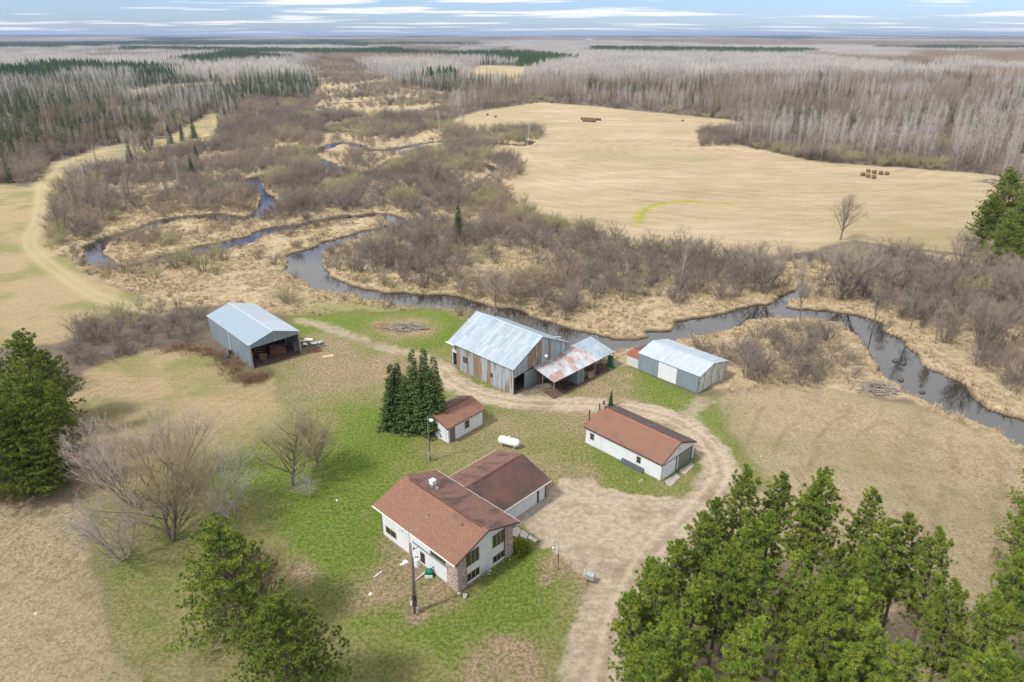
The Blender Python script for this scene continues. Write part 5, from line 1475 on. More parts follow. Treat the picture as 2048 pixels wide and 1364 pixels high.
    MT = {'asp': [V_atrunk, V_aspen], 'brn': [V_bark, V_alder2], 'con': [V_bark, V_spruce, V_spruce_l]}
    kinds = [('asp', 1), ('asp', 2), ('brn', 3), ('brn', 4), ('con', 5), ('con', 6)]
    b1 = [block(s, 40, 4.4, k, 17 if k != 'brn' else 14).mesh('wood_block', MT[k]) for k, s in kinds]
    X, Y = jgrid(-2600, 2600, 850, 2700, 36)
    m = inview(X, Y, 1.0, 60); X, Y = X[m], Y[m]
    Z = zones(X, Y); px, py = to_px(X, Y)
    op = (Z['lawn'] + Z['hay'] + Z['tan'] + Z['dirt'] + Z['brown'] + Z['marsh']) < .2
    op &= ~((fbm(X, Y * .4, 260, 69, 2) > .735) & (Y > 1000))
    con = np.zeros(X.shape, bool)
    for p in CONIF + CON_LIGHT: con |= inpoly(px, py, p)
    nz = fbm(X, Y * .6, 420, 61, 3)
    ki = np.where(con, 4, np.where(nz > .55, 2, 0)) + RG.integers(0, 2, X.size)
    ki = np.where(~con & (fbm(X, Y * .4, 330, 67, 2) > .72) & (Y > 900), 4, ki)
    rot = RG.integers(0, 4, X.size) * 1.5708; sc_ = RG.uniform(.9, 1.15, X.size)
    P = np.stack([X, Y, hill(X, Y)], 1)
    scatter_mass('far_wood', 'grey leafless woods with dark spruce strips in the far distance', P[op], rot[op], sc_[op], ki[op], b1)
    b2 = [block(s + 20, 170, 10, k, 16).mesh('far_block', MT[k]) for k, s in kinds]
    X, Y = jgrid(-15000, 15000, 2700, 13500, 165)
    m = inview(X, Y, 1.0, 200); X, Y = X[m], Y[m]
    nz = fbm(X, Y * .45, 1300, 71, 3); nz2 = fbm(X, Y * .35, 900, 75, 3)
    fieldm = (fbm(X, Y * .5, 800, 79, 2) > .74)
    ki = np.where(nz > .56, 4, np.where(nz2 > .48, 0, 2)) + RG.integers(0, 2, X.size)
    P = np.stack([X, Y, hill(X, Y)], 1); k = ~fieldm
    scatter_mass('horizon_wood', 'blue-grey woods reaching to the horizon', P[k], RG.integers(0, 4, k.sum()) * 1.5708, RG.uniform(.95, 1.2, k.sum()), ki[k], b2)
forest()

# ---- dry sedge tufts on the marsh
def sedge():
    ms = []
    for s in range(4):
        g = np.random.default_rng(s); V = Veg(); k = 26
        b = np.concatenate([g.normal(0, .22, (k, 2)), np.zeros((k, 1)) - .05], 1); d = unit(np.concatenate([g.normal(0, .55, (k, 2)), np.ones((k, 1))], 1))
        V.blades(b, b + d * g.uniform(.45, .85, (k, 1)), .05, 0, s); ms.append(V.mesh('sedge', [V_sedge]))
    X, Y = jgrid(-190, 190, 60, 250, 1.0)
    m = inview(X, Y, .9, 5); X, Y = X[m], Y[m]
    Z = zones(X, Y); rd = river_dist(X, Y)
    px, py = to_px(X, Y)
    k = (Z['marsh'] > .5) & (rd > .1) & (Z['lawn'] < .5) & (Z['brown'] < .5) & (Z['hay'] < .5)
    k &= (fbm(X, Y, 5, 91) > .43) | (rd < 2.5)
    k &= clear_of_buildings(X, Y)
    X, Y = X[k], Y[k]; n = len(X)
    scatter_mass('sedge', 'dry tan sedge tufts covering the river marsh', np.stack([X, Y, np.zeros(n)], 1), RG.uniform(0, 6.28, n), RG.uniform(.5, 1.35, n), RG.integers(0, 4, n), ms)
    # red-brown weeds along the steel shed and the thicket edge
    w = [mk_shrub(50 + i, 1.3, 1.2, 10, 8, .02).mesh('weed', [V_redtwig, V_redtwig]) for i in range(3)]
    line = GL([(335, 700), (400, 700), (440, 715), (470, 740), (500, 762), (520, 758)]); pts = []
    for i in range(len(line) - 1):
        for q in range(5): pts.append(line[i] + (line[i + 1] - line[i]) * RG.uniform() + RG.normal(0, .9, 2))
    line2 = GL([(130, 850), (145, 900), (80, 950), (0, 985), (-40, 1000)])
    for i in range(len(line2) - 1):
        for q in range(8): pts.append(line2[i] + (line2[i + 1] - line2[i]) * RG.uniform() + RG.normal(0, 1.2, 2))
    pts = np.array(pts); dx, dy = pts[:, 0] - E1.ox, pts[:, 1] - E1.oy; c, s = math.cos(E1.th), math.sin(E1.th)
    lv = dx * s - dy * c; ls = dx * c + dy * s; pts = pts[~((lv > -.3) & (ls > -.5) & (lv < 9))]
    n = len(pts)
    scatter_mass('weeds', 'dry red-brown weeds along the steel shed', np.concatenate([pts, np.zeros((n, 1))], 1), RG.uniform(0, 6.28, n), RG.uniform(.6, 1.2, n), RG.integers(0, 3, n), w)
sedge()

# ---- short grass tufts near the camera, and loose stones on the drive
def turf():
    G1 = leaf_mat('lawn_blades', (.09, .14, .02), (.17, .225, .04), .3, rnd=.3); G2 = leaf_mat('straw_blades', (.40, .31, .19), (.28, .21, .12), .3, rnd=.3)
    ms = []
    for s in range(4):
        g = np.random.default_rng(s + 40); V = Veg(); k = 12
        b = np.concatenate([g.normal(0, .10, (k, 2)), np.zeros((k, 1)) - .02], 1); d = unit(np.concatenate([g.normal(0, .7, (k, 2)), np.ones((k, 1)) * .8], 1))
        V.blades(b, b + d * g.uniform(.08, .17, (k, 1)), .018, 0, s); ms.append(V.mesh('tuft', [G1 if s < 2 else G2]))
    X, Y = jgrid(-80, 80, 26, 118, .55)
    m = inview(X, Y, .9, 3); X, Y = X[m], Y[m]; Z = zones(X, Y); b = clear_of_buildings(X, Y)
    nz = fbm(X, Y, 2.2, 301, 3); u = RG.uniform(0, 1, X.size)
    dr = (Z['dirt'] > .3) | (Z['ddist'] < .6)
    k = b & ~dr & (nz > .40) & ((Z['lawn'] + Z['tan'] + Z['brown']) > .4)
    dry = (Z['lawn'] < .5) | (u > .45 + .5 * Z['bright'])
    ix = np.where(dry, 2, 0) + RG.integers(0, 2, X.size)
    sc_ = RG.uniform(.6, 1.3, X.size) * np.where(Z['lawn'] > .5, .8, 1.35)
    n = k.sum()
    scatter_mass('grass', 'short green and straw-coloured grass tufts of the yard and fields', np.stack([X[k], Y[k], np.zeros(n)], 1), RG.uniform(0, 6.28, n), sc_[k], ix[k], ms)
    st = []
    for s in range(3):
        g = np.random.default_rng(s + 60); V = Veg(); c = np.zeros((1, 3)); V.frusta(c - [[0, 0, .02]], c + [[.01, .01, .035]], .06, .03, 5, 0); st.append(V.mesh('pebble', [M['concrete_w'] if s else M['concrete']]))
    X, Y = jgrid(0, 40, 28, 95, .5); Z = zones(X, Y); k = ((Z['ddist'] < .3) | (Z['apron'] > .5)) & clear_of_buildings(X, Y) & (RG.uniform(0, 1, X.size) < .3); n = k.sum()
    scatter_mass('gravel', 'small loose stones on the dirt drive', np.stack([X[k], Y[k], np.zeros(n)], 1), RG.uniform(0, 6.28, n), RG.uniform(.4, 1.3, n), RG.integers(0, 3, n), st)
turf()

# ---- pines, spruces and bare trees around the yard, each a thing with trunk and crown
def split_tree(V, mats, nm):
    tr = V.mesh(nm + '_trunk', mats, 0)
    T = np.concatenate(V.t); Mi = np.concatenate(V.m); VV = np.concatenate(V.v)
    sel = Mi > 0; T2 = T[sel]; u, inv = np.unique(T2, return_inverse=True)
    W = Veg(); W.v = [VV[u]]; W.t = [inv.reshape(-1, 3)]; W.m = [Mi[sel] - 1]; W.n = len(u)
    return tr, W.mesh(nm + '_crown', mats[1:])
def tree(kind, label, x, y, tc, rz, s=1., group=None, cat='tree', z=0., sz=None):
    o = thing(kind, label, cat, (x, y, z), rz, group); o.scale = (s, s, s if sz is None else sz)
    for nm, me in zip(('trunk', 'crown'), tc):
        c = bpy.data.objects.new(nm, me); col.objects.link(c); c.parent = o
    return o
PM = [V_pbark, V_needle, V_needle2]
pine_t = [split_tree(mk_pine(s, 15, r, b, nw, 6, .29, 38, .88, 0., 1.2), PM, 'pine') for s, r, b, nw in ((1, 2.45, .42, 16), (2, 2.2, .50, 14), (3, 2.6, .38, 17), (4, 2.3, .46, 15))]
pine_w = [split_tree(mk_pine(s, 14, 4.9, .10, 20, 8, .31, 28, 1.0, .6, 1.5), PM, 'broad_pine') for s in (11, 12)]
TOPS_ALL = [(1504,948),(1562,944),(1676,944),(1622,972),(1440,994),(1395,1037),(1486,1030),(1742,990),(1604,1056),(1345,1085),(1560,1036),(1780,1060),(1833,1036),(1896,1074),(1734,1106),(1962,1108),(1328,1122),(1457,1090),(1684,1090),(1308,1150),(1382,1150),(1598,1122),(1846,1168),(1640,1160),(1283,1197),(1515,1130),(1432,1180),(1734,1172),(2016,1209),(1904,1246),(1290,1262),(1374,1226),(1506,1238),(1750,1246),(1655,1238),(1974,1279),(1448,1275),(1597,1296),(1697,1296),(1345,1322),(1821,1317),(1531,1337),(2060,1120),(2080,1250),(1930,1180),(1400,1330),(1640,1360),(1760,1370),(1880,1380),(2030,1340),(2050,1180)]
TOPS = [q for i, q in enumerate(TOPS_ALL) if not (q[1] > 1030 and i % 7 == 1)]
hts = [random.Random(i).uniform(13.5, 15.8) for i in range(len(TOPS))]
LBLP = ['at the %s of the pine grove beside the drive']
def grove_where(px, py):
    a = 'north' if py < 1040 else 'middle' if py < 1200 else 'south'
    b = 'western rim' if px < 1400 else 'west part' if px < 1550 else 'centre' if px < 1720 else 'east part' if px < 1900 else 'eastern rim'
    return b, a
TOPS = [q for i, q in enumerate(TOPS) if i not in (23, 36)]
hts = [random.Random(i).uniform(13.2, 15.8) for i in range(len(TOPS))]
_ys = [1000, 1050, 1100, 1150, 1210, 1270, 1500]
ROWN = ['back row', 'second row from back', 'third row from back', 'middle row', 'third row from front', 'second row from front', 'front row']
ORD = ['westernmost', 'second', 'third', 'fourth', 'fifth', 'sixth', 'seventh', 'eighth', 'ninth', 'tenth', 'eleventh']
_row = [next(j for j, v in enumerate(_ys) if q[1] < v) for q in TOPS]
for i, (px, py) in enumerate(TOPS):
    h = hts[i]; x, y = G(px, py, h)
    k = i % 4; rk_ = sorted(j for j in range(len(TOPS)) if _row[j] == _row[i]); rk_.sort(key=lambda j: TOPS[j][0])
    lab = ['tall red pine', 'lanky red pine', 'full-crowned red pine', 'slim red pine'][k] + ', %s from west in the %s of the grove' % (ORD[rk_.index(i)], ROWN[_row[i]])
    tree('pine_tree', lab, x, y, pine_t[k], i * 2.1, h / 15, 'pines in the grove beside the dirt drive')
for (px, py, h, k, s, lab) in [(432, 1052, 12.5, 0, .86, 'broad dark pine on the lawn west of the house, the farther of two'), (556, 1200, 12.5, 1, .9, 'broad spreading pine near the bottom edge southwest of the house')]:
    x, y = G(px, py, h); tree('pine_tree', lab, x, y, pine_w[k], 1.3 * k + .5, h / 14, 'broad pines on the west lawn')
for i, (px, py, h, wd) in enumerate([(35, 672, 14, 1), (-30, 690, 15, 0), (85, 708, 13, 0), (20, 740, 14, 1), (105, 772, 12, 0), (50, 800, 12, 1), (-25, 800, 13, 1), (60, 860, 9, 1), (10, 880, 8, 0)]):
    x, y = G(px, py, h)
    tree('pine_tree', ['dark pine', 'tall pine', 'bushy pine', 'leaning pine', 'dense pine', 'short dark pine', 'wide pine', 'low light green pine', 'low pine'][i] + ' in the clump west of the pasture, ' + ['back row', 'back row edge', 'back row near the thicket', 'second row', 'pasture side', 'middle', 'outer side', 'front', 'front outer side'][i],
         x, y, pine_w[i % 2] if wd else pine_t[i % 4], i * 1.7, h / (14 if wd else 15), 'pines in the clump west of the pasture')
for i, (px, py, h, wd) in enumerate([(2030, 340, 17, 1), (1995, 392, 14, 1), (2055, 400, 15, 1), (2020, 440, 12, 1), (2075, 350, 18, 0)]):
    x, y = G(px, py, h)
    tree('pine_tree', ['tall pine', 'pine at the field side', 'wide pine', 'low pine', 'outermost pine'][i] + ' in the clump at the east end of the hay field', x, y, pine_w[i % 2] if wd else pine_t[i % 4], i * 1.7, h / (14 if wd else 15), 'pines at the east end of the hay field')
for i, (px, py, h) in enumerate([(2135, 915, 10), (2125, 990, 11), (2150, 1060, 11)]):
    x, y = G(px, py, h)
    tree('pine_tree', ['pine with thin drooping foliage', 'ragged pine', 'outer pine'][i] + ' at the east edge of the mown field', x, y, pine_w[i % 2], i * 1.7, h / 14, 'pines at the east edge')
SM = [V_bark, V_spruce, V_spruce_l]
spr_t = [split_tree(mk_spruce(s, 12, r, 34, 10, 15, .085), SM, 'spruce') for s, r in ((31, 2.3), (32, 2.0), (33, 2.5))]
for i, (px, py, h, lab) in enumerate([(822, 697, 12.2, 'tallest spruce left of the pair of tops'), (846, 695, 12.4, 'tallest spruce beside the small shed'), (866, 711, 11.5, 'spruce with a thin spire on the barn side'), (779, 727, 9.8, 'shorter spruce on the lawn side'), (793, 725, 9.8, 'short spruce in front of the tall pair'), (806, 748, 8.5, 'lowest spruce in front'), (858, 740, 9.5, 'spruce nearest the shed roof'), (836, 752, 8.6, 'dense low spruce in the middle')]):
    x, y = G(px, py, h); tree('spruce_tree', lab + ', dark green, in the yard group', x, y, spr_t[i % 3], i * 1.9, h / 12 * (1.15 if h < 11 else .95), 'spruces by the small shed', sz=h / 12)
for i, (px, py, h) in enumerate([(262, 325, 10), (386, 354, 9), (396, 330, 9), (341, 288, 11), (366, 283, 10), (389, 277, 11), (918, 490, 11), (1221, 812, 2.6)]):
    x, y = G(px, py)
    tree('spruce_tree', ['lone dark spruce beside the farm track bend', 'lighter spruce in the thicket west of the river', 'dark spruce behind the lighter one in the thicket', 'left spruce of three by the far track', 'middle spruce of three by the far track', 'right spruce of three by the far track', 'lone bright spruce in the middle of the swamp', 'tiny spruce behind the detached garage chimney'][i],
         x, y, spr_t[i % 3], i, h / 12, sz=h / 12)
# big bare yard trees
BT = {}
BT['maple'] = split_tree(mk_bare(61, 9.5, .13, .15, .85, .10, 16, 8, 8, .008, .9, 4, 0, 1.5), [V_bark, V_maple], 'maple')
BT['maple2'] = split_tree(mk_bare(62, 8.5, .12, .12, .85, .12, 15, 8, 8, .008, .9, 4, 0, 1.45), [V_bark, V_maple], 'maple')
BT['pale'] = split_tree(mk_bare(63, 6.5, .08, .25, 1.0, .10, 12, 6, 6, .0075, .9, 4, .2, 1.7), [V_pale, V_pale], 'pale')
BT['willow'] = split_tree(mk_bare(64, 9.5, .14, .1, .95, .10, 19, 10, 10, .0075, .9, 3, .3, 1.5), [V_bark, V_golden], 'willow')
BT['willow2'] = split_tree(mk_bare(65, 10.5, .28, .05, .95, .16, 30, 13, 12, .0085, .9, 1, .15, 1.35), [V_bark, V_willow], 'willow')
V_elm = leaf_mat('elm_twigs', (.24, .195, .15), (.32, .265, .21))
BT['elm'] = split_tree(mk_bare(66, 11, .22, .05, .75, .22, 24, 9, 8, .014, 1.0, 1, 0, 1.1), [V_bark, V_elm], 'elm')
BT['elm2'] = split_tree(mk_bare(67, 10, .17, .05, .85, .15, 17, 9, 8, .014, 1.0, 3, 0, 1.2), [V_bark, V_elm], 'elm')
BT['ash'] = split_tree(mk_bare(68, 12, .13, .04, .6, .28, 20, 7, 8, .014, .9, 1, 0, .72), [V_bark, V_elm], 'ash')
BT['birch'] = split_tree(mk_aspen(69, 11, 1.5), [V_birch, V_pale], 'birch')
for (k, px, py, s, rz, nm, lab) in [
    ('maple', 276, 1012, 1.05, .3, 'maple_tree', 'large purple-tinged bare maple with many upright stems'),
    ('maple2', 358, 952, 1.0, 2.2, 'maple_tree', 'bare maple behind the large golden willow by the pasture edge'),
    ('willow', 338, 1085, 1.2, 1.0, 'willow_tree', 'big golden-brown budding willow between the bare maples'),
    ('pale', 465, 1032, 1.2, .8, 'bare_tree', 'silvery grey bare tree on the lawn side of the willow'),
    ('pale', 245, 1115, 1.2, 2.9, 'bare_tree', 'silvery grey bare tree on the field side of the willow'),
    ('willow', 528, 1240, .8, 2.0, 'willow_tree', 'small golden willow between the two broad pines'),
    ('willow2', 583, 972, .92, 0.4, 'willow_tree', 'tall olive budding tree with a leaning trunk beside the pasture'),
    ('willow2', 641, 942, .66, 2.6, 'willow_tree', 'smaller round olive tree with a dark trunk on the lawn'),
    ('pale', 622, 992, .42, 1.3, 'sapling', 'thin pale sapling below the two olive trees'),
    ('elm', 1680, 480, 1.15, .5, 'elm_tree', 'vase-shaped bare elm standing alone on the hay field edge'),
    ('elm', 1912, 556, 1.05, 1.5, 'elm_tree', 'large vase-shaped bare elm east of the side channel'),
    ('elm2', 1530, 590, 1.1, .2, 'elm_tree', 'wide bare tree above the side channel mouth'),
    ('elm2', 1688, 600, 1.2, 1.1, 'elm_tree', 'wide bare tree east of the side channel'),
    ('elm2', 1990, 600, 1.0, 2.1, 'elm_tree', 'bare tree by the clump of pines east of the hay field'),
    ('ash', 1870, 690, .7, .1, 'ash_tree', 'thin bare tree on the east river bank'),
    ('ash', 1820, 660, .8, 2.1, 'ash_tree', 'upright bare tree behind the east river bank'),
    ('elm2', 1960, 700, 1.0, 1.1, 'elm_tree', 'pale spreading bare tree near the lower reach'),
    ('elm2', 2020, 640, 1.1, 4.1, 'elm_tree', 'grey bare tree far up the east bank'),
    ('elm', 990, 622, .85, 2.2, 'elm_tree', 'leaning bare tree on the far bank behind the barn'),
    ('birch', 1358, 575, .85, .3, 'birch_tree', 'white-stemmed birch on the north bank'),
    ('birch', 357, 378, 1.0, 1.3, 'birch_tree', 'white forked birch in the west thicket'),
    ('birch', 250, 318, 1.1, .3, 'birch_tree', 'pale birch beside the farm track'),
    ('elm2', 300, 312, 1.1, .9, 'elm_tree', 'round bare tree beside the far track, left one'),
    ('elm2', 275, 308, 1.0, 1.9, 'elm_tree', 'round bare tree beside the far track, right one'),
    ('birch', 1055, 290, 1.0, .3, 'birch_tree', 'pale birch by the pool at the hay field'),
    ('birch', 880, 262, 1.0, 2.3, 'birch_tree', 'pale birch in the upper marsh left of the hay field'),
    ('birch', 925, 268, 1.2, 1.3, 'birch_tree', 'taller pale birch in the upper marsh'),
    ('elm2', 870, 375, 1.0, .3, 'elm_tree', 'spreading grey tree by the narrow pool'),
    ('birch', 1085, 780 - 130, .0, .3, 'birch_tree', '')]:
    if not lab: continue
    x, y = G(px, py); tree(nm, lab, x, y, BT[k], rz, s)
for i, (px, py) in enumerate([(178, 420), (192, 425), (200, 432), (207, 440), (214, 424), (222, 420), (230, 436), (160, 428), (120, 475), (133, 470), (262, 400), (300, 385), (340, 410), (255, 425), (500, 240), (520, 250), (480, 260), (1945, 590), (1850, 590), (1780, 600), (1600, 640), (1745, 660)]):
    x, y = G(px, py)
    tree('ash_tree', ['slim dark-trunked bare tree', 'tall thin bare tree', 'straight bare tree'][i % 3] + ' ' + where_phrase(x, y), x, y, BT['ash'], i * 1.3, .85 + .2 * (i % 3) / 2, 'tall thin bare trees near the river')
# budding round bush behind the steel shed, and yew by the brick corner
def leafball(seed, r, n, mat, h=1.):
    g = np.random.default_rng(seed); V = Veg(); d = unit(g.normal(0, 1, (n, 3))); d[:, 2] = np.abs(d[:, 2]); rad = r * g.uniform(.6, 1.05, (n, 1)) * (1 + .22 * np.sin(d[:, :1] * 5 + seed) * np.cos(d[:, 1:2] * 4))
    b = d * rad * np.array([[1, 1, h]]); e = b + unit(d + g.normal(0, .6, (n, 3))) * r * .16
    V.blades(b, e, r * .05, 1, seed)
    V.spikes(np.zeros((14, 3)) + g.normal(0, .06, (14, 3)), d[:14] * r * .8 * np.array([[1, 1, h]]), .03, 0)
    return V
x, y = G(577, 606); tree('willow_bush', 'round yellow-green budding bush behind the steel shed', x, y, split_tree(mk_shrub(80, 4.6, 1.15, 40, 26, .022), [V_willow, V_willow], 'bush') if False else (mk_shrub(80, 4.6, 1.15, 40, 26, .022).mesh('bush_stems', [V_alder2, V_willow], 0), mk_shrub(80, 4.6, 1.15, 40, 26, .022).mesh('bush_twigs', [V_alder2, V_willow], 1)), 0, 1., cat='bush')
x, y = G(310, 557); tree('willow_bush', 'green-brown bush on the meadow by the western river loop', x, y, (mk_shrub(81, 3.4, 1.2, 30, 20, .025).mesh('bush_stems', [V_alder2, V_willow], 0), mk_shrub(81, 3.4, 1.2, 30, 20, .025).mesh('bush_twigs', [V_alder2, V_willow], 1)), 0, 1., cat='bush')
x, y = G(1041, 1100); yv = leafball(5, 1.15, 2600, V_yew, .75)
tree('yew_shrub', 'rounded yellow-green evergreen shrub at the brick corner of the house', x, y, (yv.mesh('yew_stems', [V_bark, V_yew], 0), yv.mesh('yew_leaves', [V_bark, V_yew], 1)), 0, 1.0, cat='shrub')

# ------------------------------------------------------------------ things in the yard
def top_h(px, py, ty):
    """height of an upright thing that stands at one bearing and ends at another"""
    x, y = G(px, py); lo, hi = 0., 40.
    for _ in range(40):
        m = (lo + hi) / 2
        if to_px(x, y, m)[1] > ty: lo = m
        else: hi = m
    return lo
def T3(name, label, cat, px, py, rz=0, group=None, z=0.):
    x, y = G(px, py); return thing(name, label, cat, (x, y, z), rz, group)
MB.add = lambda s, o, m, **k: s.obj(o, m, **k)
M['pole'] = pm('weathered_pole_wood', (.22, .175, .135), (.13, .105, .085), 3, stretch=(4, 4, .3), bump=.3)
M['hay'] = pm('round_bale_straw', (.20, .13, .075), (.12, .08, .048), 3, bump=.6, rnd=.2, detail=6)
M['brush'] = pm('grey_brush_sticks', (.36, .31, .26), (.22, .18, .145), 3)
M['straw'] = pm('cut_reed_straw', (.46, .33, .19), (.33, .23, .13), 3, rnd=.2)

# utility pole by the house
h = top_h(830.7, 1225.5, 1087)
t = T3('utility_pole', 'tall wooden utility pole with white transformer drum and meter box in front of the house', 'utility pole', 830.7, 1225.5)
MB().tube((0, 0, -.3), (0, 0, h), .17, .12, 10).obj('shaft', M['pole'], t, smooth=True)
MB().tube((.22, -.05, 0), (.20, -.05, h - 1.6), .05, .05, 6).obj('conduit', M['wood'], t)
MB().tube((0, 0, 1.55), (0, 0, 2.25), .2, .2, 10).obj('guard_band', M['black'], t)
zt = h - 2.1
tr = MB().lathe([(0, -.5), (.27, -.48), (.29, -.3), (.29, .35), (.26, .42), (.0, .46)], (.52, .0, zt), 16).obj('transformer', M['white'], t, smooth=False)
for dx in (-.09, .09): MB().lathe([(.02, 0), (.07, .05), (.03, .1), (.06, .16), (.0, .26)], (.52 + dx, 0, zt + .44), 8).obj('bushing', M['darktrim'], tr)
MB().box(.1, .3, -.06, .06, zt - .25, zt + .3).obj('bracket', M['galv'], t)
MB().box(-.42, -.16, -.2, .02, .9, 1.5).obj('meter_box', M['galv'], t)
MB().lathe([(0, .05), (.09, .05), (.09, -.06), (0, -.06)], (-.29, -.24, 1.3), 12, 'z').obj('meter_glass', M['white'], t)
MB().box(.1, .34, -.22, -.05, .1, .8).obj('junction_box', M['galv'], t)
MB().tube((.18, 0, h - .75), (.75, .25, h - .55), .035, .03, 5).obj('bracket_arm', M['darktrim'], t)
MB().lathe([(.02, 0), (.08, .04), (.04, .1), (.08, .15), (0, .22)], (.3, .05, h - .65), 8).obj('insulator', M['darktrim'], t)
an = MB().tube((-.05, .1, h - .5), (-.05, .1, h + 1.7), .03, .02, 5)
an.tube((-.9, -.2, h + 1.55), (.75, .35, h + 1.3), .02, .02, 4)
for k in range(7):
    c = Vector((-.85 + k * .25, -.18 + k * .085, h + 1.54 - k * .04)); L = .55 - .04 * k
    an.tube(c + Vector((-.12, .3, 0)) * L * 1.6, c + Vector((.12, -.3, 0)) * L * 1.6, .012, .012, 4)
    if k in (1, 3, 5): an.tube(c + Vector((0, 0, .25)), c - Vector((0, 0, .25)), .012, .012, 4)
an.obj('antenna', M['galv'], t)
# service wire from the pole to the house eave
def wire(a, b, sag, label, r=.012, n=12):
    m = MB(); a = Vector(a); b = Vector(b); P = [a.lerp(b, i / n) - Vector((0, 0, sag * 4 * (i / n) * (1 - i / n))) for i in range(n + 1)]
    for p, q in zip(P, P[1:]): m.tube(p, q, r, r, 4, False)
    return tag(m.obj('service_wire', M['black']), label, 'wire')
# yard light pole
h = top_h(860, 922, 834)
t = T3('yard_light_pole', 'slim grey light pole with a white lamp in front of the small shed', 'light pole', 860, 922)
MB().tube((0, 0, -.3), (0, 0, h), .12, .08, 8).obj('shaft', M['pole'], t)
MB().tube((0, 0, h - .35), (.42, -.1, h - .25), .03, .03, 6).obj('arm', M['galv'], t)
MB().lathe([(0, .14), (.12, .12), (.24, .0), (.26, -.12), (.0, -.14)], (.5, -.12, h - .35), 12).obj('lamp', M['white'], t)
MB().box(-.16, .1, -.26, -.1, .85, 1.3).obj('meter_box', M['galv'], t)
MB().tube((.12, 0, 0), (.12, -.02, .9), .04, .04, 6).obj('conduit', M['darktrim'], t)
p1 = T3; xa, ya = G(830.7, 1225.5); xb, yb = G(860, 922)
# barn lamp post above the lean-to
x, y = G(1113.8, 708.6, 3.35); hh = 50 - 0; 
lo, hi = 3., 12.
for _ in range(30):
    mm_ = (lo + hi) / 2
    if to_px(x, y, mm_)[1] > 674: lo = mm_
    else: hi = mm_
t = thing('lamp_post', 'thin dark lamp post with a flat head between barn gable and lean-to roof', 'lamp post', (x, y, 0))
MB().tube((0, 0, -.2), (0, 0, lo), .07, .05, 7).obj('shaft', M['darktrim'], t)
MB().box(-.55, .5, -.16, .16, lo - .06, lo + .06).obj('lamp_head', M['galv'], t)
MB().tube((-.3, 0, lo - .5), (.3, 0, lo - .05), .02, .02, 4).obj('brace', M['darktrim'], t)
# feeder poles
h = top_h(1116, 1141, 1086)
t = T3('feeder_pole', 'rusty pole with a curved hook holding a bird feeder beside the drive', 'bird feeder', 1116, 1141)
MB().tube((0, 0, -.2), (0, 0, h * .62), .055, .05, 7).obj('post', M['rustymetal'], t)
m = MB(); m.tube((0, 0, h * .6), (0, 0, h), .025, .025, 5)
arc = [Vector((-.24 + .24 * math.cos(a), 0, h + .22 * math.sin(a))) for a in np.linspace(0, math.pi, 8)]
for a, b in zip(arc, arc[1:]): m.tube(a, b, .022, .022, 5)
m.tube((-.48, 0, h), (-.52, 0, h - .5), .02, .02, 5); m.obj('hook', M['darktrim'], t)
MB().lathe([(0, .26), (.16, .12), (.10, .1), (.09, -.2), (.16, -.22), (0, -.26)], (-.52, 0, h - .68), 10).obj('feeder', M['galv'], t)
h = top_h(666, 1027, 1000)
t = T3('feeder_pole', 'thin pole with a side arm and white feeder on the lawn west of the house', 'bird feeder', 666, 1027)
MB().tube((0, 0, -.2), (0, 0, h), .04, .035, 6).obj('post', M['rustymetal'], t)
MB().tube((0, 0, h), (.7, .1, h + .12), .025, .025, 5).obj('arm', M['darktrim'], t)
MB().lathe([(0, .16), (.14, .05), (.09, .03), (.09, -.16), (0, -.18)], (.62, .1, h - .1), 10).obj('feeder', M['white'], t)
MB().box(0, .5, -.04, .04, -.02, .04).obj('foot', M['rustymetal'], t)
# grey box on a post
t = T3('utility_box', 'light grey utility box on a short post beside the drive', 'utility box', 1174, 1163, -.4)
MB().tube((0, 0, -.2), (0, 0, .65), .09, .09, 6).obj('post', M['rustymetal'], t)
MB().hexa([(-.15, -.32, .6), (.75, -.32, .55), (.75, .3, .55), (-.15, .3, .6), (-.1, -.3, 1.15), (.68, -.3, 1.05), (.68, .28, 1.05), (-.1, .28, 1.15)]).obj('box', M['galv'], t)
MB().tube((-.35, .1, .6), (-.35, .1, 1.3), .06, .06, 6).obj('pipe', M['white'], t)
t = T3('tree_stump', 'small dark stump in a ring of bare soil on the front lawn', 'stump', 1092, 1161)
MB().lathe([(.2, -.1), (.17, .12), (.14, .2), (0, .2)], n=9).obj('stump', M['pole'], t)
# propane tank
xa, ya = G(999, 888); xb, yb = G(1037, 893)
cxx, cyy = G(1018, 893); L = 3.1; r = .56
t = thing('propane_tank', 'white propane tank lying on the grass behind the attached garage', 'propane tank', (cxx, cyy, 0), R(-24))
pr = [(0, -L / 2)] + [(r * math.sin(a), -L / 2 + r * (1 - math.cos(a)) * .8) for a in np.linspace(.25, math.pi / 2, 5)]
prof = pr + [(q, -w) for q, w in reversed(pr)]
MB().lathe(prof, (0, 0, r + .25), 20, 'x').obj('tank', M['tank'], t, smooth=True)
MB().lathe([(.22, 0), (.22, .16), (.17, .24), (0, .25)], (0, 0, 2 * r + .18), 12).obj('dome', M['concrete_w'], t)
for s in (-.9, .9):
    MB().box(s - .12, s + .12, -.42, .42, -.05, .36).obj('cradle', M['concrete'], t)
for s in (-1.0, 1.0): MB().box(s - .04, s + .04, -.05, .05, 2 * r + .2, 2 * r + .36).obj('lifting_lug', M['tank'], t)
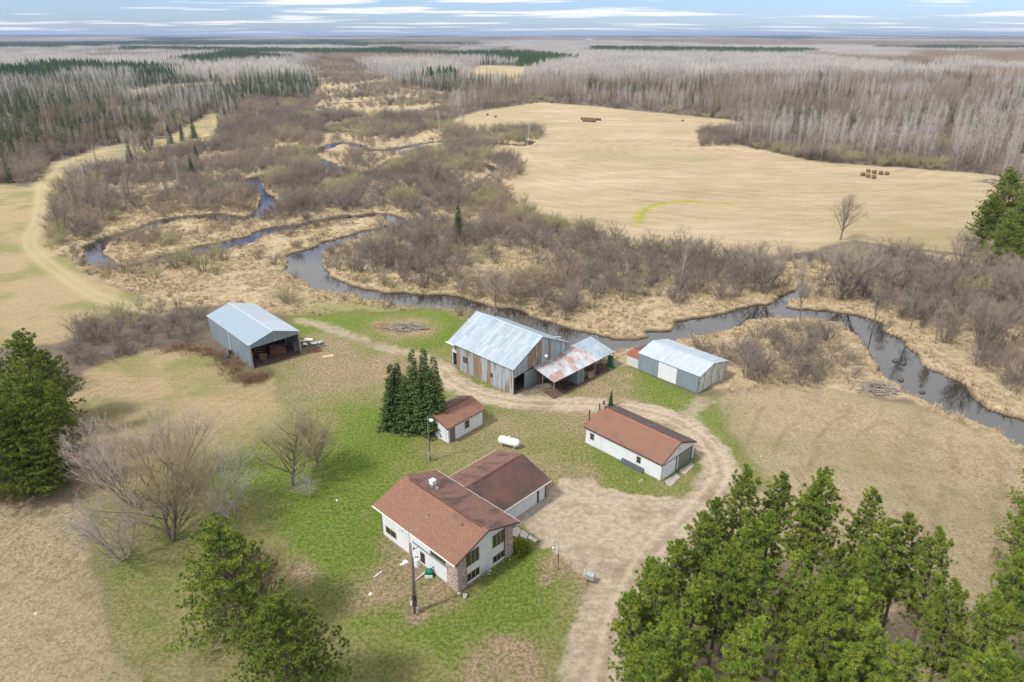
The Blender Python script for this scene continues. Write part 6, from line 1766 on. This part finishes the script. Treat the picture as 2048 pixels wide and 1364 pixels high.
# concrete: aprons and walk slabs
def slab_px(name, label, pts, z, mat, group=None, cat='slab'):
    P = [G(*p) for p in pts]; m = MB(); n = len(P)
    m.v = [(x, y, -.1) for x, y in P] + [(x, y, z) for x, y in P]
    m.f = [tuple(range(n, 2 * n))] + [(i, (i + 1) % n, n + (i + 1) % n, n + i) for i in range(n)]
    o = mesh_obj(name, m.v, m.f, mat); return tag(o, label, cat, group)
slab_px('concrete_apron', 'grey concrete apron in front of the attached garage door', [(1020, 1045), (1078, 1002), (1092, 1010), (1064, 1030), (1035, 1055)], .06, M['concrete'])
slab_px('concrete_slab', 'cracked concrete slab in front of the bright white garage door', [(1330, 963), (1352, 947), (1361, 954), (1342, 973), (1333, 970)], .07, M['concrete'], 'slabs before the detached garage doors')
slab_px('concrete_slab', 'concrete slab in front of the grey green garage door', [(1358, 942), (1383, 926), (1388, 931), (1370, 950), (1362, 946)], .07, M['concrete'], 'slabs before the detached garage doors')
slab_px('walk_slab', 'pale walk slab against the house end, widest of the row', [(1022, 1060), (1034, 1052), (1044, 1063), (1033, 1074), (1022, 1070)], .05, M['concrete_w'], 'pale walk slabs')
slab_px('walk_slab', 'middle pale walk slab beside the evergreen shrub', [(1040, 1066), (1045, 1060), (1057, 1069), (1052, 1078), (1041, 1073)], .05, M['concrete_w'], 'pale walk slabs')
slab_px('walk_slab', 'last pale walk slab at the edge of the dirt drive', [(1055, 1076), (1060, 1070), (1075, 1080), (1070, 1085)], .05, M['concrete_w'], 'pale walk slabs')
slab_px('plank', 'grey board lying in the grass behind the detached garage side', [(1276, 963), (1284, 957), (1286, 959), (1278, 965)], .04, M['concrete'], None, 'board')
slab_px('plank', 'yellowed wooden board on the lawn at the junk pile by the steel shed', [(645, 712), (668, 708), (667, 713), (646, 716)], .05, M['straw'], None, 'board')
for i, (a, b) in enumerate([((1249, 751), (1250, 756)), ((1254, 749), (1255, 754)), ((1257, 750), (1258, 755)), ((1262, 749), (1263, 754))]):
    xa, ya = G(*a); xb, yb = G(*b)
    tag(MB().box(-.05, .05, 0, 1.3, 0, .07).obj('stake', M['straw']), 'short yellow stake in the grass before the machine shed, %s from the lean-to' % ['first', 'second', 'third', 'fourth'][i], 'stake', 'yellow stakes').location = (xa, ya - 1, 0)
# items round the house
t = T3('air_compressor', 'small green machine with a white skirt beside the house wall', 'machine', 858, 1151)
MB().box(-.35, .35, -.3, .3, .12, .7).obj('body', M['green'], t); MB().box(-.4, .4, -.36, -.3, .0, .3).obj('skirt', M['white'], t)
MB().tube((.2, .1, .7), (.55, .25, 1.0), .05, .04, 6).obj('pipe', M['black'], t)
for s in (-.28, .28): MB().tube((s, -.25, 0), (s, -.25, .15), .05, .05, 5).obj('leg', M['black'], t)
xa, ya = G(829, 1163); xb, yb = G(854, 1146)
o = MB().tube((xa, ya, .08), (xb, yb, .35), .05).obj('drain_pipe', M['white']); tag(o, 'white plastic pipe leading from the green machine across the bare soil', 'pipe')
xa, ya = G(748, 1155); xb, yb = G(764, 1144)
o = MB().tube((xa, ya, .05), (xb, yb, .09), .06).obj('drain_pipe', M['trim']); tag(o, 'loose white pipe lying on the west lawn', 'pipe')
x, y = G(808, 1127); t = thing('crate', 'small white scrap panel on the ground beside the pole', 'scrap', (x, y, 0), .6)
MB().box(-.4, .45, -.14, .14, 0, .06).obj('board', M['white'], t); MB().box(-.05, .4, .05, .3, .06, .1).obj('flap', M['white'], t)
x, y = G(930, 1195); t = thing('bucket', 'white bucket tipped over on the lawn below the brick corner', 'bucket', (x, y, 0), .5)
MB().lathe([(0, 0), (.16, 0), (.2, .36), (.17, .36), (.14, .03), (0, .03)], (0, 0, .0), 12).obj('pail', M['white'], t)
MB().tube((-.19, 0, .33), (.19, 0, .33), .012, .012, 4).obj('handle', M['galv'], t)
# wagon wheel leaning on the gable
F = H1.face('front'); c0 = Vector(F(3.45, .5, .22)); W = Matrix.Translation((H1.ox, H1.oy, 0)) @ Matrix.Rotation(H1.th, 4, 'Z'); cw = W @ c0
t = thing('wagon_wheel', 'old spoked wheel leaning on the gable wall between the lower windows', 'wheel', cw, H1.th)
m = MB(); K = 16
for i in range(K):
    a, b = 6.2832 * i / K, 6.2832 * (i + 1) / K; m.tube((.0, .5 * math.cos(a), .5 * math.sin(a)), (.0, .5 * math.cos(b), .5 * math.sin(b)), .035, .035, 5)
m.obj('rim', M['galv'], t)
m = MB()
for i in range(8): a = 6.2832 * i / 8; MB().tube((0, 0, 0), (0, .49 * math.cos(a), .49 * math.sin(a)), .018, .018, 4).obj('spoke', M['galv'], t)
MB().lathe([(0, -.08), (.08, -.06), (.08, .06), (0, .08)], axis='x', n=8).obj('hub', M['galv'], t)
# pale rocks along the foundations
rk = random.Random(3)
for i, (px, py, s, lb) in enumerate([(1017, 1112, .22, 'pale rock at the far end of the gable foundation'), (1020, 1119, .16, 'small pale rock below the far brick corner'), (998, 1125, .18, 'small white rock under the far lower window'), (980, 1142, .3, 'pair rock beside the wagon wheel, nearer the lawn'), (977, 1148, .2, 'little white rock in front of the wagon wheel'), (918, 1187, .3, 'tan rock right at the near brick corner'), (1031, 1113, .2, 'white rock under the evergreen shrub'), (741, 1189, .42, 'flat grey stone slab on the west lawn patch'), (72, 1228, .3, 'white stone in the far west mown field'), (1178, 766, .2, 'white stone at the lean-to corner'), (1155, 776, .2, 'white stone near the trough'), (1100, 780, .18, 'pale stone under the lean-to front'), (1522, 913, .2, 'white scrap on the mown field beyond the drive'), (1511, 900, .15, 'tiny white scrap on the mown field')]):
    s *= .5; x, y = G(px, py); m = MB(); pr = [(0, -.1), (s * .9, 0), (s, s * .35), (s * .6, s * .7), (0, s * .75)]
    m.lathe(pr, (0, 0, 0), 7); m.v = [(a * rk.uniform(.8, 1.2), b * rk.uniform(.8, 1.2), c * rk.uniform(.85, 1.1)) for a, b, c in m.v]
    o = m.obj('stone', M['concrete_w']); o.location = (x, y, 0); tag(o, lb, 'stone', 'loose pale stones')
# ---- junk at the steel shed
def pallet(name, label, loc, rot, group='pallets'):
    t = thing(name, label, 'pallet', loc, 0, group); t.rotation_euler = rot
    for k in range(7): MB().box(-.6, .6, -.5 + k * .155, -.5 + k * .155 + .09, .1, .125).obj('slat', M['newwood'], t)
    for k in (-.55, 0, .55): MB().box(k - .05, k + .05, -.5, .52, 0, .1).obj('runner', M['newwood'], t)
    return t
x, y = G(527, 718); pallet('pallet', 'light wooden pallet standing in the mouth of the steel shed', (x, y, .5), (R(65), 0, R(-15)))
x, y = G(557, 705)
t = thing('plank_bin', 'big red-brown plank bin inside the steel shed', 'bin', (x, y, 0), R(20))
for k in range(4): MB().box(-1.3, 1.3, -.8, -.74, .1 + k * .3, .36 + k * .3).obj('plank', M['rustymetal'], t)
for k in range(4): MB().box(-1.3, 1.3, .74, .8, .1 + k * .3, .36 + k * .3).obj('plank', M['rustymetal'], t)
for s in (-1.3, 1.24):
    MB().box(s, s + .06, -.74, .74, .1, 1.26).obj('end_board', M['rustymetal'], t)
MB().box(-1.24, 1.24, -.74, .74, .1, .9).obj('load', M['brush'], t)
t = T3('board_stack', 'grey weathered crate tilted against the right post of the steel shed', 'crate', 594, 702, R(30))
for k in range(4): MB().hexa([(-.4 + k * .2, -.1, 0), (-.22 + k * .2, -.1, 0), (-.22 + k * .2, .0, 0), (-.4 + k * .2, .0, 0), (-.4 + k * .2, .3, 1.7), (-.22 + k * .2, .3, 1.7), (-.22 + k * .2, .4, 1.7), (-.4 + k * .2, .4, 1.7)]).obj('board', M['wood'], t)
for k in range(5):
    x, y = G(511 + k * 3.0, 716 - k * 2.2)
    o = MB().tube((-.9, 0, 0), (1.1, .1, 0), .06, .05, 5).obj('log', M['newwood']); o.location = (x, y + .8, .3 + k * .32); o.rotation_euler = (0, 0, R(18)); tag(o, 'pale pole on the rack just inside the steel shed, %s one from the bottom' % ['lowest', 'second', 'third', 'fourth', 'fifth'][k], 'pole', 'racked poles in the steel shed')
t = T3('tractor_tyre', 'black tyre on the floor behind the pallet in the steel shed', 'tyre', 520, 716)
MB().lathe([(.25, .02), (.5, .0), (.58, .12), (.5, .26), (.25, .24), (.25, .02)], n=16).obj('tread', M['black'], t)
t = T3('bent_scrap_arm', 'pale bent metal arm sticking up inside the steel shed', 'scrap', 572, 690)  # bent arm of pale scrap metal on a small foot
MB().tube((0, 0, 0), (.1, 0, 1.4), .09, .08, 6).tube((.1, 0, 1.4), (-.4, 0, 1.9), .08, .06, 6).obj('arm', M['trim'], t)
MB().box(-.2, .2, -.15, .15, 0, .1).obj('foot', M['galv'], t)
x, y = G(455, 716)
t = thing('blue_barrel', 'blue plastic barrel lying in the weeds beside the steel shed', 'barrel', (x, y, .32), R(40))
MB().lathe([(0, -.45), (.27, -.44), (.31, -.3), (.29, 0), (.31, .3), (.27, .44), (0, .45)], axis='x', n=14).obj('drum', M['blue'], t, smooth=True)
MB().lathe([(0, .0), (.06, 0), (.06, .05), (0, .05)], (.46, 0, .1), axis='x', n=8).obj('bung', M['black'], t)
t = T3('black_barrel', 'black barrel behind the blue one at the steel shed wall', 'barrel', 461, 709)
MB().lathe([(.29, -.05), (.3, .4), (.29, .8), (0, .82)], n=12).obj('drum', M['black'], t)
MB().lathe([(.31, .38), (.33, .4), (.31, .43)], n=12).obj('hoop', M['black'], t)
def stick_pile(name, label, cat, px, py, rx, ry, n, mat, hgt=.5, L=(1., 2.6), seed=1, r=.05, kids=()):
    g = random.Random(seed); x, y = G(px, py); t = thing(name, label, cat, (x, y, 0))
    m = Veg(); A = []; B = []; Rr = []
    for i in range(n):
        a = g.uniform(0, 6.28); q = g.uniform(0, 1) ** .5; cx, cy = q * rx * math.cos(a), q * ry * math.sin(a); z = g.uniform(.03, hgt * (1 - q * .8)); l = g.uniform(*L) / 2; b = g.uniform(0, 3.14); tz = g.uniform(-.25, .25) * l
        A.append((cx - math.cos(b) * l, cy - math.sin(b) * l, max(z - tz, .02))); B.append((cx + math.cos(b) * l, cy + math.sin(b) * l, max(z + tz, .02))); Rr.append(g.uniform(.4, 1) * r)
    m.frusta(A, B, np.array(Rr), np.array(Rr) * .6, 4)
    c = bpy.data.objects.new('sticks', m.mesh('sticks', [mat])); col.objects.link(c); c.parent = t; c['kind'] = 'stuff'
    return t
t = stick_pile('brush_pile', 'pile of logs, brush and ash on the back lawn near the river', 'brush pile', 806, 655, 3.6, 1.9, 150, M['brush'], .7, seed=2, r=.08)
g = random.Random(8)
for k in range(9):
    a = g.uniform(-.4, .4); q = Vector((g.uniform(-1, 4), g.uniform(-1.3, .8), .25)); d = Vector((math.cos(a), math.sin(a), g.uniform(-.1, .15))) * g.uniform(.8, 1.6)
    MB().tube(q - d, q + d, .1, .08, 6).obj('log', M['pole'], t)
stick_pile('reed_heap', 'reddish heap of reeds at the left side of the brush pile', 'reed heap', 766, 651, 2.2, 1.5, 260, M['straw'], .8, (.8, 1.8), 3, .03)
stick_pile('brush_pile', 'large silver-grey brush pile on the river bank right of the machine shed', 'brush pile', 1748, 778, 3.2, 2.0, 190, M['brush'], 1.3, (1.5, 3.5), 4, .07)
stick_pile('log_pile', 'grey log pile at the end of the hay field by the pines', 'log pile', 1985, 364, 5, 3, 60, M['brush'], 1.4, (3, 6), 5, .16)
stick_pile('log_pile', 'small log pile on the far clearing beside the track', 'log pile', 317, 276, 4.5, 2, 50, M['brush'], 1.3, (2, 5), 6, .2)
stick_pile('scrap_heap', 'heap of broken boards and scrap outside the steel shed', 'scrap heap', 622, 694, 2.6, 2.6, 90, M['wood'], .5, (.6, 2.0), 7, .07)
stick_pile('red_scrap_heap', 'tangle of red painted scrap metal outside the steel shed', 'scrap heap', 630, 702, 1.2, .9, 60, M['red'], .35, (.5, 1.3), 8, .035)
for i, (px, py, rz) in enumerate([(617, 683, .3), (629, 690, .8), (611, 692, 1.9), (640, 688, 1.2), (607, 686, 2.6)]):
    x, y = G(px, py); o = MB().hexa([(-.7, -.35, .2), (.7, -.35, .2), (.7, .35, .3), (-.7, .35, .3), (-.7, -.35, .24), (.7, -.35, .24), (.7, .35, .34), (-.7, .35, .34)]).obj('metal_sheet', M['galv'] if i % 2 else M['concrete_w']); o.location = (x, y, .15); o.rotation_euler = (.1, .15, rz)
    tag(o, ['bent pale sheet nearest the shed post in the scrap heap', 'shiny sheet in the middle of the scrap heap', 'pale sheet low against the shed post', 'grey sheet at the outer end of the scrap heap', 'pale sheet at the back of the scrap heap'][i], 'sheet metal', 'loose sheets in the scrap heap')
# ---- junk under the lean-to
x, y = G(1150, 725); 
def in_lt(u, v): p = lt(u, v, 0.); return p + o0
p = in_lt(.965, .10); t = thing('green_tarp', 'green tarpaulin draped over a stack at the far end of the lean-to', 'tarp', (p.x, p.y, 0), -.6)
MB().hexa([(-.4, -.4, 0), (.5, -.35, 0), (.55, .5, 0), (-.45, .45, 0), (-.25, -.25, 2.0), (.3, -.2, 2.1), (.35, .3, 2.0), (-.3, .3, 2.1)]).obj('cover', M['green'], t)
MB().hexa([(.5, -.35, 0), (.9, -.3, 0), (.9, .3, 0), (.55, .5, 0), (.3, -.2, 1.5), (.45, -.15, 1.3), (.45, .2, 1.3), (.35, .3, 1.5)]).obj('fold', M['green'], t)
p = in_lt(.62, .06); pallet('pallet', 'brown pallet leaning upright at the open side of the lean-to', (p.x, p.y, .55), (R(70), 0, R(35)))
p = in_lt(.57, .2)
for k in range(10):
    o = MB().box(-.7, .7, -.12, .12, 0, .08).obj('board', M['newwood'] if k % 2 else M['wood']); o.location = (p.x + .05 * (k % 3), p.y + .1 * (k % 2), .02 + k * .085); o.rotation_euler = (0, 0, .5 + .06 * k)
    tag(o, 'rough board in the stack beside the blue-grey wall of the lean-to, %s from the bottom' % ['lowest', 'second', 'third', 'fourth', 'fifth', 'sixth', 'seventh', 'eighth', 'ninth', 'topmost'][k], 'board', 'boards stacked under the lean-to')
def bike(label, p, rz):
    t = thing('bicycle', label, 'bicycle', (p.x, p.y, 0), rz, 'old bicycles under the lean-to')
    for s in (-.5, .5):
        w = MB()
        for i in range(12):
            a, b = 6.2832 * i / 12, 6.2832 * (i + 1) / 12; w.tube((s + .33 * math.cos(a), 0, .34 + .33 * math.sin(a)), (s + .33 * math.cos(b), 0, .34 + .33 * math.sin(b)), .025, .025, 4)
        w.obj('wheel', M['black'], t)
    f = MB()
    for a, b in (((-.5, 0, .34), (-.15, 0, .85)), ((-.15, 0, .85), (.4, 0, .85)), ((.5, 0, .34), (.38, 0, .95)), ((-.02, 0, .34), (.4, 0, .8)), ((-.02, 0, .34), (-.17, 0, .85)), ((-.5, 0, .34), (-.02, 0, .34))): f.tube(a, b, .02, .02, 5)
    f.obj('bike_frame', M['red'] if 'red' in label else M['galv'], t)
    MB().box(-.3, -.05, -.06, .06, .86, .92).obj('saddle', M['black'], t); MB().tube((.38, -.25, .98), (.38, .25, .98), .018, .018, 5).obj('handlebar', M['galv'], t)
bike('old grey bicycle beside the pallet under the lean-to', in_lt(.69, .12), .4); bike('old red bicycle leaning in front of the junk under the lean-to', in_lt(.76, .10), .7)
t = stick_pile('junk_heap', 'mixed heap of pipes and rusty parts under the lean-to', 'junk heap', 1180, 728, 3.4, 1.0, 120, M['rustymetal'], 1.1, (.5, 1.6), 9, .06); p = in_lt(.80, .28); t.location = (p.x, p.y, 0); t.rotation_euler = (0, 0, .55)
t = stick_pile('firewood_heap', 'heap of split firewood under the back of the lean-to', 'firewood', 1180, 728, 2.6, .8, 150, M['newwood'], 1.3, (.3, .6), 10, .09); p = in_lt(.72, .4); t.location = (p.x, p.y, 0); t.rotation_euler = (0, 0, .55)
t = stick_pile('straw_heap', 'brown straw and brush in front of the barn doorway', 'straw heap', 1070, 778, 2.8, 1.3, 260, M['brush'], .55, (.6, 1.8), 11, .03); t.rotation_euler = (0, 0, .6)
p = in_lt(.28, .10); t = thing('black_trough', 'black water trough on the ground under the lean-to edge', 'trough', (p.x, p.y, 0), .62)
m = MB().box(-.9, .9, -.3, .3, .0, .08); m.box(-.9, .9, -.3, -.24, .08, .5); m.box(-.9, .9, .24, .3, .08, .5); m.obj('tub', M['black'], t)
for s in (-.9, .84): MB().box(s, s + .06, -.24, .24, .08, .5).obj('end_board', M['black'], t)
p = in_lt(.30, .45); t = thing('old_stove', 'dark cylinder stove standing under the lean-to', 'stove', (p.x, p.y, 0), .3)
MB().lathe([(.45, .1), (.5, .3), (.5, .9), (.4, 1.05), (0, 1.08)], n=14).obj('body', M['black'], t)
for s in (-.3, .3): MB().tube((s, 0, 0), (s, 0, .15), .05).obj('leg', M['black'], t)
p = in_lt(.33, .7); t = thing('straw_bale', 'tan straw bale under the barn end of the lean-to', 'bale', (p.x, p.y, 0), .9)
MB().box(-.6, .6, -.3, .3, 0, .45).obj('bale', M['straw'], t)
for k in (-.2, .2): MB().box(k - .02, k + .02, -.31, .31, .0, .46).obj('twine', M['wood'], t)
# fence pickets at the garage back
for i, (px, py, h) in enumerate([(1178, 848, 1.1), (1198, 833, 1.0)]):
    x, y = G(px, py); o = MB().box(-.09, .09, -.09, .09, -.2, h + 1.2).obj('post', M['rustymetal']); o.location = (x, y, 0); tag(o, ['rusty square post at the near back corner of the detached garage', 'rusty square post behind the roof edge of the detached garage'][i], 'post')
# garage light under the ridge
F = D1.face('front'); MB().box(*(lambda a: (a[0] - .08, a[0] + .08, a[1] - .15, a[1] + .15, a[2] - .08, a[2] + .08))(F(D1.Rv + .15, 3.2, .1))).obj('flood_light', M['white'], D1.root)

# ---- hay bales on the field
def bale_proto():
    m = MB().lathe([(0, -.62), (.68, -.62), (.76, -.5), (.77, 0), (.76, .5), (.68, .62), (0, .62)], axis='x', n=16)
    return m
bm = bale_proto(); bme = mesh_obj('hay_bale', bm.v, bm.f, M['hay']); bme.location = (0, 0, 0)
BL = []
for k in range(9): BL.append((1163 + k * 4.6, 239 + k * .25, 'back row of the far bale line, %s from its west end' % ['first', 'second', 'third', 'fourth', 'fifth', 'sixth', 'seventh', 'eighth', 'ninth'][k]))
for k in range(6): BL.append((1167 + k * 4.6, 243 + k * .25, 'front row of the far bale line, %s from its west end' % ['first', 'second', 'third', 'fourth', 'fifth', 'sixth'][k]))
for k, q in enumerate([(1736, 345), (1748, 347), (1761, 349), (1773, 350)]): BL.append((*q, 'back row of the eastern bale group, %s' % ['west end', 'second', 'third', 'east end'][k]))
for k, q in enumerate([(1725, 352), (1735, 355), (1747, 357)]): BL.append((*q, 'front row of the eastern bale group, %s' % ['west end', 'middle', 'east end'][k]))
BL += [(975, 231, 'alone near the northern edge, the western of two'), (991, 235, 'alone near the northern edge, the eastern of two'), (1365, 243, 'flattened and alone near the north-east edge')]
for i, (px, py, lb) in enumerate(BL):
    o = bme if i == 0 else bme.copy()
    if i: col.objects.link(o)
    x, y = G(px, py); o.location = (x, y, .72); o.rotation_euler = (0, 0, (i % 5) * .06 + (0 if i < 22 else i)); o.scale = (1, 1, 1) if i < len(BL) - 1 else (1, 1, .6)
    tag(o, 'brown round hay bale, ' + lb, 'hay bale', 'round bales on the hay field')
# far farm buildings
def far_farm(px, py, s, lb):
    x, y = G(px, py); t = thing('farm_building', lb, 'farm building', (x, y, 4), .3)
    MB().box(-s, s, -s * .4, s * .4, 0, s * .42).obj('wall', M['white'], t)
    m = MB(); m.hexa([(-s, -s * .44, s * .42), (s, -s * .44, s * .42), (s, s * .44, s * .42), (-s, s * .44, s * .42), (-s, -.1, s * .66), (s, -.1, s * .66), (s, .1, s * .66), (-s, .1, s * .66)]); m.obj('roof', M['roof_pale'], t)
far_farm(1177, 84.5, 26, 'tiny white farm building in the far woods, the larger one'); far_farm(1189, 84.8, 14, 'tiny white farm building in the far woods, the smaller one')
# beaver lodge and snags in the river
for i, (px, py) in enumerate([(1791, 718), (1808, 723), (1803, 756), (1846, 780)]):
    x, y = G(px, py); o = MB().lathe([(.5, -.9), (.45, -.3), (.25, -.12), (0, -.08)], n=7).obj('snag', M['darktrim']); o.location = (x, y, 0); tag(o, ['dark stump showing above the river near the east bank, larger one', 'small dark stump in mid river', 'dark snag off the tan bank', 'dark snag at the foot of the tan bank'][i], 'snag', 'snags in the river')
